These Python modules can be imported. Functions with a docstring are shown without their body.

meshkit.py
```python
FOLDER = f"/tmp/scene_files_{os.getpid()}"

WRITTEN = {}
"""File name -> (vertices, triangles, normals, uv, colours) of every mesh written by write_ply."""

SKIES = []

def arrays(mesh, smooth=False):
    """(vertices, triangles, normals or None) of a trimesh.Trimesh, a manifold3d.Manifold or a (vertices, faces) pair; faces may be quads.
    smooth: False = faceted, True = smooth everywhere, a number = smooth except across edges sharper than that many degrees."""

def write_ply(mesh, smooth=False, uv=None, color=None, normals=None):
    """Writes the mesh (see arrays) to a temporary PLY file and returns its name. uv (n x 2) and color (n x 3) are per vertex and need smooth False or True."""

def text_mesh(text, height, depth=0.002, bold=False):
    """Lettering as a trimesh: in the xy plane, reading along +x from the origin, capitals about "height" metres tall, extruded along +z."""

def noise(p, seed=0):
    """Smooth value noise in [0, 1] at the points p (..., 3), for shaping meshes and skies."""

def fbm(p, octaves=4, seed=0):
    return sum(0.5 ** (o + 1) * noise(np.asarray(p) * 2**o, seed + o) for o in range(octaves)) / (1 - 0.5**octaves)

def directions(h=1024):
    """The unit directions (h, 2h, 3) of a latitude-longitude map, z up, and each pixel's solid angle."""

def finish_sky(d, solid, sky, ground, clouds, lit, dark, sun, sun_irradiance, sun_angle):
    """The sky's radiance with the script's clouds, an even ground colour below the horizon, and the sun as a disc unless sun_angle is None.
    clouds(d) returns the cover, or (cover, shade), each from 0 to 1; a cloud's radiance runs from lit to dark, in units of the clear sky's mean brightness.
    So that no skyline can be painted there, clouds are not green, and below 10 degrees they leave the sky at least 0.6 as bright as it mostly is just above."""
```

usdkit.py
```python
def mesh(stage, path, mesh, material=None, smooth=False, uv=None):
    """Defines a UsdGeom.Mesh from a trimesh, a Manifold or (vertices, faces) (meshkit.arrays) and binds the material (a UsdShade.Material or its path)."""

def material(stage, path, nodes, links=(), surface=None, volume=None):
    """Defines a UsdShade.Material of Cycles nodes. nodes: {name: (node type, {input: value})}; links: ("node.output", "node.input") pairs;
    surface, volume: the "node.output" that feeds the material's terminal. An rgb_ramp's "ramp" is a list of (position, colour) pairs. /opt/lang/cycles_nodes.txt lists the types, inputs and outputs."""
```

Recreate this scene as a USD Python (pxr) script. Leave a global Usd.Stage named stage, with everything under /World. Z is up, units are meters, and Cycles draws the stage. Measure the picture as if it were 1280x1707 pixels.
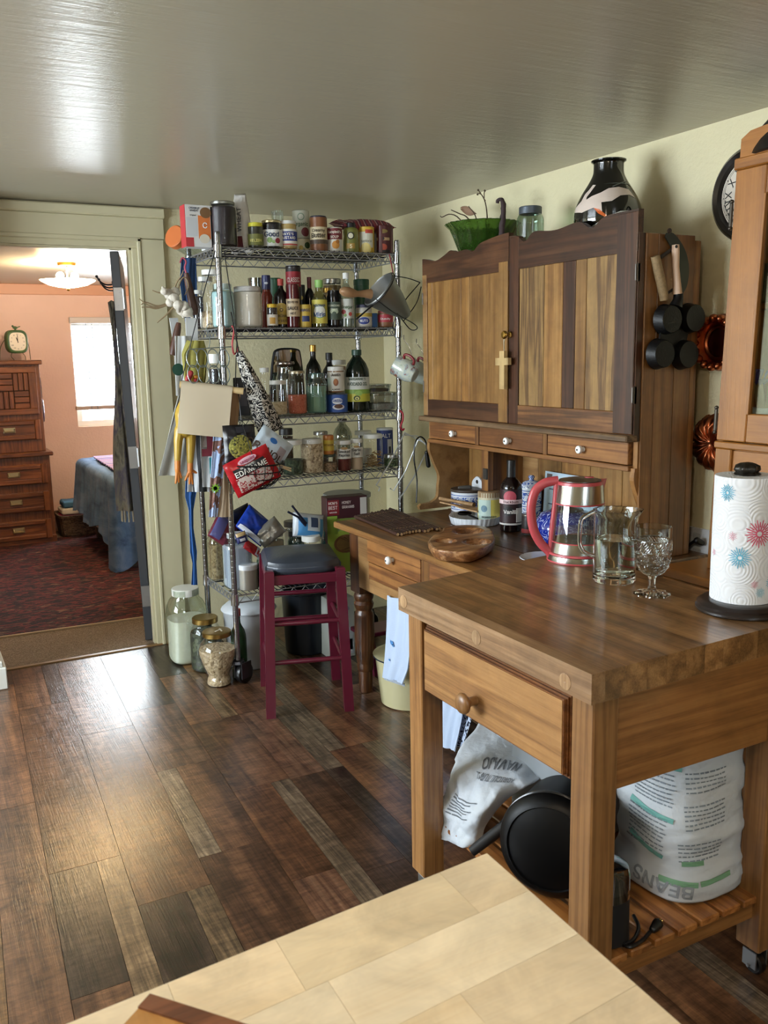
import math, random
import numpy as np, trimesh, manifold3d, usdkit, meshkit
from shapely.geometry import Polygon, box as sbox
from pxr import Usd, UsdGeom, UsdLux, Gf, Sdf, UsdShade

stage = Usd.Stage.CreateInMemory()
UsdGeom.SetStageUpAxis(stage, 'Z')
UsdGeom.Xform.Define(stage, '/World')
rng = random.Random(7)
V = np.array
PI = math.pi

# ---------------------------------------------------------------- camera
W, H, FPX, CAMZ = 1280, 1707, 1481.9, 1.44
PITCH, YAW, ROLL = 0.17432, 0.490747, -0.0193106
_f = V([math.sin(YAW) * math.cos(PITCH), math.cos(YAW) * math.cos(PITCH), -math.sin(PITCH)])
_r = V([math.cos(YAW), -math.sin(YAW), 0.0]); _u = np.cross(_r, _f)
_c, _s = math.cos(ROLL), math.sin(ROLL)
CR, CU, CF = _c * _r + _s * _u, -_s * _r + _c * _u, _f
CAM = V([0, 0, CAMZ])
cam = UsdGeom.Camera.Define(stage, '/World/camera')
M4 = np.eye(4); M4[0, :3], M4[1, :3], M4[2, :3], M4[3, :3] = CR, CU, -CF, CAM
cam.AddTransformOp().Set(Gf.Matrix4d(*M4.ravel()))
cam.CreateHorizontalApertureAttr(24.0); cam.CreateFocalLengthAttr(24.0 * FPX / W)
cam.CreateFStopAttr(9.0); cam.CreateFocusDistanceAttr(3.1)
cam.CreateClippingRangeAttr(Gf.Vec2f(0.02, 200))
cam.CreateExposureAttr(-1.0)

def rect_light(name, pos, rot, w, h, col, power):
    l = UsdLux.RectLight.Define(stage, '/World/' + name)
    l.AddTranslateOp().Set(Gf.Vec3d(*pos)); l.AddRotateXYZOp().Set(Gf.Vec3f(*rot))
    l.CreateWidthAttr(w); l.CreateHeightAttr(h); l.CreateColorAttr(Gf.Vec3f(*col)); l.CreateIntensityAttr(power)
    return l

# ---------------------------------------------------------------- light: overcast sky, daylight at the windows
dome = UsdLux.DomeLight.Define(stage, '/World/sky'); dome.CreateColorAttr(Gf.Vec3f(0.86, 0.94, 1.0)); dome.CreateIntensityAttr(5.0)
DAY = (0.80, 0.91, 1.0)
rect_light('daylight_left', (-1.96, 2.95, 1.4), (0, -90, 0), 1.3, 2.2, DAY, 40)      # outside window_2 in wall_left
rect_light('daylight_rear', (0.5, -2.06, 1.5), (90, 0, 0), 1.0, 1.0, DAY, 8)      # outside window_3 behind the camera
rect_light('daylight_bedroom', (1.85, 8.22, 1.33), (-90, 0, 0), 1.1, 0.9, (0.88, 0.96, 1.0), 60)   # outside window_1

# ---------------------------------------------------------------- helpers
def at(px, py, ax, v):
    """The point where the photograph's line of sight meets the plane ax = v."""
    d = CR * ((px - W / 2) / FPX) - CU * ((py - H / 2) / FPX) + CF
    i = 'xyz'.index(ax)
    return CAM + d * ((v - CAM[i]) / d[i])

def depth(p): return float((V(p) - CAM) @ CF)

def lin(h):
    h = h.lstrip('#'); c = [int(h[i:i + 2], 16) / 255 for i in (0, 2, 4)]
    return tuple(x / 12.92 if x <= .04045 else ((x + .055) / 1.055) ** 2.4 for x in c)

_used = {}
def uniq(path):
    n = _used.get(path, 0); _used[path] = n + 1
    return path if n == 0 else '%s_%03d' % (path, n)

class T:
    """One thing: an Xform at its base, whose children are its parts. Parts are given in world metres unless loc-relative (rel=True)."""
    def __init__(s, name, label, cat, loc=(0, 0, 0), rz=0, group=None, kind=None, rel=False, tilt=None, shear=None):
        s.path = uniq('/World/' + name); s.x = UsdGeom.Xform.Define(stage, s.path)
        s.loc = V(loc, float); s.rel = rel; s.shear = shear
        s.x.AddTranslateOp().Set(Gf.Vec3d(*map(float, loc)))
        if tilt is not None: s.x.AddRotateXYZOp().Set(Gf.Vec3f(*tilt))
        elif rz: s.x.AddRotateZOp().Set(float(rz))
        tags(s.x.GetPrim(), label, cat, group, kind)
    def p(s, name, mesh, mat, smooth=False, label=None, parent=None, kind=None):
        path = uniq((parent or s.path) + '/' + name)
        m = mesh
        if not s.rel:
            m = mesh.copy(); m.apply_translation(-s.loc)
        if s.shear: v = m.vertices.copy(); v[:, 1] -= s.shear * v[:, 2]; m = tm(v, m.faces)
        u = usdkit.mesh(stage, path, m, mat, smooth=smooth)
        if label: u.GetPrim().SetCustomDataByKey('label', label)
        if kind: u.GetPrim().SetCustomDataByKey('kind', kind)
        return path

def tags(prim, label=None, cat=None, group=None, kind=None):
    for k, v in (('label', label), ('category', cat), ('group', group), ('kind', kind)):
        if v: prim.SetCustomDataByKey(k, v)

def one(name, mesh, mat, label, cat, smooth=False, group=None, kind=None):
    u = usdkit.mesh(stage, uniq('/World/' + name), mesh, mat, smooth=smooth)
    tags(u.GetPrim(), label, cat, group, kind); return str(u.GetPath())

def struct(name, mesh, mat, label, cat, smooth=False): return one(name, mesh, mat, label, cat, smooth, kind='structure')

# ------------------------------------------------ meshes
def tm(v, f): return trimesh.Trimesh(np.asarray(v, float), np.asarray(f, int), process=False)
def cat(*ms):
    ms = [m for m in (ms[0] if len(ms) == 1 and isinstance(ms[0], list) else ms)]
    vs, fs, n = [], [], 0
    for m in ms:
        vs.append(m.vertices); fs.append(np.asarray(m.faces) + n); n += len(m.vertices)
    return tm(np.vstack(vs), np.vstack(fs))

def _boxtpl():
    s = V([[x, y, z] for x in (-1, 1) for y in (-1, 1) for z in (-1, 1)], float); pts = []
    for c in s:
        for k in range(3):
            b = V([1, 1, 1.]); b[k] = 0; pts.append(np.r_[c, b])
    pts = V(pts)
    h = trimesh.Trimesh(pts[:, :3] * (2 - pts[:, 3:] * .5), process=False)
    hull = trimesh.convex.convex_hull(pts[:, :3] * (2 - pts[:, 3:] * .5))
    from scipy.spatial import cKDTree
    idx = cKDTree(pts[:, :3] * (2 - pts[:, 3:] * .5)).query(hull.vertices)[1]
    f = idx[hull.faces]
    return pts, f
_BP, _BF = _boxtpl()
def bx(x0, x1, y0, y1, z0, z1, b=.002):
    """A chamfered box."""
    lo, hi = V([min(x0, x1), min(y0, y1), min(z0, z1)], float), V([max(x0, x1), max(y0, y1), max(z0, z1)], float)
    h = (hi - lo) / 2; b = min(b, h.min() * .45)
    return tm((lo + hi) / 2 + _BP[:, :3] * (h - b * _BP[:, 3:]), _BF)
def cbox(c, sx, sy, sz, b=.002): return bx(c[0] - sx / 2, c[0] + sx / 2, c[1] - sy / 2, c[1] + sy / 2, c[2] - sz / 2, c[2] + sz / 2, b)

def clean(m):
    m.merge_vertices(); m.update_faces(m.nondegenerate_faces()); m.remove_unreferenced_vertices(); return m

def lathe(prof, n=28, mod=None, sq=None):
    """Revolves (r, z) pairs, bottom to top. mod(theta, r, z) scales the radius; sq = superellipse power for rounded-square bodies."""
    prof = V(prof, float); a = np.arange(n) * 2 * PI / n
    k = np.ones((len(prof), n))
    if sq: k = k * (1 / (np.abs(np.cos(a)) ** sq + np.abs(np.sin(a)) ** sq) ** (1 / sq))[None]
    if mod is not None: k = k * V([[mod(t, r, z) for t in a] for r, z in prof])
    R = prof[:, :1] * k
    v = np.stack([R * np.cos(a), R * np.sin(a), np.repeat(prof[:, 1:], n, 1)], -1).reshape(-1, 3)
    i, j = np.meshgrid(np.arange(len(prof) - 1), np.arange(n), indexing='ij'); j2 = (j + 1) % n
    A, B, C, D = i * n + j, i * n + j2, (i + 1) * n + j2, (i + 1) * n + j
    f = np.stack([np.stack([A, B, C], -1), np.stack([A, C, D], -1)], 2).reshape(-1, 3)
    return clean(tm(v, f))

def mv(m, t=(0, 0, 0), rot=None, s=None):
    m = m.copy()
    if s is not None: m.apply_scale(s)
    if rot is not None:
        for ang, ax in (rot if isinstance(rot, list) else [rot]):
            m.apply_transform(trimesh.transformations.rotation_matrix(ang, ax))
    m.apply_translation(t); return m

def frames(p):
    t = np.gradient(p, axis=0); t /= np.linalg.norm(t, axis=1, keepdims=True) + 1e-12
    a = np.cross(t[0], [0, 0, 1.0])
    if np.linalg.norm(a) < .1: a = np.cross(t[0], [1.0, 0, 0])
    A = []
    for k in range(len(p)):
        a = a - t[k] * (a @ t[k]); a /= np.linalg.norm(a) + 1e-12; A.append(a)
    A = V(A); return t, A, np.cross(t, A)

def tube(pts, r, n=7, closed=False, caps=True, prof=None):
    """Sweeps a circle (or the 2D profile prof) along a polyline."""
    p = V(pts, float)
    if closed: p = np.vstack([p, p[:1]])
    t, a, b = frames(p)
    if closed: a[-1], b[-1] = a[0], b[0]
    r = np.broadcast_to(r, (len(p),))
    if prof is None:
        g = np.arange(n) * 2 * PI / n; prof = np.stack([np.cos(g), np.sin(g)], 1)
    n = len(prof)
    v = (p[:, None] + r[:, None, None] * (prof[None, :, :1] * a[:, None] + prof[None, :, 1:] * b[:, None])).reshape(-1, 3)
    i, j = np.meshgrid(np.arange(len(p) - 1), np.arange(n), indexing='ij'); j2 = (j + 1) % n
    A, B, C, D = i * n + j, i * n + j2, (i + 1) * n + j2, (i + 1) * n + j
    f = np.stack([np.stack([A, B, C], -1), np.stack([A, C, D], -1)], 2).reshape(-1, 3)
    if caps and not closed:
        k = len(p) - 1
        f = np.vstack([f, [[0, q + 1, q] for q in range(1, n - 1)], [[k * n, k * n + q, k * n + q + 1] for q in range(1, n - 1)]])
    return tm(v, f)

def curve(pts, m=24):
    """A Catmull-Rom curve through pts."""
    p = V(pts, float); p = np.vstack([2 * p[0] - p[1], p, 2 * p[-1] - p[-2]]); out = []
    n = len(p) - 3
    for q in np.linspace(0, n - 1e-9, m):
        i = int(q); u = q - i; a, b, c, d = p[i:i + 4]
        out.append(.5 * (2 * b + (c - a) * u + (2 * a - 5 * b + 4 * c - d) * u * u + (3 * b - a - 3 * c + d) * u ** 3))
    return V(out)

def ext(poly, h):
    """Extrudes a 2D polygon (points or shapely) from z=0 to h."""
    g = poly if hasattr(poly, 'geom_type') else Polygon(poly)
    if not g.is_valid: g = g.buffer(0)
    return cat([trimesh.creation.extrude_polygon(k, h, engine='earcut') for k in getattr(g, 'geoms', [g])])

def plane_map(m, o, right, up, nrm=None):
    """Puts a mesh drawn in the xy plane (z = thickness) at o with the given axes."""
    right, up = V(right, float), V(up, float); n = np.cross(right, up) if nrm is None else V(nrm, float)
    v = m.vertices; flip = np.cross(right, up) @ n < 0
    return tm(V(o) + v[:, :1] * right + v[:, 1:2] * up + v[:, 2:] * n, m.faces[:, ::-1] if flip else m.faces)

def sheet(P, th=.001):
    """A grid of points (m, n, 3) as a thin solid."""
    P = V(P, float); m, n = P.shape[:2]
    du, dv = np.gradient(P, axis=0), np.gradient(P, axis=1)
    N = np.cross(du, dv); N /= np.linalg.norm(N, axis=2, keepdims=True) + 1e-12
    top, bot = (P + N * th / 2).reshape(-1, 3), (P - N * th / 2).reshape(-1, 3)
    i, j = np.meshgrid(np.arange(m - 1), np.arange(n - 1), indexing='ij')
    A, B, C, D = i * n + j, (i + 1) * n + j, (i + 1) * n + j + 1, i * n + j + 1
    f = np.stack([np.stack([A, B, C], -1), np.stack([A, C, D], -1)], 2).reshape(-1, 3)
    k = m * n; rim = [(q, q + 1) for q in range(n - 1)] + [(q * n + n - 1, (q + 1) * n + n - 1) for q in range(m - 1)] + \
        [((m - 1) * n + q + 1, (m - 1) * n + q) for q in range(n - 1)] + [((q + 1) * n, q * n) for q in range(m - 1)]
    r = [(a, b, b + k) for a, b in rim] + [(a, b + k, a + k) for a, b in rim]
    return tm(np.vstack([top, bot]), np.vstack([f, f[:, ::-1] + k, r]))

def grid(fn, m, n, th=.001):
    return sheet(V([[fn(u, v) for v in np.linspace(0, 1, n)] for u in np.linspace(0, 1, m)]), th)

def rough(m, amp, freq, seed=1):
    v = m.vertices; o = np.stack([meshkit.fbm(v * freq + 17.3, 3, seed + k) for k in range(3)], 1) - .5
    return tm(v + o * 2 * amp, m.faces)

_txt = {}
def txt(s, h, bold=False, d=.0004):
    """Lettering centred on the origin in the xy plane."""
    k = (s, bold)
    if k not in _txt:
        m = meshkit.text_mesh(s, 1.0, 1.0, bold); b = m.bounds; _txt[k] = tm(m.vertices - [(b[0][0] + b[1][0]) / 2, .5, 0], m.faces)
    m = _txt[k]; return tm(m.vertices * [h, h, d], m.faces)

def wrap(m, R, a0, z0):
    """Bends a flat mesh (x along, y up, z out) round a vertical cylinder of radius R, centred on angle a0 and height z0. Long faces are split first."""
    e = np.linalg.norm(m.vertices[m.edges[:, 0]] - m.vertices[m.edges[:, 1]], axis=1).max()
    if e > R * .35: m = m.subdivide_to_size(max(R * .3, .004), max_iter=6)
    v = m.vertices; a = a0 + v[:, 0] / R; r = R + v[:, 2]
    return tm(np.stack([r * np.cos(a), r * np.sin(a), z0 + v[:, 1]], 1), m.faces)

def arc_band(R, a0, half, z0, z1, th=.0006, n=16):
    a = a0 + np.linspace(-half, half, n)
    P = np.stack([np.stack([R * np.cos(a), R * np.sin(a), np.full(n, z)], 1) for z in (z0, z1)])
    return sheet(P.transpose(1, 0, 2), th)

def disc(r, d=.0004, n=20, ry=None):
    a = np.arange(n) * 2 * PI / n; return ext(np.stack([r * np.cos(a), (ry or r) * np.sin(a)], 1), d)

def hull(*balls, n=1):
    """Convex hull of spheres ((x, y, z), r)."""
    return manifold3d.Manifold.batch_hull([manifold3d.Manifold.sphere(r, 12).translate(list(map(float, c))) for c, r in balls])

def man(m): k = m.to_mesh(); return tm(k.vert_properties[:, :3], k.tri_verts)
# ---------------------------------------------------------------- materials
_mats = {}
def _m(key, build):
    if key not in _mats:
        path = '/World/Looks/' + key; _mats[key] = build(path)
    return _mats[key]

def P(col, rough=.5, metal=0., coat=0., spec=.5, bump=0., bs=60., em=0., sss=0., aniso=None, var=0., vs=20.):
    """Plain paint, plastic, metal or cloth; bump = fine relief, var = slight mottling of the colour."""
    key = 'paint_%s_%d_%d_%d_%d_%d_%d_%d_%d' % (col.lstrip('#'), rough * 100, metal * 100, coat * 100, spec * 100, bump * 1000, bs, em * 10, var * 100)
    def b(path):
        n = {'p': ('principled_bsdf', dict(base_color=lin(col), roughness=rough, metallic=metal, coat_weight=coat, specular_ior_level=spec))}
        if em: n['p'][1].update(emission_color=lin(col), emission_strength=em)
        l = []
        if bump or var: n['tc'] = ('texture_coordinate', {})
        if bump:
            n['n'] = ('noise_texture', dict(scale=bs, detail=3)); n['b'] = ('bump', dict(strength=.6, distance=bump))
            l += [('tc.object', 'n.vector'), ('n.fac', 'b.height'), ('b.normal', 'p.normal')]
        if var:
            c = V(lin(col)); n['v'] = ('noise_texture', dict(scale=vs, detail=4, roughness=.6))
            n['r'] = ('rgb_ramp', dict(ramp=[(.3, tuple(c * (1 - var))), (.7, tuple(np.minimum(c * (1 + var), 1)))]))
            l += [('tc.object', 'v.vector'), ('v.fac', 'r.fac'), ('r.color', 'p.base_color')]
        return usdkit.material(stage, path, n, l, surface='p.BSDF')
    return _m(key, b)

def GL(tint='#ffffff', base=.035, edge=.5, pw=2.5):
    """Thin clear glass or plastic: lets light and sight through, mirrors at grazing angles."""
    def b(path):
        n = {'w': ('layer_weight', dict(blend=.5)), 'pw': ('math', dict(math_type='power', value2=pw)), 'ma': ('math', dict(math_type='multiply_add', value2=edge, value3=base)),
             't': ('transparent_bsdf', dict(color=lin(tint))), 'g': ('glossy_bsdf', dict(color=(.95, .97, .97), roughness=.03)), 'm': ('mix_closure', {})}
        return usdkit.material(stage, path, n, [('w.facing', 'pw.value1'), ('pw.value', 'ma.value1'), ('ma.value', 'm.fac'), ('t.BSDF', 'm.closure1'), ('g.BSDF', 'm.closure2')], surface='m.closure')
    return _m('glass_%s_%d_%d' % (tint.lstrip('#'), base * 100, edge * 100), b)

def SOLID(tint='#f4fbf8', ior=1.45, rough=0.0):
    def b(path):
        return usdkit.material(stage, path, {'p': ('principled_bsdf', dict(base_color=lin(tint), roughness=rough, ior=ior, transmission_weight=1.0))}, surface='p.BSDF')
    return _m('solid_glass_%s_%d' % (tint.lstrip('#'), ior * 100), b)

def WOOD(name, cols, axis='z', ring=7., freq=26., rough=.42, coat=0., stretch=.07, pore=.45, bump=.0006, vary=.16, spec=.5, mott=.25, saw=0.):
    """Sawn wood: contour lines of a stretched noise give the grain, finer noises the pores, blotches and saw marks; each piece gets its own cut and tone."""
    def b(path):
        k = 'xyz'.index(axis); s1, s2, s3 = [1., 1., 1.], [1., 1., 1.], [.25, .25, .25]; s1[k] = stretch * .6; s2[k] = .03; s3[k] = 1.
        n = {'tc': ('texture_coordinate', {}), 'oi': ('object_info', {}), 'q': ('math', dict(math_type='multiply', value2=43.7)), 'cx': ('combine_xyz', {}), 'ad': ('vector_math', dict(math_type='add')),
             'mp': ('mapping', dict(scale=s1)), 'n1': ('noise_texture', dict(scale=ring * 1.7, detail=3.5, roughness=.55, distortion=.25)), 'k': ('math', dict(math_type='multiply', value2=freq * 1.5)),
             's': ('math', dict(math_type='sine')), 'mr': ('map_range', dict(from_min=-1.6, from_max=1.6)), 'm2': ('mapping', dict(scale=s2)), 'n2': ('noise_texture', dict(scale=230., detail=3, roughness=.7)),
             'mx': ('mix_float', dict(fac=pore)), 'rp': ('rgb_ramp', dict(ramp=[(x, lin(c)) for x, c in zip(np.linspace(.2, .8, len(cols)), cols)])),
             'n3': ('noise_texture', dict(scale=9., detail=5, roughness=.65, distortion=.6)), 'v3': ('map_range', dict(from_min=.3, from_max=.7, to_min=1 - mott, to_max=1 + mott * .7)),
             'v': ('map_range', dict(to_min=1 - vary, to_max=1 + vary)), 'vv': ('math', dict(math_type='multiply')), 'h': ('hsv', {}), 'b': ('bump', dict(strength=.5, distance=bump)),
             'p': ('principled_bsdf', dict(roughness=rough, coat_weight=coat, coat_roughness=.15, specular_ior_level=spec))}
        l = [('oi.random', 'q.value1'), ('q.value', 'cx.x'), ('q.value', 'cx.y'), ('q.value', 'cx.z'), ('tc.object', 'ad.vector1'), ('cx.vector', 'ad.vector2'),
             ('ad.vector', 'mp.vector'), ('mp.vector', 'n1.vector'), ('n1.fac', 'k.value1'), ('k.value', 's.value1'), ('s.value', 'mr.value'), ('ad.vector', 'm2.vector'), ('m2.vector', 'n2.vector'),
             ('mr.result', 'mx.a'), ('n2.fac', 'mx.b'), ('mx.result', 'rp.fac'), ('oi.random', 'v.value'), ('ad.vector', 'n3.vector'), ('n3.fac', 'v3.value'), ('v.result', 'vv.value1'), ('v3.result', 'vv.value2'),
             ('rp.color', 'h.color'), ('h.color', 'p.base_color'), ('n2.fac', 'b.height'), ('b.normal', 'p.normal')]
        if saw:
            n['m3'] = ('mapping', dict(scale=s3)); n['n4'] = ('noise_texture', dict(scale=75., detail=3, roughness=.6)); n['v4'] = ('map_range', dict(from_min=.35, from_max=.65, to_min=1 - saw, to_max=1 + saw * .5)); n['v5'] = ('math', dict(math_type='multiply'))
            l += [('ad.vector', 'm3.vector'), ('m3.vector', 'n4.vector'), ('n4.fac', 'v4.value'), ('vv.value', 'v5.value1'), ('v4.result', 'v5.value2'), ('v5.value', 'h.value')]
        else: l += [('vv.value', 'h.value')]
        return usdkit.material(stage, path, n, l, surface='p.BSDF')
    return _m(name, b)

def SWIRL(name, c1, c2, scale=30., freq=18., rough=.5, coat=0., cut=.0, soft=.15, dist=1.2):
    """Two-colour scrollwork print: thresholded contour lines of a noise."""
    def b(path):
        n = {'tc': ('texture_coordinate', {}), 'n1': ('noise_texture', dict(scale=scale, detail=1., distortion=dist)), 'k': ('math', dict(math_type='multiply', value2=freq)), 's': ('math', dict(math_type='sine')),
             'mr': ('map_range', dict(from_min=cut - soft, from_max=cut + soft, clamp=True)), 'rp': ('rgb_ramp', dict(ramp=[(0, lin(c1)), (1, lin(c2))])), 'p': ('principled_bsdf', dict(roughness=rough, coat_weight=coat))}
        return usdkit.material(stage, path, n, [('tc.object', 'n1.vector'), ('n1.fac', 'k.value1'), ('k.value', 's.value1'), ('s.value', 'mr.value'), ('mr.result', 'rp.fac'), ('rp.color', 'p.base_color')], surface='p.BSDF')
    return _m(name, b)

def SPECK(name, cols, scale=60., rough=.8, feature='color', bump=.002, detail=0., rand=1., sv=(1, 1, 1)):
    """Grains, beans, flakes, tweed: voronoi cells of several colours with relief."""
    def b(path):
        n = {'tc': ('texture_coordinate', {}), 'mp': ('mapping', dict(scale=sv)), 'v': ('voronoi_texture', dict(scale=scale, randomness=rand)), 'sp': ('separate_color', {}), 'rp': ('rgb_ramp', dict(ramp=[(x, lin(c)) for x, c in zip(np.linspace(.1, .9, len(cols)), cols)])),
             'b': ('bump', dict(strength=.8, distance=bump, invert=True)), 'p': ('principled_bsdf', dict(roughness=rough))}
        return usdkit.material(stage, path, n, [('tc.object', 'mp.vector'), ('mp.vector', 'v.vector'), ('v.color', 'sp.color'), ('sp.r', 'rp.fac'), ('rp.color', 'p.base_color'), ('v.distance', 'b.height'), ('b.normal', 'p.normal')], surface='p.BSDF')
    return _m(name, b)

def STRIPES(name, stops, axis='x', period=.1, rough=.85, phase=0., bump=.0008):
    """Woven or printed stripes with hard edges along one object axis: stops = [(position 0..1, colour)]."""
    def b(path):
        n = {'tc': ('texture_coordinate', {}), 'sx': ('separate_xyz', {}), 'm': ('math', dict(math_type='multiply_add', value2=1 / period, value3=100 + phase)), 'f': ('math', dict(math_type='fraction')),
             'rp': ('rgb_ramp', dict(ramp=[(x, lin(c)) for x, c in stops], interpolate=False)), 'n': ('noise_texture', dict(scale=700., detail=1)), 'b': ('bump', dict(strength=.5, distance=bump)), 'p': ('principled_bsdf', dict(roughness=rough, sheen_weight=.1))}
        return usdkit.material(stage, path, n, [('tc.object', 'sx.vector'), ('sx.' + axis, 'm.value1'), ('m.value', 'f.value1'), ('f.value', 'rp.fac'), ('rp.color', 'p.base_color'), ('tc.object', 'n.vector'), ('n.fac', 'b.height'), ('b.normal', 'p.normal')], surface='p.BSDF')
    return _m(name, b)

def BLOTCH(name, cols, scale=8., rough=.6, detail=5., sv=(1, 1, 1), bump=.0, bs=200., dist=.5, coat=0., lo=.3, hi=.7, hard=False):
    """Irregular patches: a colour ramp over fractal noise."""
    def b(path):
        n = {'tc': ('texture_coordinate', {}), 'mp': ('mapping', dict(scale=sv)), 'n1': ('noise_texture', dict(scale=scale, detail=detail, roughness=.6, distortion=dist)),
             'rp': ('rgb_ramp', dict(ramp=[(x, lin(c)) for x, c in zip(np.linspace(lo, hi, len(cols)), cols)], interpolate=not hard)), 'p': ('principled_bsdf', dict(roughness=rough, coat_weight=coat))}
        l = [('tc.object', 'mp.vector'), ('mp.vector', 'n1.vector'), ('n1.fac', 'rp.fac'), ('rp.color', 'p.base_color')]
        if bump:
            n['n2'] = ('noise_texture', dict(scale=bs, detail=3)); n['b'] = ('bump', dict(strength=.6, distance=bump)); l += [('tc.object', 'n2.vector'), ('n2.fac', 'b.height'), ('b.normal', 'p.normal')]
        return usdkit.material(stage, path, n, l, surface='p.BSDF')
    return _m(name, b)

def wall_paint(name, col, bump=.004, bs=55., rough=.55):
    def b(path):
        c = V(lin(col))
        n = {'tc': ('texture_coordinate', {}), 'a': ('noise_texture', dict(scale=bs, detail=3, roughness=.55)), 'c': ('noise_texture', dict(scale=3., detail=3)), 'b': ('bump', dict(strength=.7, distance=bump)),
             'rp': ('rgb_ramp', dict(ramp=[(.3, tuple(c * .95)), (.7, tuple(c * 1.04))])), 'p': ('principled_bsdf', dict(roughness=rough))}
        return usdkit.material(stage, path, n, [('tc.object', 'a.vector'), ('a.fac', 'b.height'), ('b.normal', 'p.normal'), ('tc.object', 'c.vector'), ('c.fac', 'rp.fac'), ('rp.color', 'p.base_color')], surface='p.BSDF')
    return _m(name, b)

def ceiling_paint(name, col, rough=.3):
    """Satin paint laid on with a roller: faint long strokes and a few nibs."""
    def b(path):
        n = {'tc': ('texture_coordinate', {}), 'mp': ('mapping', dict(scale=(1.2, 12., 1.), rotation=(0, 0, .25))), 'a': ('noise_texture', dict(scale=3., detail=6, roughness=.6)), 'c': ('noise_texture', dict(scale=70., detail=2)),
             'm': ('mix_float', dict(fac=.1)), 'b': ('bump', dict(strength=.5, distance=.006)), 'p': ('principled_bsdf', dict(base_color=lin(col), roughness=rough, specular_ior_level=.6))}
        return usdkit.material(stage, path, n, [('tc.object', 'mp.vector'), ('mp.vector', 'a.vector'), ('tc.object', 'c.vector'), ('a.fac', 'm.a'), ('c.fac', 'm.b'), ('m.result', 'b.height'), ('b.normal', 'p.normal')], surface='p.BSDF')
    return _m(name, b)

CLEAR = GL(); CHROME = P('#b9bcc0', .18, 1.); STEEL = P('#a9a8a4', .28, 1.); BLACK = P('#0b0b0d', .35); BLACKM = P('#101012', .6); WHITE = P('#e8e8e4', .4)
WIRE = P('#4a4b4f', .35, .8); BRASS = P('#b3904a', .3, 1.); GOLD = P('#a5884c', .32, 1.)
OAK = WOOD('oak', ['#684426', '#8d6338', '#9d7346'], 'z', 9, 30, .4, .15, pore=.6, mott=.18)
OAKX = WOOD('oak_x', ['#6b4422', '#926234', '#a27240'], 'x', 7, 30, .4, .15, pore=.6, mott=.18)
OAKY = WOOD('oak_y', ['#775030', '#9f7344', '#b08452'], 'y', 5, 30, .4, .15, pore=.55, mott=.15)
OAKTOP = WOOD('oak_top', ['#50351f', '#825e38', '#a37c50'], 'y', 9, 13, .3, .25, stretch=.05, pore=.6, mott=.45)
PINE = WOOD('old_pine', ['#67431f', '#876030', '#997341'], 'z', 6, 18, .45, .1, pore=.5, mott=.25)
PINED = WOOD('old_pine_dark', ['#402512', '#6b4422', '#8a602e'], 'z', 8, 22, .45, .1, pore=.5, mott=.25)
PINEY = WOOD('old_pine_y', ['#58331a', '#83552c', '#966838'], 'y', 8, 24, .45, .1, pore=.4, mott=.2)
PINEW = WOOD('old_pine_worn', ['#74502c', '#926c40', '#a17c4e'], 'y', 6, 12, .5, .05, mott=.2)
MAHOG = WOOD('dark_stained', ['#2c180d', '#462817', '#563521'], 'z', 9, 22, .4, .2)
MAHOGY = WOOD('dark_stained_y', ['#2c1a0f', '#482b19', '#583922'], 'y', 9, 22, .4, .2)
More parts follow.
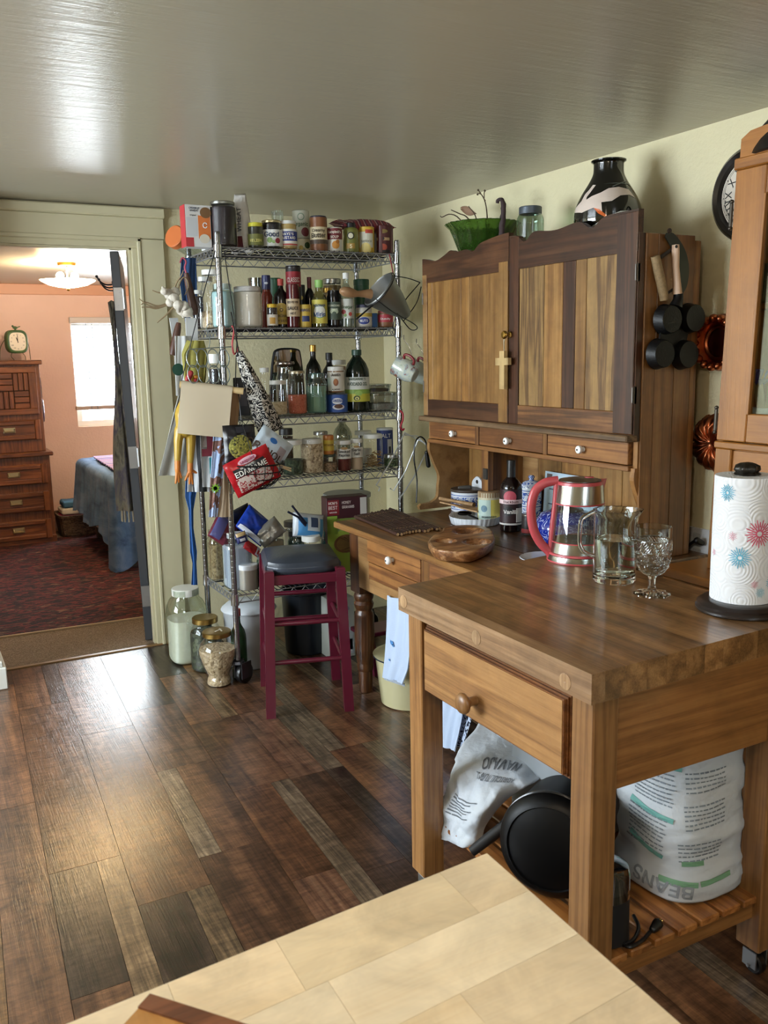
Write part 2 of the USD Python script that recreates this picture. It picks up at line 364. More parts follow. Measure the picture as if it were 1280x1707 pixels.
WALNUT = WOOD('worn_walnut', ['#352112', '#573a20', '#714e2e'], 'y', 7, 22, .3, .25, pore=.6, mott=.35)
CHERRY = WOOD('cherry', ['#6e4014', '#915c22', '#a26a2c'], 'z', 5, 12, .38, .2, pore=.55, mott=.12)
CHERRYY = WOOD('cherry_y', ['#6e4014', '#915c22', '#a26a2c'], 'y', 5, 12, .38, .2, pore=.55, mott=.12)
SIDEW = WOOD('side_boards', ['#583718', '#80552a', '#936b3b'], 'z', 5, 16, .42, .15, pore=.5, mott=.25)
REDOAK = WOOD('red_oak', ['#451f0d', '#6e3c1c', '#85502b'], 'x', 9, 30, .4, .2, pore=.55)
REDOAKZ = WOOD('red_oak_z', ['#451f0d', '#6e3c1c', '#85502b'], 'z', 9, 30, .4, .2, pore=.55)
LEGW = WOOD('turned_leg', ['#2e1a0e', '#512f18', '#6a4323'], 'z', 9, 22, .35, .25, pore=.5)
# ---------------------------------------------------------------- the room shell
KX0, KX1, KY0, KY1, KZ = -1.9, 2.383, -2.0, 4.425, 2.155
BX0, BX1, BY0, BY1, BZ = -0.9, 2.75, 4.53, 7.95, 2.07
KWALL = wall_paint('kitchen_wall_paint', '#d8cfaa'); BWALL = wall_paint('bedroom_wall_paint', '#dbb7a4', .003)
TRIM = P('#c6bf9e', .4, var=.03, vs=6, bump=.0006, bs=40); TRIMW = P('#dfe0d8', .4)

struct('floor', bx(KX0 - .1, KX1 + .1, KY0 - .1, KY1 + .06, -.1, -.008, 0), P('#15110e', .8), 'dark subfloor under the kitchen planks', 'floor')
FL = [WOOD('plank_%d' % i, c, 'y', r, fq, .23, 0, stretch=.09, pore=po, bump=.0012, vary=.22, spec=.55, mott=.5, saw=.3) for i, (c, r, fq, po) in enumerate([
    (['#241910', '#402c1e', '#5b402c'], 7, 16, .6), (['#322117', '#583c29', '#74523a'], 6, 14, .5), (['#402a1d', '#704c33', '#8a613f'], 6, 14, .5), (['#3c2f21', '#6a563f', '#8c7355'], 12, 24, .6),
    (['#2f2720', '#615140', '#88765f'], 14, 26, .7), (['#19140f', '#31261d', '#4c3c30'], 8, 18, .6), (['#503922', '#805c39', '#9c764d'], 6, 12, .5), (['#35241d', '#614331', '#755945'], 9, 20, .55)])]
def planks():
    sl = .0505; room = sbox(KX0, KY0, KX1, KY1 - .012); pr = random.Random(11)
    joints = {}
    def srow(p): return p[0] - sl * (p[1] - 4.41)
    for a in ((76, 1176), (177, 1218), (300, 1278), (148, 1440), (333, 1205), (362, 1422), (440, 1182), (520, 1290), (600, 1240), (470, 1300)):
        q = at(*a, 'z', 0); joints.setdefault(int(math.floor((srow(q) - .937) / .203)), []).append(q[1])
    def piece(s0, s1, y0, y1, k):
        g = .0006; quad = [(s + sl * (y - 4.41), y) for s, y in ((s0 + g, y0 + g), (s1 - g, y0 + g), (s1 - g, y1 - g), (s0 + g, y1 - g))]
        poly = Polygon(quad).intersection(room)
        if poly.is_empty or poly.area < 2e-4: return
        m = ext(poly, .008); m.apply_translation((0, 0, -.008))
        u = usdkit.mesh(stage, uniq('/World/floor/plank'), m, FL[k])
    for r in range(-14, 9):
        s0 = .937 + .203 * r; ys = sorted(joints.get(r, [])); far = s0 > 2.2 or s0 < -.5
        y = (ys[0] if ys else KY1 - pr.uniform(.1, 1.1)); cuts = []
        while y > KY0: cuts.append(y); y -= 1.22
        y = (ys[0] if ys else cuts[0]) + 1.22
        while y < KY1: cuts.append(y); y += 1.22
        if len(ys) > 1: cuts = [c for c in cuts if all(abs(c - q) > .5 for q in ys[1:])] + ys[1:]
        cuts = sorted([KY0] + [c for c in cuts if KY0 < c < KY1] + [KY1])
        for a, b in zip(cuts[:-1], cuts[1:]):
            if far or b < .2: piece(s0, s0 + .203, a, b, pr.randrange(8)); continue
            w = pr.choice([0, .07, .133, .133, .07]); base = pr.choice([0, 1, 2, 7, 1, 2, 0, 5])
            if not w: piece(s0, s0 + .203, a, b, base); continue
            other = pr.choice([3, 4, 6, 4, 3, 5]); wide_first = w > .1
            for (q0, q1, kk) in ((s0, s0 + w, base if wide_first else other), (s0 + w, s0 + .203, other if wide_first else base)):
                if q1 - q0 > .1 and b - a > .7 and pr.random() < .6:
                    c = a + (b - a) * pr.uniform(.35, .65); piece(q0, q1, a, c, kk); piece(q0, q1, c, b, pr.choice([0, 1, 2, 5, 7]))
                elif q1 - q0 < .1 and b - a > .7 and pr.random() < .5:
                    c = a + (b - a) * pr.uniform(.3, .7); piece(q0, q1, a, c, kk); piece(q0, q1, c, b, pr.choice([3, 4, 6]))
                else: piece(q0, q1, a, b, kk)
planks()

DX0, DX1, DZ = .23, 1.045, 1.98          # the doorway to the bedroom
struct('wall_back', cat(bx(KX0 - .1, DX0, KY1, BY0, 0, KZ, 0), bx(DX1, KX1 + .1, KY1, BY0, 0, KZ, 0), bx(DX0, DX1, KY1, BY0, DZ, KZ, 0)), KWALL, 'pale olive plastered wall behind the wire shelves', 'wall')
struct('wall_right', bx(KX1, KX1 + .1, KY0 - .1, KY1, 0, KZ, 0), KWALL, 'pale yellow green plastered wall behind the tall cupboard', 'wall')
struct('ceiling', bx(KX0 - .1, KX1 + .1, KY0 - .1, BY0 - .02, KZ, KZ + .1, 0), ceiling_paint('ceiling_gloss', '#a7a18e', .27), 'grey beige satin painted kitchen ceiling', 'ceiling')
def wall_with_hole(ax, c0, c1, a0, a1, h0, h1, z0, z1, top):
    if ax == 'x': b = lambda u0, u1, w0, w1: bx(c0, c1, u0, u1, w0, w1, 0)
    else: b = lambda u0, u1, w0, w1: bx(u0, u1, c0, c1, w0, w1, 0)
    return cat(b(a0, h0, 0, top), b(h1, a1, 0, top), b(h0, h1, 0, z0), b(h0, h1, z1, top))
struct('wall_left', wall_with_hole('x', KX0 - .1, KX0, KY0 - .1, KY1, 1.85, 4.05, .75, 2.0, KZ), KWALL, 'kitchen wall with the wide window', 'wall')
struct('wall_rear', wall_with_hole('y', KY0 - .1, KY0, KX0, KX1, 0., 1.0, 1.0, 2.0, KZ), KWALL, 'kitchen wall behind the viewer with a window', 'wall')
def window(n, ax, c, a0, a1, z0, z1, mull, label):
    f = lambda u0, u1, w0, w1, d=.025: bx(c - d, c + d, u0, u1, w0, w1) if ax == 'x' else bx(u0, u1, c - d, c + d, w0, w1)
    w = T('window_%d' % n, label, 'window', kind='structure')
    w.p('frame', cat(f(a0, a1, z0, z0 + .05), f(a0, a1, z1 - .05, z1), f(a0, a0 + .05, z0 + .05, z1 - .05), f(a1 - .05, a1, z0 + .05, z1 - .05)), TRIMW)
    for m in mull: w.p('bar', f(m - .02, m + .02, z0, z1, .02), TRIMW)
    w.p('bar', f(a0, a1, (z0 + z1) / 2 - .015, (z0 + z1) / 2 + .015, .02), TRIMW)
    w.p('pane', f(a0, a1, z0, z1, .002), GL('#ffffff', .03, .5, 4))
window(2, 'x', KX0 - .05, 1.85, 4.05, .75, 2.0, (2.6, 3.3), 'wide white framed kitchen window beside the table')
window(3, 'y', KY0 - .05, 0., 1.0, 1.0, 2.0, (.5,), 'white framed kitchen window behind the viewer')

# short return of wall at the doorway's left with its white baseboard
struct('wall_return', bx(-.05, .262, 4.17, KY1, 0, KZ, 0), TRIMW, 'short white return of wall left of the bedroom doorway', 'wall')
struct('baseboard_return', cat(bx(-.05, .29, 4.145, KY1, 0, .10, .004), bx(-.05, .278, 4.155, KY1, .10, .125, .004)), TRIMW, 'white baseboard at the foot of the short wall return', 'baseboard')

# door casing: header boards, side casing, jamb and stops
c = T('trim_1', 'cream painted casing round the bedroom doorway', 'door casing', kind='structure')
yk = KY1
c.p('header_board', bx(-.1, 1.186, yk - .022, yk, DZ + .03, 2.105, .003), TRIM)
c.p('header_cap', bx(-.1, 1.192, yk - .034, yk, 2.105, 2.15, .006), TRIM)
c.p('side_casing', bx(1.068, 1.181, yk - .02, yk, 0, DZ + .028, .003), TRIM)
c.p('casing_bead', cat(bx(1.052, 1.07, yk - .026, yk, 0, DZ + .03, .004), bx(.2, 1.07, yk - .026, yk, DZ + .012, DZ + .034, .004)), TRIM)
c.p('jamb', cat(bx(1.028, 1.052, yk - .012, BY0 + .008, 0, DZ - .014, .002), bx(.2, 1.054, yk - .0135, BY0 + .01, DZ - .014, DZ + .014, .001), bx(.2, .232, yk - .012, BY0 + .008, 0, DZ - .014, .002)), TRIM)
c.p('door_stop', cat(bx(1.016, 1.03, yk + .004, yk + .04, 0, DZ - .01, .002), bx(.2, 1.03, yk + .004, yk + .04, DZ - .024, DZ - .01, .002)), TRIM)
struct('trim_2', bx(.2, 1.06, KY1 - .022, KY1 + .012, -.004, .006, .003), P('#8a6a44', .35), 'thin metal threshold strip between the planks and the carpet', 'threshold')

# ---------------------------------------------------------------- bedroom shell
CARPET = SPECK('carpet', ['#6d5c4a', '#8a7763', '#9d8b76', '#75644f'], 260, .95, bump=.004)
struct('floor_bedroom', bx(BX0, BX1, KY1 + .004, BY1, -.1, .006, 0), CARPET, 'beige flecked bedroom carpet', 'carpet')
struct('wall_bedroom_far', wall_with_hole('y', BY1, BY1 + .12, BX0, BX1, 1.3, 2.3, .886, 1.785, BZ), BWALL, 'peach painted bedroom wall with the small window', 'wall')
struct('wall_bedroom_left', bx(BX0 - .1, BX0, BY0, BY1 + .1, 0, BZ, 0), BWALL, 'peach bedroom wall on the left', 'wall')
struct('wall_bedroom_right', bx(BX1, BX1 + .1, BY0, BY1 + .1, 0, BZ, 0), BWALL, 'peach bedroom wall beside the bed', 'wall')
struct('ceiling_bedroom', bx(BX0 - .1, BX1 + .1, BY0 - .02, BY1 + .2, BZ, BZ + .1, 0), ceiling_paint('ceiling_bedroom_gloss', '#b9b4a2', .33), 'cream satin bedroom ceiling', 'ceiling')
struct('trim_3', bx(BX0, BX1, BY1 - .018, BY1, BZ - .085, BZ, .004), P('#c99474', .5), 'flat peach cornice board along the top of the bedroom wall', 'cornice')
window(1, 'y', BY1 + .07, 1.3, 2.3, .886, 1.785, (), 'small bedroom window glowing with daylight')
b = T('window_blind', 'white slatted blind lowered over the bedroom window', 'blind')
b.p('headrail', bx(1.29, 2.3, BY1 - .03, BY1 + .02, 1.755, 1.805, .004), P('#c9bfb8', .5))
for i in range(26):
    z = 1.745 - i * .0262
    b.p('slat', mv(bx(-.49, .49, -.0115, .0115, -.0012, .0012, .0008), (1.795, BY1 - .003, z), (math.radians(28), (1, 0, 0))), P('#dfe8ee', .5))
b.p('bottom_rail', bx(1.29, 2.3, BY1 - .02, BY1 + .012, 1.03, 1.062, .005), P('#b09a8a', .5))
for x in (1.42, 1.47): b.p('cord', tube([(x, BY1 - .022, 1.76), (x, BY1 - .024, 1.3), (x, BY1 - .022, 1.03)], .0022, 5), P('#5a6a78', .7))

# ---------------------------------------------------------------- bedroom things
def RUG(path):
    n = {'tc': ('texture_coordinate', {}), 'mp': ('mapping', dict(scale=(1., 2.2, 1.))), 'v': ('voronoi_texture', dict(scale=26., randomness=.9)), 'n1': ('noise_texture', dict(scale=5., detail=6, roughness=.75, distortion=.8)), 'sp': ('separate_color', {}),
         'mx': ('mix_float', dict(fac=.3)), 'rp': ('rgb_ramp', dict(ramp=[(.25, lin('#100d17')), (.42, lin('#1e1019')), (.49, lin('#42161d')), (.56, lin('#6a2626')), (.62, lin('#1d1420')), (.72, lin('#866048'))])),
         'n2': ('noise_texture', dict(scale=180., detail=2)), 'b': ('bump', dict(strength=.8, distance=.004)), 'p': ('principled_bsdf', dict(roughness=.95))}
    return usdkit.material(stage, path, n, [('tc.object', 'mp.vector'), ('mp.vector', 'v.vector'), ('mp.vector', 'n1.vector'), ('v.color', 'sp.color'), ('sp.r', 'mx.b'), ('n1.fac', 'mx.a'), ('mx.result', 'rp.fac'), ('rp.color', 'p.base_color'), ('mp.vector', 'n2.vector'), ('n2.fac', 'b.height'), ('b.normal', 'p.normal')], surface='p.BSDF')
t = T('area_rug', 'dark red and navy oriental rug on the bedroom carpet', 'rug')
t.p('pile', ext([(-.6, 5.0), (1.12, 4.925), (2.1, 4.9), (2.1, 7.58), (-.6, 7.62)], .009).apply_translation((0, 0, .006)), _m('rug', RUG))
t.p('border', cat(ext([(-.6, 4.985), (1.12, 4.91), (2.1, 4.885), (2.1, 4.9), (1.12, 4.925), (-.6, 5.0)], .008).apply_translation((0, 0, .006))), P('#b9a488', .9))

def dresser():
    t = T('chest_of_drawers', 'red oak chest on chest with brass bail pulls beyond the doorway', 'chest', (.7, 7.7, 0))
    yf = 7.46; X0, X1 = .43, .985
    zt = at(86, 752, 'y', yf)[2]; zu = at(70, 600, 'y', yf + .04)[2]; XU = at(68, 640, 'y', yf + .04)[0]; UX0 = X0 + X1 - XU
    t.p('lower_case', bx(X0, X1, yf + .012, BY1 - .01, .03, zt - .03, .004), REDOAKZ)
    t.p('plinth', bx(X0 - .005, X1 + .005, yf - .004, BY1 - .01, .012, .07, .004), REDOAK)
    t.p('deck', bx(X0 - .02, X1 + .025, yf - .03, BY1 - .005, zt - .032, zt, .006), REDOAK)
    t.p('upper_case', bx(UX0, XU, yf + .052, BY1 - .01, zt, zu - .03, .004), REDOAKZ)
    t.p('crown', bx(UX0 - .02, XU + .02, yf + .015, BY1 - .005, zu - .035, zu, .006), REDOAK)
    def drawer(pc, y, x0, x1):
        pz = at(*pc, 'y', y)[2]; h = .078
        d = t.p('drawer', cat(bx(x0, x1, y - .004, y + .02, pz - h, pz + h, .003), bx(x0 + .045, x1 - .045, y - .022, y, pz - h + .004, pz - h + .038, .009), bx(x0 + .045, x1 - .045, y - .022, y, pz + h - .038, pz + h - .004, .009)), REDOAK)
        for q in (x0, x1 - .042): t.p('stile', bx(q, q + .042, y - .018, y + .01, pz - h, pz + h, .004), REDOAKZ, parent=d)
        cx = (x0 + x1) / 2
        t.p('pull', cat(bx(cx - .045, cx + .045, y - .014, y - .003, pz - .018, pz + .024, .004), tube([(cx - .038, y - .012, pz + .012), (cx - .036, y - .03, pz - .008), (cx + .036, y - .03, pz - .008), (cx + .038, y - .012, pz + .012)], .0055, 6)), P('#b3a480', .35, .9), parent=d, label='brass bail pull on a rectangular plate')
    for pc in ((32, 792), (37, 838), (42, 884)): drawer(pc, yf, X0 + .03, X1 - .03)
    drawer((20, 718), yf + .04, UX0 + .03, XU - .03)
    y = yf + .04; z0, z1 = at(20, 692, 'y', y)[2], zu - .05; x0, x1 = UX0 + .03, XU - .03
    d = t.p('door', bx(x0, x1, y + .004, y + .02, z0, z1, .003), P('#2a140a', .6))
    for q in (z0, z1 - .045): t.p('rail', bx(x0, x1, y - .014, y + .006, q, q + .045, .003), REDOAK, parent=d)
    for q in (x0, x1 - .06): t.p('stile', bx(q, q + .06, y - .014, y + .006, z0 + .045, z1 - .045, .003), REDOAKZ, parent=d)
    cw = (x1 - x0 - .12) / 3; ch = (z1 - z0 - .09) / 2
    for i in range(3):
        for j in range(2):
            a, q = x0 + .06 + i * cw, z0 + .045 + j * ch
            for k in range(3):
                if (i + j) % 2: t.p('weave_block', bx(a + k * cw / 3 + .003, a + (k + 1) * cw / 3 - .003, y - .01, y + .006, q + .003, q + ch - .003, .003), REDOAKZ, parent=d)
                else: t.p('weave_block', bx(a + .003, a + cw - .003, y - .01, y + .006, q + k * ch / 3 + .003, q + (k + 1) * ch / 3 - .003, .003), REDOAK, parent=d)
    return zu, XU
ZU, XU = dresser()
def clock_green():
    o = at(29, 590, 'y', 7.62); o[2] = ZU
    t = T('table_clock', 'green table clock with a bird on top standing on the chest', 'clock', o, 26, rel=True)
    G = P('#3f5a34', .4, var=.15)
    t.p('case', mv(lathe([(0, -.025), (.082, -.025), (.09, -.018), (.09, .018), (.082, .025), (.07, .02), (.07, .012), (0, .012)], 40, sq=3.4), (0, 0, .145), (PI / 2, (1, 0, 0)), ), G, 40)
    t.p('dial', mv(lathe([(0, 0), (.07, 0), (.07, .003), (0, .003)], 40, sq=3.4), (0, -.0165, .145), (PI / 2, (1, 0, 0))), P('#e6dfcd', .5))
    num = []
    for i in range(12):
        a = i * PI / 6; r = .056; num.append(plane_map(mv(txt(['XII', 'I', 'II', 'III', 'IV', 'V', 'VI', 'VII', 'VIII', 'IX', 'X', 'XI'][i], .009), (r * math.sin(a), r * math.cos(a), 0)), (0, -.0196, .145), (1, 0, 0), (0, 0, 1)))
    t.p('numerals', cat(num), P('#2a2622', .6)); t.p('hand', mv(bx(-.002, .002, -.001, .001, -.01, .05, 0), (0, -.021, .145)), BLACK); t.p('hand', mv(bx(-.003, .003, -.001, .001, -.008, .034, 0), (0, -.0215, .145), (-.35, (0, 1, 0))), BLACK)
    t.p('bird', cat(mv(trimesh.creation.icosphere(2, 1), (0, 0, .252), s=(.022, .009, .011)), mv(trimesh.creation.icosphere(2, .008), (-.02, 0, .264)), mv(bx(-.014, .014, -.004, .004, -.003, .003), (.03, 0, .258), (-.3, (0, 1, 0))), bx(-.006, .006, -.005, .005, .23, .246)), G, True)
    for q in ([(-.045, 0, .06), (-.06, -.01, .03), (-.05, -.03, .004)], [(.045, 0, .06), (.06, -.01, .03), (.05, -.03, .004)], [(.09, 0, .17), (.12, .02, .1), (.13, .03, .004)], [(-.09, 0, .17), (-.12, .03, .1), (-.13, .04, .004)]): t.p('stand_leg', tube(curve(q), .003, 6), P('#6a6248', .4, .6))
clock_green()
o = at(72, 680, 'y', 7.6); o[0] = XU + .012
t = T('hand_mirror', 'oval hand mirror on a dark cord hanging at the side of the upper chest', 'mirror', o, rel=True)
t.p('glass', mv(lathe([(0, -.006), (.07, -.006), (.075, 0), (.07, .006), (0, .006)], 28), (0, 0, -.02), (PI / 2, (0, 1, 0)), s=(1, .7, 1)) if 0 else mv(mv(lathe([(0, -.006), (.07, -.006), (.075, 0), (.07, .006), (0, .006)], 28), s=(1.25, .62, 1)), (0, 0, -.02), (PI / 2, (0, 1, 0))), P('#8c8a96', .15, .8), True)
t.p('cord', tube([(0, 0, .075), (.001, 0, .16), (0, .01, .24)], .004, 6), BLACKM)

def lamp():
    y = 6.2; o = at(113, 470, 'y', y)
    t = T('ceiling_lamp', 'lit glass bowl lamp hanging from the bedroom ceiling', 'lamp', (o[0], y, BZ), rel=True)
    z = at(113, 480, 'y', y)[2] - BZ
    SH = usdkit.material(stage, '/World/Looks/lamp_bowl', {'p': ('principled_bsdf', dict(base_color=lin('#fff3d8'), roughness=.4, transmission_weight=.0, emission_color=lin('#ffd798'), emission_strength=100))}, [], surface='p.BSDF')
    t.p('bowl', lathe([(0, z), (.06, z + .004), (.12, z + .018), (.165, z + .042), (.172, z + .05), (.168, z + .05), (.115, z + .024), (.06, z + .01), (0, z + .006)], 32, mod=lambda a, r, q: 1 + (.02 * math.cos(8 * a) if r > .1 else 0)), SH, 50)
    t.p('stem', lathe([(0, z - .02), (.006, z - .02), (.012, z - .008), (.008, z), (.006, z), (.006, -.02), (.055, -.02), (.06, -.001), (0, -.001)], 16), BRASS, 40)
    for s in (-1, 1): t.p('bulb', mv(trimesh.creation.icosphere(2, .026), (s * .045, 0, z + .075)), P('#ffdf9e', .4, em=140), True)
    l = UsdLux.SphereLight.Define(stage, '/World/bedroom_lamp_light'); l.AddTranslateOp().Set(Gf.Vec3d(o[0], y, BZ + z + .085)); l.CreateRadiusAttr(.045); l.CreateColorAttr(Gf.Vec3f(1, .84, .64)); l.CreateIntensityAttr(2000)
lamp()

def bed():
    x0, x1, y0, y1, zt = 1.235, 2.7, 6.12, 7.5, .66
    t = T('bed', 'bed with a pale mattress and box spring against the bedroom wall', 'bed')
    t.p('mattress', bx(x0, x1, y0, y1, .36, zt - .02, .03), P('#cfc8c0', .8), 40); t.p('box_spring', bx(x0 + .01, x1, y0 + .01, y1, .14, .355, .015), P('#b9ada4', .85))
    for x in (x0 + .08, x1 - .08):
        for y in (y0 + .1, y1 - .1): t.p('leg', bx(x - .025, x + .025, y - .025, y + .025, .006, .15, .003), P('#2a211c', .6))
    La, Lb = 1.36, .34
    def f(u, v):
        q = u * (La + Lb); w = min(1, max(0, (q - La + .05) / .1)); w = w * w * (3 - 2 * w)
        base = V([x0, y0 + La - q]) if q < La else V([x0 + q - La, y0]); nrm = V([-(1. - w), -1. * w]); nrm /= np.linalg.norm(nrm)
        top = .30
        if v < .3: return tuple(base - nrm * top * (1 - v / .3)) + (zt + .004 + .005 * math.sin(q * 14 + v * 12),)
        k = (v - .3) / .7; far = max(0, 1 - abs(q - La) / .30); hem = .24 + .03 * math.sin(q * 8) - .20 * far ** 1.3 + .16 * max(0, (q - La - .06) / .28)
        r = .05; z = zt + .004 - r * (1 - math.cos(min(1, k / .12) * PI / 2)) - max(0, k - .12) / .88 * (zt - r - hem); out = r * math.sin(min(1, k / .12) * PI / 2) + k * (.03 + .022 * math.sin(q * 30 + .6 * math.sin(q * 9)) + .01 * math.sin(q * 71))
        return tuple(base + nrm * out) + (z,)
    one('bedspread', grid(f, 130, 44, .006), BLOTCH('blue_spread', ['#3a5274', '#56749c', '#7289ae'], 9, .95, sv=(1, .25, 1), bump=.002, bs=260), 'dusty blue woven bedspread draped down the side and corner of the bed', 'bedspread', 50)
    W2 = STRIPES('purple_blanket', [(0, '#8a6aa0'), (.22, '#b294b8'), (.34, '#5a3a78'), (.42, '#c49aa8'), (.6, '#6a4a8e'), (.8, '#a06a98')], 'y', .13)
    def h(u, v):
        y = y0 - .02 + u * 1.25; x = x0 + .01 + .05 * u + v * .7
        return (x, y, zt + .02 + .009 * abs(math.sin(u * 40)) - (.03 * max(0, 1 - u / .06)))
    k = one('blanket', grid(h, 120, 10, .006), W2, 'purple and mauve striped blanket folded on top of the bed', 'blanket', 50)
    fr = [tube([(x0 + .08 + i * .03, y0 + .0, zt + .01), (x0 + .08 + i * .03, y0 - .045, zt - .01 - .02 * (i % 2)), (x0 + .083 + i * .03, y0 - .05, zt - .11 - .02 * (i % 3))], .005, 5) for i in range(9)]
    usdkit.mesh(stage, k + '/fringe', cat(fr), P('#c8bcae', .9))
bed()
x0 = at(94, 885, 'y', 7.72)[0]; x1 = at(150, 885, 'y', 7.72)[0]
t = T('wicker_basket', 'dark woven basket on the carpet between the chest and the bed', 'basket', (1.215, 7.74, .006), rel=True)
WK = SPECK('wicker', ['#3a2a20', '#5a4434', '#6d5644'], 70, .8, bump=.006, sv=(1, 1, 2))
t.p('body', lathe([(0, 0), (.15, 0), (.165, .02), (.18, .17), (.17, .17), (.155, .03), (0, .02)], 32, sq=6), WK)
t.p('rim', lathe([(.168, .165), (.186, .165), (.186, .185), (.168, .185), (.168, .165)], 32, sq=6), WK)
for i, (col, w, lab, z) in enumerate((('#a02a4a', .12, 'magenta folded cloth, lowest in the wicker basket', .04), ('#d9d2c8', .115, 'white folded cloth in the wicker basket between magenta and blue', .1), ('#3f6a8a', .11, 'teal blue folded cloth on top of the pile in the wicker basket', .16))):
    one('folded_cloth', mv(rough(bx(-w, w, -w * .9, w * .9, 0, .055, .02).subdivide().subdivide(), .006, 14, i), (1.17 + .01 * i, 7.74, z + .085)), P(col, .9), lab, 'cloth', 60, 'folded cloths in the wicker basket')

def door():
    hx, hy = 1.024, 4.476
    t = T('door_1', 'dark blue grey bedroom door standing open, seen edge on', 'door', (hx, hy, .012), kind='structure', rel=True, tilt=(0, -1.3, -14.0))
    D = P('#3a3d42', .45, bump=.0005, bs=90)
    t.p('leaf', bx(-.042, 0, 0, .76, 0, 1.945, .003), D)
    for py in (498, 762, 993):
        z = at(212 + (py - 498) * .08, py, 'y', hy)[2] - .012
        t.p('hinge', cat(bx(-.04, .004, -.004, .001, z - .055, z + .055, .004), tube([(.006, -.006, z - .047), (.006, -.006, z + .047)], .006, 8), *[mv(lathe([(.0035, 0), (.0035, .001), (0, .0015)], 8), (-.018 + (.007 if q else -.004), -.004, z - .03 + .03 * q), (PI / 2, (1, 0, 0))) for q in range(3)]), P('#9a9a9a', .35, .8))
    t.p('latch_knob', mv(lathe([(.012, 0), (.012, .03), (.026, .04), (.026, .06), (0, .068)], 18), (-.042, .7, .95), (-PI / 2, (0, 1, 0))), BRASS, 40)
    k = T('over_door_hooks', 'black wire over-the-door hook rack on the open grey door', 'hook rack', (hx, hy, .012), rel=True, tilt=(0, -1.3, -14.0))
    w = lambda y, z: tube(curve([(-.044, y, z), (-.075, y - .01, z - .002), (-.1, y - .015, z + .012), (-.115, y - .018, z + .035)]), .004, 6)
    k.p('rail', cat(bx(-.048, -.044, .1, .62, 1.80, 1.815), bx(-.048, -.044, .34, .36, 1.80, 1.955), bx(-.048, .0, .34, .36, 1.948, 1.952)), BLACK)
    for y, z in ((.12, 1.80), (.3, 1.80), (.5, 1.80)):
        k.p('hook', cat(w(y, z), mv(trimesh.creation.icosphere(1, .007), (-.116, y - .018, z + .038))), BLACK)
    prf = [(0, .66)] + [(.045 + .018 * math.sin(k * 5 + 1) - .024 * k, .66 + 1.06 * k) for k in np.linspace(0, 1, 24)] + [(0, 1.73)]
    m = mv(lathe(prf, 48, mod=lambda a, r, z: 1 + .22 * math.cos(5 * a + 3 * z) + .1 * math.cos(11 * a - 2 * z)), (-.062, .2, 0))
    s = one('hanging_scarf', m, BLOTCH('scarf_weave', ['#3c3832', '#77705f', '#4f4a55', '#8a8270'], 18, .95, sv=(1, 1, .4)), 'grey olive fringed scarf hanging from the door hooks', 'scarf', 50)
    x = UsdGeom.Xformable(stage.GetPrimAtPath(s)); x.AddTranslateOp().Set(Gf.Vec3d(hx, hy, .012)); x.AddRotateXYZOp().Set(Gf.Vec3f(0, -1.3, -14.0))
    fr = [tube([(-.062 + .045 * math.cos(a), .2 + .045 * math.sin(a), .68), (-.062 + .05 * math.cos(a), .2 + .05 * math.sin(a), .60)], .004, 5) for a in np.arange(14) * 2 * PI / 14]
    usdkit.mesh(stage, s + '/fringe', cat(fr), P('#a59d8a', .9))
door()

def kitchen_lamp():
    o = V([-.1, .3, KZ]); t = T('kitchen_ceiling_lamp', 'round warm kitchen ceiling lamp over the maple table', 'lamp', tuple(o), rel=True)
    t.p('base', lathe([(0, -.02), (.14, -.02), (.15, -.001), (0, -.001)], 28), BRASS, 40); t.p('globe', lathe([(0, -.10), (.07, -.092), (.12, -.06), (.13, -.02), (0, -.02)], 28), P('#ffe2b4', .4, em=9), 50)
    l = UsdLux.SphereLight.Define(stage, '/World/kitchen_lamp_light'); l.AddTranslateOp().Set(Gf.Vec3d(o[0], o[1], KZ - .15)); l.CreateRadiusAttr(.09); l.CreateColorAttr(Gf.Vec3f(1, .85, .67)); l.CreateIntensityAttr(175)
kitchen_lamp()
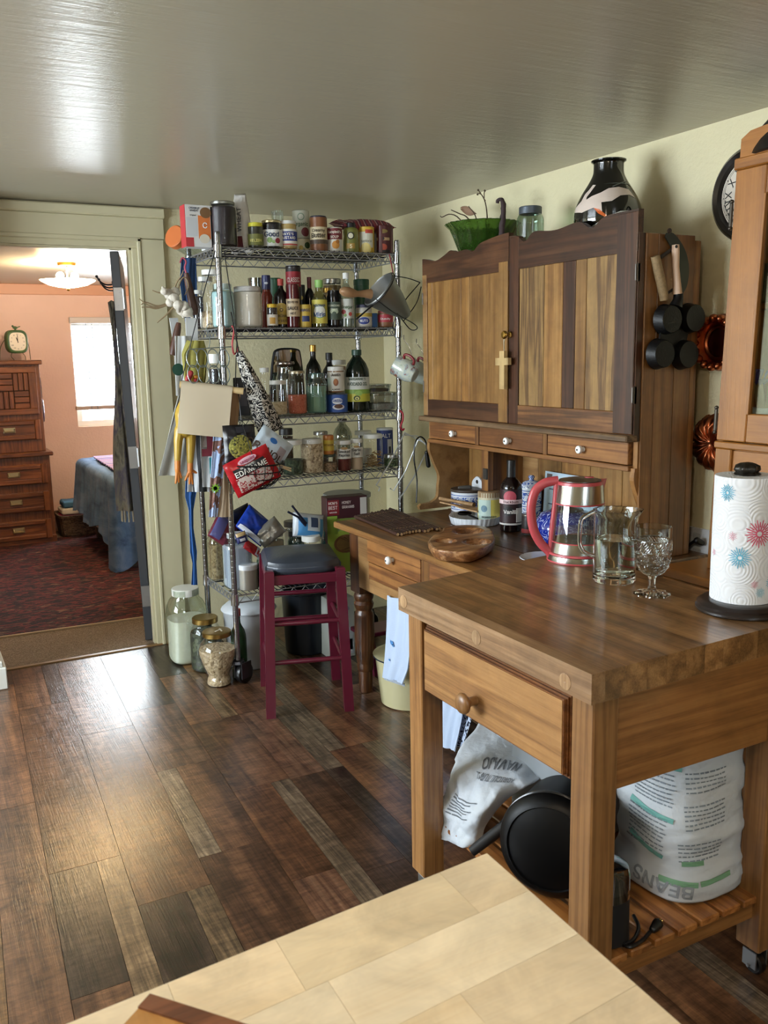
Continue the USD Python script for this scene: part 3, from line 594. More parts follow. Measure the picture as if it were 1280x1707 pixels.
# ---------------------------------------------------------------- wire shelving
SX0, SX1, SY0, SY1 = 1.207, 2.056, 3.673, 4.09
SZ = [1.897, 1.567, 1.183, .908, .408]
def shelving():
    t = T('wire_shelving', 'tall chrome wire shelving unit on casters against the back wall', 'shelving unit', (1.63, 3.88, 0))
    POST = P('#9a9ca0', .2, 1.)
    for x in (SX0, SX1):
        for y in (SY0, SY1):
            pr = []
            for k in range(72):
                z = .11 + k * .0254
                if k == 0: pr += [(0, z)]
                pr += [(.0127, z), (.0127, z + .0225), (.0122, z + .0232), (.0122, z + .0247)]
            pr += [(.0127, 1.95), (.0105, 1.956), (0, 1.957)]
            q = t.p('post', mv(lathe(pr, 14), (x, y, 0)), POST, 50)
            for z in SZ: t.p('collar', mv(lathe([(.013, z - .048), (.0185, z - .045), (.017, z + .006), (.013, z + .007)], 16), (x, y, 0)), CHROME, 40, parent=q)
            fx = .5 if y == SY0 else -.4
            w = mv(lathe([(0, -.017), (.03, -.017), (.046, -.012), (.049, 0), (.046, .012), (.03, .017), (0, .017)], 24), (x + .022, y - .012, .05), [(PI / 2, (1, 0, 0)), (fx, (0, 0, 1))])
            hd = cat(mv(bx(-.03, .034, -.024, -.019, -.03, .045, .002), (x + .015, y - .012, .06), (fx, (0, 0, 1))), mv(bx(-.03, .034, .019, .024, -.03, .045, .002), (x + .015, y - .012, .06), (fx, (0, 0, 1))), mv(lathe([(0, .095), (.03, .095), (.026, .108), (.012, .112), (0, .112)], 16), (x, y, 0)))
            c = t.p('caster', hd, P('#4a4a4e', .3, .8)); t.p('wheel', w, BLACK, 40, parent=c)
    for i, z in enumerate(SZ):
        r, m = .0032, []
        seg = lambda a, b, rr=r: m.append(tube([a, b], rr, 5))
        for zz in (z - .003, z - .036):
            seg((SX0, SY0, zz), (SX1, SY0, zz)); seg((SX0, SY1, zz), (SX1, SY1, zz)); seg((SX0, SY0, zz), (SX0, SY1, zz)); seg((SX1, SY0, zz), (SX1, SY1, zz))
        def zig(a, b, n):
            p = [V(a) + (V(b) - V(a)) * (k / n) + V([0, 0, -.004 if k % 2 else -.035]) for k in range(n + 1)]
            m.append(tube(p, .0026, 5))
        zig((SX0 + .02, SY0, z), (SX1 - .02, SY0, z), 28); zig((SX0 + .02, SY1, z), (SX1 - .02, SY1, z), 28); zig((SX0, SY0 + .02, z), (SX0, SY1 - .02, z), 16); zig((SX1, SY0 + .02, z), (SX1, SY1 - .02, z), 16)
        s = t.p('shelf', cat(m), P('#a9abae', .38, .75))
        m2 = [tube([(x, SY0 - .003, z), (x, SY1 + .003, z)], .0023, 4) for x in np.linspace(SX0 + .03, SX1 - .03, 34)] + [tube([(SX0, y, z - .006), (SX1, y, z - .006)], .003, 5) for y in (3.78, 3.88, 3.98)]
        t.p('wire_deck', cat(m2), WIRE, parent=s)
shelving()

PROF = {
    'can': [(0, 0), (.95, 0), (1, .015), (1, .03), (.97, .045), (.97, .955), (1, .97), (1, .985), (.95, 1), (.93, .985), (0, .985)],
    'plain': [(0, 0), (.94, 0), (1, .025), (1, .96), (.96, 1), (0, 1)],
    'jar': [(0, 0), (.86, 0), (.97, .02), (1, .06), (1, .72), (.97, .78), (.84, .85), (.8, .88), (.8, 1), (0, 1)],
    'widejar': [(0, 0), (.88, 0), (.98, .03), (1, .07), (1, .8), (.97, .85), (.9, .89), (.9, 1), (0, 1)],
    'bottle': [(0, 0), (.9, 0), (1, .02), (1, .56), (.96, .63), (.8, .70), (.5, .76), (.36, .80), (.33, .86), (.36, .875), (.33, .89), (.33, 1), (0, 1)],
    'squeeze': [(0, 0), (.9, 0), (1, .03), (1, .4), (.9, .55), (.98, .7), (.9, .8), (.5, .86), (.5, 1), (0, 1)],
    'jug': [(0, 0), (.9, 0), (1, .03), (1, .6), (.95, .68), (.75, .78), (.45, .86), (.35, .89), (.35, 1), (0, 1)],
    'vase': [(0, 0), (.5, 0), (.6, .02), (.85, .3), (1, .55), (.95, .7), (.7, .82), (.6, .86), (.6, 1), (0, 1)],
}
def scale_prof(pr, r, h, z1=1., k=1., zo=0.):
    out = []
    for a, z in pr:
        if z >= z1:
            p0 = out[-1] if out else (a, z); out.append((a, z1)); break
        out.append((a, z))
    out = [(a * r * k, z * h + zo) for a, z in out]
    if out[-1][0] > 0: out.append((0, out[-1][1]))
    return out

def label_on(t, R, a0, h, lab, zb=0.):
    c, (q0, q1) = lab['c'], lab['z']; half = lab.get('half', 1.25); par = None
    if c: par = t.p('label', arc_band(R + .0006, a0, half, zb + q0 * h, zb + q1 * h), P(c, lab.get('rough', .5)), 60)
    lev = 0.0014
    for s in lab.get('s', ()):
        if s[0] == 'd': m = wrap(mv(disc(s[3] * R, ry=s[5] * R if len(s) > 5 else None), (s[1] * R, 0, 0)), R + lev, a0, zb + s[2] * h); col = s[4]
        elif s[0] == 'b': m = arc_band(R + lev, a0, half, zb + s[1] * h, zb + s[2] * h); col = s[3]
        else: m = arc_band(R + lev, a0 + (s[1] + s[2]) / 2, (s[2] - s[1]) / 2, zb + s[3] * h, zb + s[4] * h, n=8); col = s[5]
        t.p('printing', m, P(col, .5), parent=par); lev += .0004
    for s in lab.get('t', ()):
        m = txt(s[0], s[2] * h, s[4] if len(s) > 4 else True); w = m.extents[0]
        if w > 1.75 * R: m = mv(m, s=(1.75 * R / w, max(.7, 1.75 * R / w) if 1.75 * R / w < .7 else 1, 1))
        t.p('lettering', wrap(m, R + .003, a0, zb + s[1] * h), P(s[3], .5), parent=par)

def J(name, label, kind, cx, top, w, row=0, sh=0, prof='jar', mat=None, lid=None, fill=None, lab=None, z=None, y=None, sq=None, group=None, turn=0., n=26):
    """A jar, can or bottle on shelf sh: cx, top and w are where the photograph shows its axis, top and width."""
    mat = mat or CLEAR; z = SZ[sh] + .0025 if z is None else z
    yy = y if y is not None else (3.70, 3.86, 3.995)[row]; r = .03
    for _ in range(3):
        yc = yy + r if (row == 0 and y is None) else yy
        p = at(cx, top, 'y', yc); r = w / 2 * depth((p[0], yc, z)) / FPX
    h = p[2] - z
    t = T(name, label, kind, (p[0], yc, z), group=group, rel=True)
    a0 = math.atan2(-yc, -p[0]) + turn; pr = PROF[prof] if isinstance(prof, str) else prof
    lh = lid[1] if lid else 0
    body = scale_prof(pr, r, h, 1 - lh * .15 if lid else 1)
    t.p('body', lathe(body, n, sq=sq), mat, 50)
    if fill:
        t.p('contents', lathe(scale_prof(pr, r, h, fill[1], .93, .004), n, sq=sq), fill[0], 50)
    if lid:
        m = lid[0]; rr = r * lid[2]; z0 = h * (1 - lh)
        t.p('lid', lathe([(rr * .9, z0), (rr, z0 + .001), (rr * 1.0, h - .003), (rr * .94, h), (0, h)], 30, mod=(lambda a, q, zz: 1 + .02 * math.cos(30 * a)) if len(lid) > 3 else None), m, 40)
    if lab:
        zc = (lab['z'][0] + lab['z'][1]) / 2; rad = np.interp(zc, [q[1] for q in pr], [q[0] for q in pr]) * r * (1.0 if not sq else 1.06)
        label_on(t, rad + .0008, a0, h, lab)
    return t, r, h, (p[0], yc, z)

LIDW = P('#dcdcd6', .4); LIDG = P('#a8a08a', .3, .8); LIDB = P('#17171a', .4); LIDS = P('#9c9c98', .3, .9)
POWDER = P('#dcd8cc', .9, var=.05, vs=40); OATS = SPECK('oats', ['#a8967a', '#cbb896', '#8d795c'], 120, .9)

# ---- top shelf
def carton(name, label, kind, pl, pr, top, sh, y, dpt, faces, z=None, cat_=None):
    """A box on a shelf: its front face runs between the pixels pl and pr (x, depth y0..y1)."""
    z = SZ[sh] + .0025 if z is None else z
    a, b = at(pl[0], top, 'y', pl[1]), at(pr[0], top, 'y', pr[1]); h = a[2] - z
    d = V([b[0] - a[0], pr[1] - pl[1], 0]); L = np.linalg.norm(d); d /= L; nrm = V([d[1], -d[0], 0])
    o = V([a[0], pl[1], z]); t = T(name, label, kind, tuple(o), rz=math.degrees(math.atan2(d[1], d[0])), rel=True)
    t.p('box', bx(0, L, 0, dpt, 0, h, .0015), P(faces['c'], .5))
    for f in faces.get('r', ()):   # rectangles on the front: x0,x1,z0,z1 fractions, colour
        t.p('printing', bx(f[0] * L, f[1] * L, -.0004 - .0002 * f[5] if len(f) > 5 else -.0005, .001, f[2] * h, f[3] * h, 0), P(f[4], .5))
    for f in faces.get('d', ()):
        t.p('printing', plane_map(disc(f[2] * L, .0003, ry=f[3] * L), (f[0] * L, -.0011, f[1] * h), (1, 0, 0), (0, 0, 1)), P(f[4], .5))
    for f in faces.get('l', ()):   # rectangles on the left end
        t.p('printing', bx(-.0006, .001, f[0] * dpt, f[1] * dpt, f[2] * h, f[3] * h, 0), P(f[4], .5))
    for f in faces.get('t', ()):
        m = txt(f[0], f[3] * h, True); wd = m.extents[0]
        if wd > f[5] * L: m = mv(m, s=(f[5] * L / wd, 1, 1))
        t.p('lettering', plane_map(m, (f[1] * L, -.0016, f[2] * h), (1, 0, 0), (0, 0, 1)), P(f[4], .5))
    return t

carton('cereal_box', 'white hot cereal box with a red end standing at the left of the top shelf', 'box', (307, 3.74), (350, 3.74), 340, 0, 3.8, .07,
       dict(c='#d8d9d8', l=[(0, 1, 0, 1, '#b23238')], r=[(0, .3, 0, .22, '#b5343a'), (.5, .97, .2, .75, '#d97a3c'), (.04, .46, .25, .7, '#c9cdd2')], d=[(.8, .82, .22, .2, '#7a5a3a'), (.72, .2, .2, .17, '#d9d2c0')],
            t=[('CREAM of', .36, .92, .04, '#20304e', .5), ('WHEAT', .36, .86, .045, '#20304e', .5), ('Original', .3, .75, .03, '#555555', .4), ('C', .75, .52, .13, '#e9eef2', .3)]))
carton('cracker_box', 'narrow white and blue carton tucked between the cereal box and the dark jar', 'box', (339, 3.83), (356, 3.83), 366, 0, 3.8, .05, dict(c='#d9dcdc', r=[(.35, 1, .55, 1, '#3f83b8'), (.0, .4, .3, .5, '#b9bcc0')]))
_o = at(294, 396, 'y', 4.0); t = T('plastic_jar', 'clear plastic jar with an orange lid lying at the left end of the top shelf', 'jar', tuple(_o), rel=True)
_d = V([-.80, -.52, .30]); _d /= np.linalg.norm(_d); _rot = [(math.acos(_d[2]), np.cross((0, 0, 1), _d))]
t.p('body', mv(lathe(scale_prof(PROF['widejar'], .046, .13), 24), -_d * .14, _rot), GL('#eef4f4', .14), 50); t.p('lid', mv(lathe([(0, .02), (.045, .02), (.049, .016), (.049, -.012), (.044, -.013)][::-1], 30, mod=lambda a, r, z: 1 + .015 * math.cos(30 * a)), (0, 0, 0), _rot), P('#c26a36', .45), 40)
J('glass_jar', 'large jar of near black contents with a silver lid on the top shelf', 'jar', 370, 337, 47, 0, 0, 'widejar', lid=(LIDS, .07, .86), fill=(P('#1b1118', .5, var=.3), .86))
def bag(name, label, kind, o, wd, h, dp, right, up, mat, prints=(), texts=(), seed=1, taper=0.):
    """A filled pouch: pillow shape with crimped ends."""
    right, up = V(right, float), V(up, float); right /= np.linalg.norm(right); up /= np.linalg.norm(up); nrm = np.cross(right, up)
    def th(u, v): return dp / 2 * (max(0, 1 - abs(u) ** 2.6) ** .6) * (max(0, 1 - abs(v) ** 3.2) ** .7)
    U = np.linspace(-1, 1, 19); W_ = np.linspace(-1, 1, 25)
    def surf(sg):
        P_ = []
        for v in W_:
            for u in U:
                k = th(u, v); pinch = (1 - .10 * (k / (dp / 2 + 1e-9))) * (1 - taper * ((v + 1) / 2) ** 1.6)
                w = meshkit.fbm(V([u * 2.1 + seed, v * 2.3, sg * 3.]), 3, seed) - .5
                P_.append((u * wd / 2 * pinch, v * h / 2, sg * (k + w * dp * .35 * min(1, k / (dp * .2 + 1e-9)))))
        return V(P_)
    F, B = surf(1), surf(-1); n = len(U); i, j = np.meshgrid(np.arange(len(W_) - 1), np.arange(n - 1), indexing='ij')
    a, b, c, d = i * n + j, i * n + j + 1, (i + 1) * n + j + 1, (i + 1) * n + j
    f = np.stack([np.stack([a, b, c], -1), np.stack([a, c, d], -1)], 2).reshape(-1, 3)
    m = clean(tm(np.vstack([F, B]), np.vstack([f, f[:, ::-1] + len(F)])))
    o = V(o, float); t = T(name, label, kind, tuple(o), rel=True)
    t.p('pouch', plane_map(m, (0, 0, 0), right, up), mat, 60)
    def drape(g, lift):
        g = g.subdivide_to_size(.012, max_iter=5); v = g.vertices
        zz = V([th(min(1, max(-1, x / (wd / 2) / .93)), min(1, max(-1, y / (h / 2)))) + dp * .14 * min(1, th(x / (wd / 2), y / (h / 2)) / (dp * .2 + 1e-9)) for x, y in v[:, :2]])
        return plane_map(tm(np.c_[v[:, :2], v[:, 2] + zz + lift], g.faces), (0, 0, 0), right, up)
    for k, s in enumerate(prints):   # (x0,x1,y0,y1 in -1..1, colour) or ('e', cx, cy, rx, ry, colour)
        if s[0] == 'e': g = mv(disc(s[3] * wd / 2, .0005, ry=s[4] * h / 2), (s[1] * wd / 2, s[2] * h / 2, 0)); col = s[5]
        else: g = ext([(s[0] * wd / 2, s[2] * h / 2), (s[1] * wd / 2, s[2] * h / 2), (s[1] * wd / 2, s[3] * h / 2), (s[0] * wd / 2, s[3] * h / 2)], .0005); col = s[4]
        t.p('printing', drape(g, .001 + .0006 * k), P(col, .4) if isinstance(col, str) else col)
    for s in texts:                  # (text, cx, cy, height m, colour)
        t.p('lettering', drape(mv(txt(s[0], s[3], True), (s[1] * wd / 2, s[2] * h / 2, 0), (s[5] if len(s) > 5 else 0, (0, 0, 1))), .004), P(s[4], .5))
    return t
p = at(402, 373, 'y', 3.79); bag('flour_bag', 'white and maroon paper bag standing on edge beside the dark jar', 'bag', p, .105, .245, .05, (.72, -.69, 0), (0, 0, 1), P('#cfccc6', .35, bump=.002, bs=30), [(-.9, .3, -.85, -.45, '#5a2228')], [('WHEAT', .1, .1, .02, '#5a5a5a', PI / 2)], 5, taper=.5)
YL = P('#c9c23a', .4)
J('spice_jar', 'small dark jar with a yellow lid on the top shelf', 'jar', 425, 372, 26, 0, 0, 'widejar', lid=(YL, .16, .93), fill=(P('#33301f', .6, var=.3), .8), lab=dict(c='#6d6f35', z=(.12, .55), t=[('RELISH', .3, .1, '#d8d27a')]))
J('jam_jar', 'dark jam jar with a gold lid and white fruit label on the top shelf', 'jar', 452, 368, 36, 0, 0, 'widejar', lid=(P('#b3a67c', .3, .7), .1, .9), fill=(P('#120d14', .4), .88), lab=dict(c='#d5d6d0', z=(.1, .66), t=[('Good', .5, .16, '#2a3a5a')], s=[('d', -.2, .3, .25, '#7f9a5a'), ('d', .55, .28, .24, '#8a2c3a'), ('d', .15, .24, .14, '#93b070')]))
J('tumbler', 'clear glass tumbler standing behind the jam jar on the top shelf', 'tumbler', 462, 352, 20, 1, 0, [(0, 0), (.8, 0), (.85, .03), (1, 1), (.94, 1), (.8, .06), (0, .06)], mat=GL('#dfe6e4', .14))
J('mustard_jar', 'jar of pale mustard with a white lid and blue label on the top shelf', 'jar', 479, 369, 30, 0, 0, 'widejar', lid=(LIDW, .12, .93), fill=(P('#b59a5c', .6), .86), lab=dict(c='#dcdad2', z=(.14, .7), s=[('b', .3, .62, '#27357e'), ('b', .15, .2, '#b4463a')], t=[('RAYE\'S', .53, .09, '#e8e6da'), ('MUSTARD', .4, .09, '#e8e6da')]))
t_, r_, h_, q_ = J('food_can', 'short can with a floral label under the tall white can', 'can', 505, 399, 25, 1, 0, 'can', mat=P('#c9c0a2', .4), lab=dict(c='#cfc6a6', z=(.06, .94), s=[('d', .6, .55, .42, '#2f4a2a'), ('d', -.3, .4, .3, '#b59a4a'), ('d', .1, .3, .2, '#8f8a5a')]))
J('food_can', 'tall pale can with a green blossom print standing on the short can', 'can', 501, 352, 29, 1, 0, 'can', mat=P('#c6c7b6', .35), z=q_[2] + h_ + .0005, lab=dict(c='#c9cab9', z=(.05, .95), s=[('d', .0, .76, .42, '#8fa08a'), ('d', 0, .76, .3, '#cfd0c0'), ('d', .5, .22, .5, '#7a3438')], t=[('organic', .5, .13, '#4a6a4a')]))
J('peanut_butter_jar', 'nut butter jar with a navy lid and cream label on the top shelf', 'jar', 530, 361, 29, 0, 0, 'plain', mat=P('#7c4c2a', .4), lid=(P('#20263a', .4), .3, .93, 1), lab=dict(c='#cdbf9c', z=(.2, .68), s=[('b', .2, .32, '#4a3a2c')], t=[('Creamy', .58, .08, '#3a3024'), ('Butter', .44, .12, '#3a3024')]))
J('soup_can', 'dark red and white soup can on the top shelf', 'can', 557, 380, 26, 0, 0, 'can', mat=P('#c9c6bc', .35), lab=dict(c='#d3cfc4', z=(.05, .95), s=[('b', .5, .95, '#6e2028'), ('d', .15, .27, .5, '#c98a3a'), ('d', .4, .4, .25, '#a86a2a')], t=[("Campbell's", .8, .14, '#e6ddd0'), ('SOUP', .6, .1, '#e6ddd0')]))
J('mustard_bottle', 'olive green squeeze bottle with a black cap and badge on the top shelf', 'bottle', 584, 372, 26, 0, 0, 'squeeze', mat=P('#76783a', .35), lid=(LIDB, .22, .62), lab=dict(c=None, z=(.2, .7), half=1., s=[('d', 0, .55, .45, '#1c1c18'), ('d', 0, .55, .33, '#cfcab0'), ('r', -.6, .5, .12, .3, '#a5823a')], t=[('5', .2, .12, '#efe6c0')]))
J('food_can', 'yellow can with a white label on the top shelf', 'can', 610, 379, 27, 0, 0, 'can', mat=P('#c9a332', .35), lab=dict(c='#c9a332', z=(.05, .95), s=[('r', -.9, .9, .2, .8, '#cdc9b6'), ('r', -.1, .9, .74, .88, '#b8402e'), ('d', -.1, .16, .7, '#d5c27a')], t=[('tapioca', .45, .09, '#8a8a7a')]))
J('coffee_can', 'dark red square can with a cup picture at the right end of the top shelf', 'can', 638, 377, 28, 0, 0, 'plain', mat=P('#4e1e20', .35), sq=5, lab=dict(c='#4e1e20', z=(.03, .97), half=.75, s=[('b', .46, .56, '#a88a62'), ('d', 0, .52, .16, '#2a1a16'), ('d', 0, .78, .55, '#7e6a36', .22), ('d', 0, .22, .45, '#a0442e', .36), ('b', .03, .12, '#1b1414')]))
p = at(604, 373, 'y', 3.80)
bag('fabric_pouch', 'red and navy chevron fabric pouch lying across the cans on the top shelf', 'pouch', (p[0], 3.80, at(604, 382, 'y', 3.76)[2] + .022), .285, .15, .055, (1, 0, .02), (0, .98, .2), STRIPES('pouch_weave', [(0, '#7d2a30'), (.3, '#b9a49c'), (.42, '#7d2a30'), (.6, '#20263e'), (.72, '#8a3038')], 'x', .03), seed=9)

# ---- second shelf
J('glass_jar', 'dark brown filled jar with a white lid at the left end of the second shelf', 'jar', 328, 484, 20, 2, 1, 'jar', lid=(LIDW, .1, .85), fill=(P('#24140f', .5), .82))
J('glass_bottle', 'tall clear milk bottle with a little grain in it, behind the front left post', 'bottle', 352, 450, 36, 1, 1, [(0, 0), (.9, 0), (1, .03), (1, .55), (.9, .7), (.78, .82), (.78, 1), (0, 1)], sq=5, lid=(LIDW, .09, .9), fill=(OATS, .28))
J('glass_bottle', 'second clear bottle with a white lid half hidden behind the tall milk bottle', 'bottle', 340, 462, 30, 2, 1, 'jar', sq=5, lid=(LIDW, .09, .88), fill=(POWDER, .3))
J('glass_jar', 'pale blue glass jar with a white lid crossed by the front left post', 'jar', 370, 473, 38, 0, 1, 'jar', mat=GL('#e4f1f2', .1), lid=(LIDW, .13, .72), fill=(P('#bccfcf', .8), .8))
J('glass_jar', 'squat jar of white powder with a gingham white lid on the second shelf', 'jar', 411, 478, 49, 0, 1, 'widejar', lid=(P('#cfcccb', .5, var=.12, vs=180), .13, .88), fill=(POWDER, .84))
J('serving_bowl', 'smoky glass bowl with a dark rim behind the gingham lid jar', 'bowl', 428, 464, 30, 2, 1, [(0, 0), (.5, 0), (.6, .02), (.95, .9), (1, 1), (.93, 1), (.5, .06), (0, .06)], mat=GL('#7d8580', .2))
J('hot_sauce_bottle', 'red orange sauce bottle with a navy cap on the second shelf', 'bottle', 443, 459, 21, 1, 1, [(0, 0), (.9, 0), (1, .02), (.98, .42), (.85, .5), (.95, .6), (.66, .68), (.6, .7), (.6, 1), (0, 1)], mat=P('#7a2a18', .25), lid=(P('#232a58', .35), .27, .68), lab=dict(c=None, z=(.7, 1), s=[('d', 0, .85, .45, '#c9cdd8', .3)]))
J('food_can', 'dark green can behind the soy sauce bottle', 'can', 456, 464, 24, 2, 1, 'can', mat=P('#2a5a3e', .4))
J('soy_sauce_bottle', 'soy sauce bottle with a red cap and yellow label on the second shelf', 'bottle', 467, 465, 25, 0, 1, 'bottle', mat=P('#140d0c', .12), lid=(P('#b5443c', .4), .14, .42), lab=dict(c='#b89a3e', z=(.07, .46), half=1.1, s=[('d', 0, .42, .78, '#c7ad58', .5), ('d', 0, .36, .22, '#26221a'), ('d', 0, .36, .13, '#c7ad58')], t=[('KIKKOMAN', .24, .05, '#26221a'), ('SOY SAUCE', .14, .045, '#26221a')]), y=3.77)
J('honey_jar', 'small dark jar with a yellow lid and picture label in front of the soy sauce', 'jar', 453, 507, 18, 0, 1, 'widejar', lid=(P('#c9a62c', .4), .16, .93), fill=(P('#1b1110', .4), .8), lab=dict(c='#c9c2b4', z=(.08, .55), s=[('r', -.5, .5, .15, .42, '#b58a3a')]))
J('hot_sauce_bottle', 'dark red pepper sauce bottle with a cream label on the second shelf', 'bottle', 487, 474, 22, 0, 1, 'plain', mat=P('#4c1018', .15), lab=dict(c='#bda98a', z=(.25, .66), t=[('RED PEPPER', .58, .07, '#2a1a14'), ('SAUCE', .44, .1, '#2a1a14'), ('HOT', .32, .05, '#2a1a14')]))
J('food_can', 'red and dark classic roast can standing tall behind the pepper sauce bottle', 'can', 488, 443, 25, 1, 1, 'can', mat=P('#26201e', .35), lid=(P('#b9bcc0', .3), .04, .97), lab=dict(c='#26201e', z=(.05, .95), s=[('b', .66, .9, '#9c2430'), ('d', 0, .5, .6, '#b59a78', .42)], t=[('CLASSIC', .77, .1, '#e0c9c0')]))
J('tin_box', 'black and yellow tin behind the pepper sauce bottle', 'tin', 501, 475, 14, 1, 1, 'plain', mat=P('#1c1b18', .4), lab=dict(c=None, z=(.3, .9), s=[('d', 0, .7, .5, '#a08a3a'), ('d', 0, .45, .4, '#a08a3a')]))
J('wine_bottle', 'slim black bottle with a red capsule on the second shelf', 'bottle', 515, 462, 17, 1, 1, 'bottle', mat=P('#0f0d10', .15), lid=(P('#6a1c22', .35), .27, .42))
J('spice_tin', 'yellow tin of seasoning at the front of the second shelf', 'tin', 508, 508, 20, 0, 1, 'plain', mat=P('#bfa240', .4), lab=dict(c='#bfa240', z=(.04, .96), s=[('r', -.5, .7, .25, .5, '#25305e')], t=[('BRAGG', .75, .12, '#25305e')]))
J('rice_wine_bottle', 'pale bottle with a light green cap and white oval label on the second shelf', 'bottle', 531, 467, 26, 0, 1, [(0, 0), (.9, 0), (1, .02), (1, .56), (.9, .64), (.6, .72), (.45, .78), (.45, 1), (0, 1)], mat=GL('#c9c79a', .12), lid=(P('#8fc06a', .4), .16, .52), fill=(P('#8a8a5c', .3), .6), lab=dict(c='#c6ba52', z=(.08, .58), s=[('d', 0, .33, .85, '#4a7a5a', .8), ('d', 0, .33, .78, '#d6d8cf', .72)], t=[('MIZKAN', .46, .05, '#3a4a6a'), ('Mirin', .27, .09, '#2a4a7a')]))
J('glass_jar', 'wide jar of amber preserve with a silver lid behind the bottles', 'jar', 553, 465, 32, 2, 1, 'widejar', lid=(LIDS, .1, .92), fill=(P('#6a5326', .4), .85))
J('glass_jar', 'small jar of honey with a brass lid in front of the amber preserve', 'jar', 545, 480, 17, 1, 1, 'jar', lid=(BRASS, .12, .9), fill=(P('#8a6a26', .3), .8))
J('syrup_bottle', 'black syrup bottle with a silver cap and leafy label on the second shelf', 'bottle', 556, 484, 24, 0, 1, 'widejar', mat=P('#100d10', .15), lid=(LIDS, .08, .7), lab=dict(c='#3c4a3c', z=(.2, .68), t=[('CONCORD', .58, .05, '#c9cdb8'), ('GRAPE', .48, .05, '#c9cdb8')], s=[('d', 0, .42, .6, '#a9b59a', .35), ('d', 0, .36, .3, '#3c4a3c')]))
J('vinegar_bottle', 'clear vinegar bottle with a white cap behind the pestle', 'bottle', 576, 455, 25, 0, 1, 'bottle', mat=GL('#dfe6e6', .14), lid=(LIDW, .11, .42), fill=(P('#9aa49c', .2), .5), lab=dict(c='#c9cbc2', z=(.16, .52), half=1.1, s=[('d', -.4, .28, .3, '#9a3a3a'), ('d', -.2, .22, .2, '#7a9a5a'), ('d', .5, .24, .25, '#b04a42')], t=[('Vinegar', .37, .075, '#3a5a3a')]))
J('cheese_can', 'dark green shaker can at the back right of the second shelf', 'can', 602, 466, 26, 2, 1, 'can', mat=P('#1f5236', .4), lid=(P('#1d4c34', .4), .12, 1.0), lab=dict(c=None, z=(.3, .9), t=[('GRATED', .7, .07, '#cfd6cc')]))
J('spread_jar', 'small jar with a blue and yellow label below the metal sieve', 'jar', 606, 508, 27, 0, 1, 'widejar', mat=P('#b8b4a8', .4), lid=(P('#3b3f5a', .35), .3, .95), lab=dict(c='#cac6bc', z=(.08, .66), s=[('b', .46, .62, '#b69a3c'), ('d', 0, .28, .72, '#2a3a82', .42)], t=[('NUTS', .28, .1, '#e0e0da')]))
carton('drink_box', 'narrow blue carton between two small jars on the second shelf', 'box', (620, 3.73), (629, 3.725), 522, 1, 3.73, .05, dict(c='#2d5f9a'))
J('peanut_butter_jar', 'jar with a red label below the metal sieve at the right of the second shelf', 'jar', 642, 518, 26, 0, 1, 'widejar', mat=P('#8a5c3c', .4), lid=(P('#b4585c', .4), .2, .95), lab=dict(c='#b23a44', z=(.3, .75), t=[('Crunchy', .5, .12, '#e6ddd6')]))

# ---- third shelf
def handled_case():
    p = at(478, 585, 'y', 3.99); z = SZ[2] + .003; h = p[2] - z + .01
    t = T('plastic_case', 'smoky plastic case with a thick black rim at the back of the third shelf', 'case', (p[0], 3.99, z), rel=True)
    w = .075; arch = [(-w * 1.25, .004), (-w * 1.15, h * .4), (-w * .9, h * .85), (-w * .6, h - .008), (w * .6, h - .008), (w * .85, h * .88), (w, h * .4), (w, .004)]
    t.p('rim', tube([(x, 0, q) for x, q in curve(arch, 40)], .009, 8), BLACKM, 50); t.p('shell', plane_map(ext([(x, q) for x, q in curve(arch, 30)], .02), (0, .01, 0), (1, 0, 0), (0, 0, 1)), GL('#6d6a5c', .25))
handled_case()
t_, r_, h_, q_ = J('glass_jar', 'round shouldered clear jar with a flat glass stopper at the back of the third shelf', 'jar', 475, 612, 32, 1, 2, 'jar', mat=GL('#cfd8d4', .14))
t_.p('stopper', lathe([(0, h_), (.4 * r_, h_), (.55 * r_, h_ + .004), (.95 * r_, h_ + .012), (.98 * r_, h_ + .02), (.9 * r_, h_ + .026), (0, h_ + .027)], 26), GL('#c9b8b4', .2), 40)
J('glass_jar', 'jar of pale grain with a white lid left of the red lentils', 'jar', 463, 634, 29, 0, 2, 'jar', lid=(LIDW, .12, .97), fill=(SPECK('rice', ['#b8a684', '#cdbd9c', '#a8946e'], 170, .8), .36))
J('glass_jar', 'tall jar half full of coral red lentils with a gold lid', 'jar', 494, 618, 33, 0, 2, 'jar', lid=(LIDG, .07, .82), fill=(SPECK('lentils', ['#a8543c', '#c26a50', '#b86048'], 190, .7), .43))
J('olive_oil_bottle', 'black oil bottle with a gold cap behind the aqua jar', 'bottle', 521, 575, 27, 1, 2, 'bottle', mat=P('#0f120d', .12), lid=(BRASS, .1, .4))
J('glass_jar', 'aqua glass jar of pale powder with embossed lettering on the third shelf', 'jar', 527, 622, 34, 0, 2, 'jar', mat=GL('#bfdcd9', .12), fill=(P('#a9c0ae', .7), .66), lid=(P('#2c5c60', .35), .1, .72), lab=dict(c=None, z=(.2, .6), t=[('Ball', .48, .12, '#8fb0a4')]))
J('olive_oil_bottle', 'second dark bottle with a black cap further back on the third shelf', 'bottle', 548, 588, 26, 2, 2, 'bottle', mat=P('#121014', .15), lid=(LIDB, .13, .44))
J('pill_bottle', 'tiny dark bottle with a white cap between the aqua jar and the blue can', 'bottle', 541, 630, 12, 1, 2, 'plain', mat=P('#191a1c', .3), lid=(LIDW, .2, .95))
J('almond_butter_jar', 'jar with a white lid standing behind the almond jar', 'jar', 563, 600, 28, 2, 2, 'widejar', lid=(LIDW, .1, .95), fill=(P('#7d5a3c', .6), .86), lab=dict(c='#c9c6be', z=(.3, .8)))
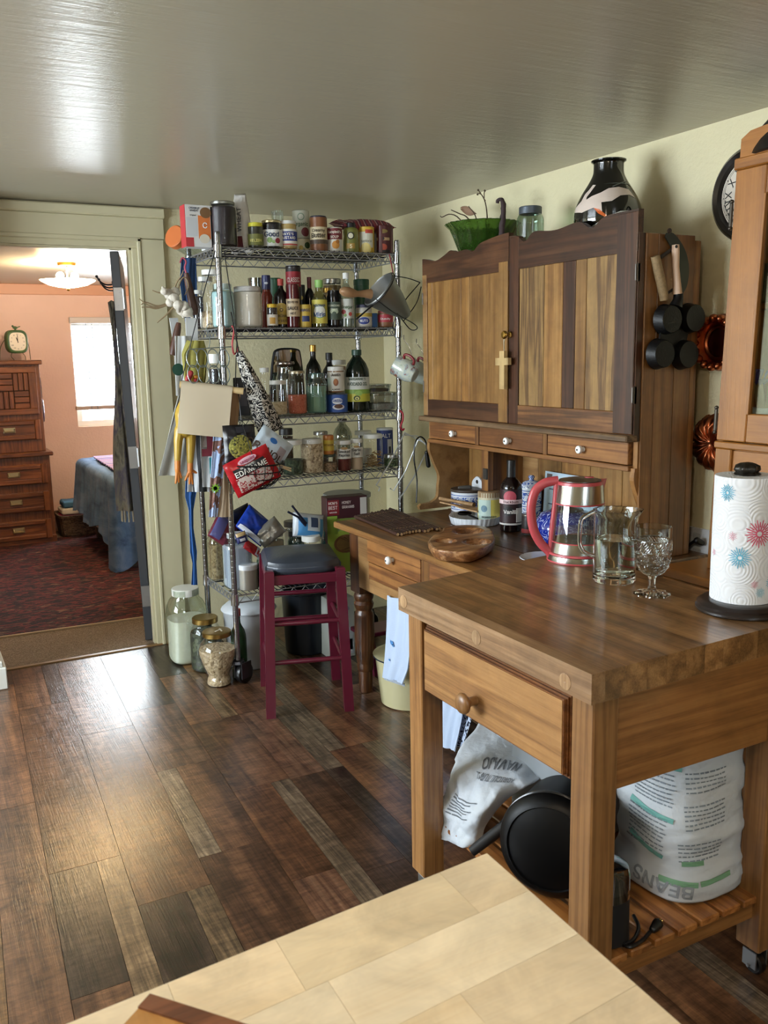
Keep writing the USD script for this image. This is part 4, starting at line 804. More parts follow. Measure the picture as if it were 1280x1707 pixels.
t_, r_, h_, q_ = J('cocoa_can', 'blue cocoa can on the third shelf with a nut butter jar on top', 'can', 562, 656, 35, 0, 2, 'can', mat=P('#2f4f8c', .35), lid=(P('#5a5a5c', .4), .05, 1.02), lab=dict(c='#30549a', z=(.05, .93), s=[('d', 0, .62, .55, '#d5d8dc', .3), ('d', .1, .3, .6, '#c6c9d0', .26), ('d', .1, .34, .42, '#5a3a2a', .2)], t=[('SWISS', .64, .14, '#2f4f9c')]))
J('almond_butter_jar', 'almond butter jar with a white lid standing on the blue can', 'jar', 559, 611, 28, 0, 2, 'widejar', y=q_[1], z=q_[2] + h_ + .001, lid=(LIDW, .17, .96), fill=(P('#8a6340', .6), .8), lab=dict(c='#cfccc2', z=(.1, .8), s=[('d', 0, .42, .3, '#8a5230', .42), ('d', -.05, .45, .2, '#a86a3e', .3)], t=[('Justin', .7, .1, '#3a2a22'), ('ALMOND', .16, .05, '#3a2a22')]))
J('avocado_oil_bottle', 'large dark green oil bottle with an avocado label on the third shelf', 'bottle', 594, 583, 41, 0, 2, 'jug', mat=P('#0c1710', .1), lid=(P('#1d3f30', .4), .09, .4), lab=dict(c='#c9ccc4', z=(.16, .56), half=1.3, s=[('b', .16, .29, '#b8b23c'), ('b', .29, .36, '#7fa046'), ('d', .1, .3, .3, '#93b25a', .2), ('d', -.05, .22, .26, '#33452a', .2), ('d', -.03, .215, .17, '#c8c27a', .14)], t=[('MARIANNE\'S', .53, .035, '#2e4a3a'), ('AVOCADO OIL', .45, .05, '#2e4a3a')]))
def tub(name, label, px0, px1, top, z, sh, fill):
    y0, y1 = 3.70, 3.84; a, b = at(px0, top, 'y', y0), at(px1, top, 'y', y0); h = a[2] - z
    t = T(name, label, 'container', ((a[0] + b[0]) / 2, (y0 + y1) / 2, z), rel=True); w, d = (b[0] - a[0]) / 2, (y1 - y0) / 2
    pr = [(0, 0), (.84, 0), (.9, .03), (.97, .8), (.97, .84), (0, .84)]
    bd = lathe(scale_prof(pr, 1, h), 40, sq=7); bd.apply_scale((w, d, 1)); t.p('tub', bd, GL('#cfd4d6', .2), 40)
    fl = lathe(scale_prof(pr, 1, h, .34, .93, .003), 32, sq=7); fl.apply_scale((w, d, 1)); t.p('contents', fl, fill, 40)
    ld = lathe([(.9, h * .82), (1, h * .82), (1.02, h * .88), (1, h * .96), (.9, h), (.86, h * .97), (0, h * .97)], 40, sq=7); ld.apply_scale((w, d, 1)); t.p('lid', ld, GL('#c2c9cc', .3), 40)
    return h
hz = tub('food_container', 'clear lidded container of white rice at the right end of the third shelf', 621, 667, 655, SZ[2] + .003, 2, SPECK('white_rice', ['#cfccc0', '#dcdacf', '#b9b5a6'], 150, .8))
tub('food_container', 'smaller clear container stacked on the rice container', 617, 655, 641, SZ[2] + .004 + hz, 2, P('#55585a', .6))
J('spice_jar', 'dark filled jar with a white lid behind the wire egg rings', 'jar', 360, 590, 28, 1, 2, 'jar', lid=(LIDW, .15, .9), fill=(P('#201c1c', .6, var=.3), .75))
J('glass_jar', 'clear spice jar with a white lid left of the grain jar', 'jar', 440, 613, 16, 1, 2, 'jar', lid=(LIDW, .1, .95), fill=(P('#8a7a5a', .7), .4))
carton('book', 'dark covered cookbook standing at the left of the third shelf', 'book', (388, 3.86), (414, 3.83), 630, 2, 3.8, .03, dict(c='#18181c', r=[(.15, .85, .25, .75, '#3a3436')]))

# ---- fourth shelf
J('spice_jar', 'small jar of brown cloves with a dark lid at the back of the fourth shelf', 'jar', 476, 714, 24, 1, 3, 'widejar', lid=(P('#2c2b2a', .4), .15, .95), fill=(SPECK('cloves', ['#3a2619', '#5a3e28', '#2a1a12'], 110), .8))
J('glass_jar', 'wide jar of dark green leaves with a white lid on the fourth shelf', 'jar', 487, 733, 36, 0, 3, 'widejar', lid=(LIDW, .14, .92), fill=(SPECK('green_leaves', ['#1c2a1a', '#33452c', '#24301e', '#4a5a3a'], 90), .42))
J('glass_jar', 'square shouldered jar of rolled oats with a white lid', 'jar', 519, 731, 33, 0, 3, 'widejar', sq=5, lid=(LIDW, .14, .98), fill=(OATS, .84))
J('glass_jar', 'tall jar with a silver lid behind the pill bottle', 'jar', 534, 719, 25, 1, 3, 'widejar', lid=(LIDS, .09, .95), fill=(P('#5a5046', .6), .3))
t_, r_, h_, q_ = J('glass_jar', 'small squat jar of tan spice with a dark green lid on the fourth shelf', 'jar', 549, 757, 25, 0, 3, 'widejar', lid=(P('#2f4238', .5), .14, .85), fill=(SPECK('spice', ['#7a6248', '#94795a', '#5e4a36'], 140), .5))
J('pill_bottle', 'orange and yellow pill bottle standing on the squat spice jar', 'bottle', 547, 725, 18, 0, 3, 'plain', y=q_[1], z=q_[2] + h_ + .0005, mat=P('#b5702c', .35), lid=(P('#a35a3a', .4), .15, .9), lab=dict(c='#c2a83e', z=(.2, .75), t=[('VITAMIN', .5, .1, '#7a5a2a')]))
SPL = lambda a, b: dict(c='#d3d2ca', z=(.42, .74), s=[('d', 0, .76, .5, '#a8885a', .18)], t=[(a, .66, .08, '#2a2a2a'), (b, .54, .08, '#2a2a2a')])
J('spice_jar', 'jar of red paprika with a white lid and printed label', 'jar', 573, 734, 24, 0, 3, 'widejar', lid=(LIDW, .13, .98), fill=(P('#5c2018', .9), .44), lab=SPL('Smoked', 'Paprika'), group='printed spice jars')
J('spice_jar', 'jar of garlic salt with a white lid and printed label', 'jar', 594, 731, 20, 0, 3, 'widejar', lid=(LIDW, .13, .98), fill=(P('#b8a48c', .9), .38), lab=SPL('Garlic', 'Salt'), group='printed spice jars')
J('glass_bottle', 'round clear glass bottle at the back of the fourth shelf', 'bottle', 570, 698, 32, 2, 3, 'jug', mat=GL('#b9bdb4', .16), lid=(P('#4c4440', .5), .06, .5))
J('glass_jar', 'jar with a white lid behind the garlic salt', 'jar', 605, 718, 30, 2, 3, 'widejar', lid=(LIDW, .13, .95), fill=(POWDER, .4))
J('spice_jar', 'narrow jar with a white lid between the oats and the paprika', 'jar', 560, 735, 14, 1, 3, 'widejar', lid=(LIDW, .1, .98), fill=(P('#84603c', .8), .6))
t_, r_, h_, q_ = J('glass_jar', 'jar of tan dried root pieces with a white lid on the fourth shelf', 'jar', 621, 723, 33, 0, 3, 'widejar', lid=(LIDW, .13, .95))
rr = random.Random(3); st = []
for k in range(120):
    a, d = rr.random() * 2 * PI, r_ * .8 * rr.random() ** .5; b = rr.random() * PI; ln = .010; z = .008 + rr.random() * h_ * (.36 + .1 * math.cos(a)); c = V([d * math.cos(a), d * math.sin(a), z]); e = V([math.cos(b) * ln, math.sin(b) * ln, (rr.random() - .5) * ln])
    lim = r_ * .9; q = [c - e, c + e]; q = [V([*(x[:2] * min(1, lim / (np.hypot(*x[:2]) + 1e-9))), x[2]]) for x in q]; st.append(tube(q, .0016, 4))
t_.p('contents', cat(st), P('#a5875a', .8), kind='stuff')
J('salt_canister', 'dark blue and white salt canister at the right of the fourth shelf', 'canister', 641, 713, 27, 1, 3, 'plain', mat=P('#24397a', .4), lid=(P('#c9ccd0', .4), .06, 1.02), lab=dict(c='#24397a', z=(.03, .93), s=[('r', .3, .9, .1, .7, '#b9bcc6'), ('r', .45, .75, .2, .5, '#33353c')], t=[('SALT', .8, .1, '#dfe2e8')]))
J('glass_jar', 'low silver lidded jar of green herbs at the right end of the fourth shelf', 'jar', 652, 757, 26, 0, 3, 'widejar', lid=(LIDS, .28, .98), fill=(SPECK('herbs', ['#26331f', '#3e5030', '#556744'], 160), .74))
J('salt_canister', 'dark tin canister behind the snack basket on the fourth shelf', 'canister', 425, 738, 30, 1, 3, 'plain', mat=P('#1d1d22', .4))
# ---------------------------------------------------------------- old kitchen cupboard on its table (right wall)
def cupboard():
    t = T('kitchen_table', 'old pine work table with fluted legs and shallow drawers under the tall cupboard', 'table', (1.95, 2.73, 0))
    yl, yr, xf, xb, zt = 3.375, 2.09, 1.557, 2.372, .75
    w = [.30, .27, .245]; x = xf
    for k, d in enumerate(w):
        t.p('top_board', bx(x + .0006, x + d - .0006, yr, yl - .006 * (k == 1), zt - .026, zt - .0008 * (k == 1), .004), WALNUT if k else WOOD('worn_walnut_edge', ['#4a2e16', '#7a522c', '#99703f'], 'y', 8, 22, .33, .25)); x += d
    def leg(x, y, sx):
        fl = lambda a, r, z: 1 + (.05 * abs(math.sin(10 * a)) - .03 if .17 < z < .345 and r > .034 else 0)
        pr = [(0, 0), (.024, 0), (.028, .004), (.031, .08), (.030, .098), (.034, .103), (.036, .12), (.034, .132), (.036, .137), (.037, .15), (.041, .18), (.0425, .26), (.042, .345), (.039, .357), (.036, .362), (.034, .372), (.04, .384), (.043, .398), (.038, .408), (.036, .412), (.041, .422), (.043, .433), (.040, .442), (.036, .452), (0, .452)]
        k = t.p('leg', mv(lathe(pr, 80, mod=fl), (x, y, 0)), LEGW, 35)
        t.p('leg_block', bx(x - .042, x + .042, y - .042, y + .042, .45, zt - .026, .004), LEGW, parent=k)
    for x in (1.652, 2.31):
        for y in (3.29, 2.17): leg(x, y, 1)
    F = 1.603
    t.p('corner_post', bx(F, F + .03, 3.14, 3.235, .487, zt - .026, .002), PINEW)
    t.p('apron', cat(bx(F, F + .022, 2.22, 3.14, .487, .545, .002), bx(F + .01, F + .03, 2.22, 3.14, .545, .724, 0)), PINEW)
    t.p('apron', bx(1.69, 2.27, 3.315, 3.335, .487, .724, .002), PINED); t.p('apron', bx(1.69, 2.27, 2.135, 2.155, .487, .724, .002), PINED)
    t.p('rail', bx(F - .004, F + .012, 2.715, 3.135, .548, .614, .002), PINEY); t.p('rail', bx(F - .004, F + .012, 2.22, 2.65, .548, .614, .002), PINEY)
    for y0, y1, ky in ((2.715, 3.137, 2.919), (2.225, 2.652, 2.44)):
        d = t.p('drawer', bx(F - .008, F + .3, y0, y1, .619, .722, .002), PINEY)
        t.p('knob', mv(lathe([(0, 0), (.008, 0), (.007, .008), (.013, .013), (.0165, .02), (.015, .028), (.008, .032), (0, .0325)], 20), (F - .008, ky, .667), (-PI / 2, (0, 1, 0))), WHITE, 50, label='white china knob', parent=d)
        t.p('knob_screw', mv(lathe([(0, .0), (.004, 0), (.003, .002), (0, .002)], 10), (F - .04, ky, .667), (-PI / 2, (0, 1, 0))), P('#3a4a5a', .3, .6), parent=d)
    t.p('drawer_post', bx(F - .006, F + .02, 2.655, 2.712, .545, .724, .002), PINED)

    c = T('cupboard', 'tall old pine cupboard with two scalloped plank doors and three small drawers', 'cupboard', (2.2, 2.78, zt))
    X, XB, yL, yR, ym = 2.05, 2.32, 3.435, 2.135, 2.805
    c.p('carcass', cat(bx(X + .024, XB - .03, yR + .018, yL - .018, 1.172, 1.785, .002), bx(X + .02, XB - .03, yR + .018, yL - .018, 1.785, 1.80, .002)), PINED)
    # side panels with a scrolled front edge below the drawers
    def side(y0, y1, m):
        cur = curve([(X + .015, 1.063), (X + .012, 1.02), (X + .035, .96), (X + .062, .90), (X + .058, .85), (X + .052, .80), (X + .02, .778)], 26)
        foot = [(X - .035, .775), (X - .045, .764), (X - .04, zt)]
        pts = [(XB - .03, zt), (XB - .03, 1.80), (X + .024, 1.80), (X + .024, 1.063)] + [tuple(q) for q in cur] + foot
        g = ext(pts, abs(y1 - y0)); c.p('side_panel', plane_map(g, (0, max(y0, y1), 0), (1, 0, 0), (0, 0, 1), (0, -1, 0)), m)
    side(yL - .022, yL, PINEW); side(yR, yR + .02, SIDEW)
    c.p('side_batten', bx(XB - .03, XB, yR - .004, yR + .03, zt, 1.785, .003), SIDEW)
    for a, b in ((X + .03, 2.13), (2.1315, 2.215), (2.2165, XB - .031)): c.p('side_board', bx(a, b, yR - .006, yR + .001, zt + .001, 1.799, .0015), SIDEW)
    # doors
    def door(y0, y1, boards, stile, rail_mat, hinge_y, top):
        yc = [y1 - i * (y1 - y0) / 60 for i in range(61)]
        s = lambda y: top(1 - (y - y0) / (y1 - y0))
        d = c.p('door', bx(X + .006, X + .022, y0 + .004, y1 - .004, 1.172, 1.80, .001), PINED)
        pts = [(y, s(y)) for y in yc]; poly = [(y1, 1.745)] + pts + [(y0, 1.745)]
        g = ext(poly, .022); c.p('top_rail', plane_map(g, (X + .02, 0, 0), (0, 1, 0), (0, 0, 1), (-1, 0, 0)), MAHOGY, parent=d)
        c.p('bottom_rail', bx(X - .002, X + .02, y0 + .002, y1 - .002, 1.172, 1.245, .002), rail_mat, parent=d)
        for a, b, m in stile: c.p('stile', bx(X - .0035, X + .02, a, b, 1.1735, s((a + b) / 2) - .006 if m is MAHOG else 1.78, .002), m, parent=d)
        for a, b, m in boards: c.p('plank', bx(X + .001, X + .012, a + .0008, b - .0008, 1.244, 1.746, .0025), m, parent=d)
        for z in (1.30, 1.68): c.p('hinge', cat(tube([(X - .004, hinge_y, z - .025), (X - .004, hinge_y, z + .025)], .0035, 8), bx(X + .0, X + .012, hinge_y - .003, hinge_y + .003, z - .028, z + .028, .001)), P('#55504a', .4, .8), parent=d)
    topL = lambda u: 1.848 + .004 * u - .018 * math.sin(PI * min(1, u / .33)) ** 2 * (u < .33) + (.012 * math.exp(-((u - .36) / .045) ** 2)) + .03 * (u > .4) * math.sin((u - .4) / .6 * PI / 2) ** 2 - (.02 * math.exp(-((u - .62) / .05) ** 2))
    topR = lambda u: 1.868 - .03 * math.exp(-((u - .14) / .05) ** 2) - .012 * math.sin(PI * max(0, u - .2) / .4) ** 2 * (u < .6) - .03 * math.exp(-((u - .68) / .06) ** 2) + .002 * u
    MIX = WOOD('mottled_pine', ['#3a2716', '#7a5a34', '#987745', '#8a6a44'], 'z', 9, 22, .45, .1, stretch=.1)
    door(ym, yL, [(3.362, 3.40, PINE), (3.135, 3.362, PINE), (3.075, 3.133, PINE), (2.868, 3.073, PINE)], [(3.40, yL, PINEW), (ym + .004, 2.868, PINE)], MAHOGY, yL - .004, topL)
    door(yR, ym - .003, [(2.597, 2.742, MIX), (2.494, 2.596, PINE), (2.428, 2.493, MAHOG), (2.372, 2.427, PINE), (2.225, 2.371, MIX)], [(2.742, ym - .005, MAHOG), (yR + .002, 2.226, MAHOG)], WOOD('stained_pine_y', ['#3a2412', '#6a4526', '#7d5630'], 'y', 10, 24, .45, .1), yR + .002, topR)
    c.p('door_knob', mv(lathe([(0, 0), (.012, 0), (.012, .004), (.006, .008), (.006, .016), (.014, .022), (.016, .028), (.012, .034), (0, .036)], 20), (X - .004, 2.79, 1.508), (-PI / 2, (0, 1, 0))), BRASS, 40)
    c.p('ledge', bx(X - .03, X + .02, yR - .004, yL + .004, 1.150, 1.172, .004), WOOD('worn_ledge', ['#3e2c1c', '#6a5136', '#84694a'], 'y', 10, 20, .5, .0))
    c.p('door_jamb', bx(X + .003, X + .03, yR - .001, yR + .018, 1.15, 1.80, .001), MAHOG)
    # three small drawers
    for y0, y1, ky, kz in ((3.04, 3.40, 3.19, 1.107), (2.60, 3.012, 2.80, 1.105), (2.16, 2.572, 2.376, 1.107)):
        d = c.p('drawer', bx(X + .006, X + .2, y0, y1, 1.073, 1.147, .002), PINEY)
        c.p('knob', mv(lathe([(0, 0), (.009, 0), (.007, .008), (.012, .012), (.015, .018), (.013, .025), (.006, .028), (0, .0285)], 20), (X + .006, ky, kz), (-PI / 2, (0, 1, 0))), WHITE, 50, label='white china knob', parent=d)
        c.p('knob_screw', mv(lathe([(0, 0), (.0035, 0), (.0025, .002), (0, .002)], 10), (X - .022, ky, kz), (-PI / 2, (0, 1, 0))), BLACK, parent=d)
    c.p('rail', bx(X + .004, X + .26, yR + .02, yL - .022, 1.052, 1.07, .002), PINEY)
    for y in (3.028, 2.586): c.p('divider', bx(X + .004, X + .2, y - .012, y + .012, 1.07, 1.15, .002), PINED)
    ys = [3.41, 3.25, 3.07, 2.90, 2.75, 2.582, 2.41, 2.28, 2.157]
    for a, b in zip(ys[:-1], ys[1:]): c.p('back_board', bx(XB - .05, XB - .035, b + .001, a - .001, zt, 1.06, .003), PINE if b > 3 or b < 2.9 else PINEW)
    c.p('inner_post', bx(X + .03, X + .06, 2.985, 3.03, zt, 1.052, .002), PINED); c.p('inner_panel', bx(X + .06, XB - .05, 3.0, 3.012, zt, 1.052, .001), PINED)
    c.p('catch', bx(X + .022, X + .031, 2.985, 3.01, .93, .975, .001), P('#55524e', .4, .8))
cupboard()
t = T('wooden_cross', 'small pale wooden cross hanging on a string from the cupboard door knob', 'cross', (2.03, 2.80, 1.38), rel=True)
t.p('cross', plane_map(ext([(-.013, -.075), (.017, -.075), (.017, .015), (.04, .016), (.04, .042), (.016, .042), (.016, .068), (-.014, .068), (-.014, .042), (-.04, .042), (-.04, .014), (-.013, .014)], .016), (0, 0, 0), (0, -1, 0), (0, 0, 1), (-1, 0, 0)), WOOD('pale_maple', ['#a88a58', '#c4a874', '#cdb484'], 'z', 8, 10, .5))
t.p('string', tube([(-.004, 0, .066), (-.002, .004, .1), (.0, -.002, .128), (-.004, .004, .11), (-.006, -.002, .066)], .0016, 5), P('#c9bfa4', .8))

# ---------------------------------------------------------------- butcher block cart
def cart():
    t = T('butcher_block_cart', 'oak butcher block cart with a drawer and slatted shelf on casters', 'cart', (1.38, 1.56, 0))
    zt = .855; poly = [(1.07, 1.933), (1.065, 1.195), (1.70, 1.222), (1.70, 2.03)]
    # top: the front end grain strip and the long staves behind it
    A, B, C, D = map(V, poly); n = 12
    for k in range(n):
        u0, u1 = (0, .055) if k == 0 else (.055 + (k - 1) * .945 / (n - 1), .055 + k * .945 / (n - 1)); g = .0003
        q = [A + (D - A) * (u0 + (g if k else 0)), B + (C - B) * (u0 + (g if k else 0)), B + (C - B) * (u1 - g), A + (D - A) * (u1 - g)]
        m = ext([tuple(x) for x in q], .06); m.apply_translation((0, 0, zt - .06))
        t.p('stave', m, OAKTOP if k else WOOD('oak_end', ['#6a4c30', '#8f6e4c', '#a08262'], 'y', 8, 24, .45, .05, pore=.55))
    for y, z in ((1.905, .823), (1.575, .82), (1.27, .817)):
        k = t.p('plug', mv(lathe([(0, 0), (.017, 0), (.017, .0012), (.015, .0015), (.0035, .0012), (0, .0004)], 24), (1.0652 + .005 * (y - 1.195) / .74, y, z), (-PI / 2, (0, 1, 0))), WOOD('plug_wood', ['#7d5c3a', '#a3825c', '#b3946c'], 'z', 12, 16, .5))
    L = .064; xs, ys = (1.088, 1.594), (1.213, 1.852)
    for x in xs:
        for y in ys:
            k = t.p('leg', bx(x, x + L, y, y + L, .075, zt - .06, .003), OAK)
            cx, cy = x + L / 2, y + L / 2
            cs = t.p('caster', cat(bx(cx - .022, cx + .022, cy - .022, cy + .022, .07, .076, .001), mv(lathe([(0, .056), (.014, .056), (.014, .072), (0, .072)], 14), (cx, cy, 0)), bx(cx - .02, cx - .016, cy - .018, cy + .02, .02, .062, .001), bx(cx + .016, cx + .02, cy - .018, cy + .02, .02, .062, .001), tube([(cx - .026, cy, .026), (cx + .028, cy, .026)], .004, 8)), P('#8a8a8c', .35, .8))
            t.p('wheel', mv(lathe([(0, -.011), (.022, -.011), (.026, -.007), (.026, .007), (.022, .011), (0, .011)], 22), (cx, cy, .026), (PI / 2, (0, 1, 0))), BLACK, 40, parent=cs)
    t.p('apron', bx(1.152, 1.616, 1.224, 1.246, .59, .795, .002), OAKX); t.p('apron', bx(1.152, 1.616, 1.885, 1.905, .59, .795, .002), OAKX); t.p('apron', bx(1.655, 1.675, 1.277, 1.852, .59, .795, .002), OAKY)
    t.p('front_rail', bx(1.10, 1.12, 1.277, 1.852, .775, .795, .002), OAKY)
    d = t.p('drawer', bx(1.10, 1.55, 1.30, 1.80, .625, .765, .002), OAKY)
    y0, y1, z0, z1 = 1.283, 1.832, .604, .778
    stp = lambda i: [(y0 + i, z0 + i), (y1 - i, z0 + i), (y1 - i, z1 - i), (y0 + i, z1 - i)]
    fr = cat(*[plane_map(ext(stp(i), dp), (x, 0, 0), (0, 1, 0), (0, 0, 1), (-1, 0, 0)) for i, x, dp in ((0, 1.101, .008), (.004, 1.094, .006), (.008, 1.089, .008))])
    t.p('drawer_front', fr, WOOD('oak_rim', ['#43230f', '#6b3f1e', '#7d4e28'], 'y', 9, 24, .35, .2), parent=d)
    t.p('drawer_panel', plane_map(ext(stp(.011), .004), (1.083, 0, 0), (0, 1, 0), (0, 0, 1), (-1, 0, 0)), OAKY, parent=d)
    t.p('knob', mv(lathe([(0, 0), (.011, 0), (.010, .016), (.014, .024), (.023, .030), (.025, .036), (.021, .043), (.01, .046), (0, .047)], 26), (1.079, 1.594, .664), (-PI / 2, (0, 1, 0))), OAK, 50, parent=d, label='turned oak knob')
    t.p('shelf_rail', bx(1.152, 1.616, 1.235, 1.262, .155, .196, .002), OAKX); t.p('shelf_rail', bx(1.152, 1.616, 1.868, 1.892, .155, .196, .002), OAKX)
    for k in range(7):
        x = 1.15 + k * .0675; t.p('slat', bx(x, x + .0575, 1.226, 1.892, .196, .214, .003), WOOD('oak_slat', ['#6b3c1a', '#9a6230', '#ac733c'], 'y', 7, 26, .35, .25, vary=.22))
cart()

# ---------------------------------------------------------------- maple table in the foreground
def maple():
    t = T('maple_table', 'pale maple butcher block table top in the foreground', 'table', (.2, .4, 0))
    zt, th = .76, .038; Fc = V([.649, .932]); Lf = V([-1.25, .775]); Rn = V([.612, -.35]); Ln = Lf + Rn - Fc
    pr = random.Random(4); N = 13; cols = [['#d8be98', '#e3cfab', '#e8d7b6'], ['#c9ac84', '#d8be96', '#dfc9a4'], ['#e0ccaa', '#e8d8ba', '#eee0c4'], ['#c0a27a', '#d0b48c', '#dac19c'], ['#dac29a', '#e4d0ae', '#ebdabc']]
    MP = [WOOD('maple_%d' % i, c, 'x', 5, 9, .38, .15, stretch=.06, pore=.6, bump=.0003, vary=.06, mott=.2) for i, c in enumerate(cols)]
    pt = lambda u, v: Fc + (Lf - Fc) * u + (Rn - Fc) * v
    for r in range(N):
        u = 0; v0, v1 = r / N, (r + 1) / N; first = True
        while u < 1:
            ln = pr.uniform(.06, .2) * (pr.uniform(.4, 1) if first else 1); u1 = min(1, u + ln); first = False; gu, gv = .00012, .0002
            q = [pt(u + gu, v0 + gv), pt(u1 - gu, v0 + gv), pt(u1 - gu, v1 - gv), pt(u + gu, v1 - gv)]
            m = ext([tuple(x) for x in q], th); m.apply_translation((0, 0, zt - th)); t.p('stave', m, MP[pr.choice([0, 0, 0, 1, 2, 2, 4, 4, 4, 3])]); u = u1
    for a, b in ((.05, .1), (.95, .1), (.05, .9), (.95, .9)):
        q = pt(a, b); t.p('leg', bx(q[0] - .035, q[0] + .035, q[1] - .035, q[1] + .035, 0, zt - th, .003), MP[0])
    q0, q1 = pt(.08, .12), pt(.92, .88); t.p('apron', cat(bx(q1[0], q0[0], q0[1] - .02, q0[1], .64, zt - th, .001), bx(q1[0], q0[0], q1[1], q1[1] + .02, .64, zt - th, .001)), MP[1])
    k = T('knife_block', 'corner of a small brown wooden block on the maple table', 'block', (.16, .82, zt), rel=True)
    a, b, c2 = at(250, 1658, 'z', zt + .035), at(205, 1707, 'z', zt + .035), at(405, 1707, 'z', zt + .035); o = V([.16, .82])
    d1, d2 = (b - a)[:2], (c2 - a)[:2]; d1 = d1 / np.linalg.norm(d1) * .2; d2 = d2 / np.linalg.norm(d2) * .26
    base = [a[:2] - o, a[:2] + d1 - o, a[:2] + d1 + d2 - o, a[:2] + d2 - o]
    k.p('body', ext([tuple(x) for x in base], .034), WOOD('block_wood', ['#8a5f2e', '#b07d42', '#be8f54'], 'y', 10, 18, .4))
    q = [base[0], base[3], base[3] + d1 * .1, base[0] + d1 * .1]
    k.p('edge_strip', ext([tuple(x) for x in q], .0365), WOOD('block_edge', ['#4a2a18', '#6a4028', '#7a4e34'], 'x', 10, 18, .4))
maple()

# ---------------------------------------------------------------- glass fronted hutch at the right
def hutch():
    t = T('glass_hutch', 'honey coloured cherry hutch with a glass door at the right edge', 'hutch', (2.15, 1.8, 1.18), shear=.036)
    X, XB, Y0, Y1 = 2.055, 2.372, .62, 1.80; zd = .80
    s = T('sideboard', 'cherry base cabinet carrying the glass hutch', 'cabinet', (2.15, 1.2, 0))
    s.p('base', bx(1.965, XB, Y0 - .05, 1.905, .02, zd - .03, .003), CHERRY); s.p('deck', bx(1.95, XB, Y0 - .07, 1.918, zd - .028, zd, .005), CHERRYY)
    for y0, y1 in ((1.36, 1.88), (.8, 1.33)): s.p('drawer', bx(1.955, 1.975, y0, y1, .60, .755, .006), CHERRYY)
    for y0, y1 in ((1.36, 1.88), (.8, 1.33)): s.p('door', bx(1.957, 1.972, y0, y1, .08, .58, .004), CHERRY)
    t.p('side_panel', bx(X + .002, XB, Y1 - .02, Y1, zd, 1.93, .002), CHERRY); t.p('side_panel', bx(X, XB, Y0, Y0 + .02, zd, 1.93, .002), CHERRY)
    t.p('back_panel', bx(XB - .012, XB, Y0, Y1, zd, 1.95, .001), CHERRY)
    t.p('post', bx(X - .004, X + .03, Y1 - .055, Y1 + .002, zd, 1.16, .003), CHERRY)
    arch = [(Y1 - .055, zd)] + [(Y1 - .055, 1.155), (Y0, 1.155), (Y0, 1.09)] + [tuple(q) for q in curve([(Y0 + .3, 1.09), (1.42, 1.088), (1.50, 1.075), (1.535, 1.03), (1.57, 1.005), (1.62, 1.0), (1.655, .985), (1.685, .95), (1.69, .9)], 30)] + [(1.69, zd)]
    t.p('arched_panel', plane_map(ext(arch, .015), (X + .02, 0, 0), (0, 1, 0), (0, 0, 1), (-1, 0, 0)), CHERRYY)
    t.p('shelf', bx(X + .01, XB - .012, Y0 + .02, Y1 - .02, 1.155, 1.175, .001), CHERRYY); t.p('waist_rail', bx(X - .012, X + .03, Y0, Y1 + .002, 1.16, 1.18, .003), CHERRYY)
    k = t.p('door', bx(X - .006, X + .018, 1.70, Y1, 1.182, 1.915, .003), CHERRY); ye = 1.0
    t.p('stile', bx(X - .006, X + .018, ye, ye + .07, 1.182, 1.915, .003), CHERRY, parent=k)
    t.p('rail', bx(X - .005, X + .017, ye + .07, 1.70, 1.182, 1.262, .003), CHERRYY, parent=k); t.p('rail', bx(X - .005, X + .017, ye + .07, 1.70, 1.84, 1.915, .003), CHERRYY, parent=k)
    t.p('bead', cat(bx(X - .009, X - .004, 1.694, 1.702, 1.26, 1.842, .002)), CHERRY, parent=k)
    t.p('pane', bx(X + .008, X + .0105, ye + .065, 1.705, 1.257, 1.845, 0), GL('#e9efec', .06, .7), parent=k)
    for z in (1.24, 1.80): t.p('hinge', cat(tube([(X - .008, Y1 + .004, z - .03), (X - .008, Y1 + .004, z + .03)], .005, 8), mv(trimesh.creation.icosphere(1, .006), (X - .008, Y1 + .004, z + .035)), mv(trimesh.creation.icosphere(1, .006), (X - .008, Y1 + .004, z - .035))), P('#4c463e', .4, .8), parent=k)
    t.p('inner_shelf', bx(X + .03, XB - .012, Y0 + .02, Y1 - .02, 1.545, 1.56, .001), CHERRYY)
    t.p('cornice', cat(bx(X - .012, XB, Y0, Y1 + .004, 1.915, 1.945, .003)), CHERRYY)
    ped = [(Y1 - .012, 1.945), (Y1 - .012, 1.992), (Y1 - .04, 2.008), (1.72, 2.012), (1.62, 2.02), (1.5, 2.035), (1.2, 2.05), (.9, 2.035), (.64, 2.0), (.64, 1.945)]
    t.p('pediment', plane_map(ext(ped, .02), (X + .012, 0, 0), (0, 1, 0), (0, 0, 1), (-1, 0, 0)), CHERRYY)
    t.p('top_panel', bx(X + .014, XB, Y0, Y1, 1.935, 1.945, .001), CHERRYY)
hutch()

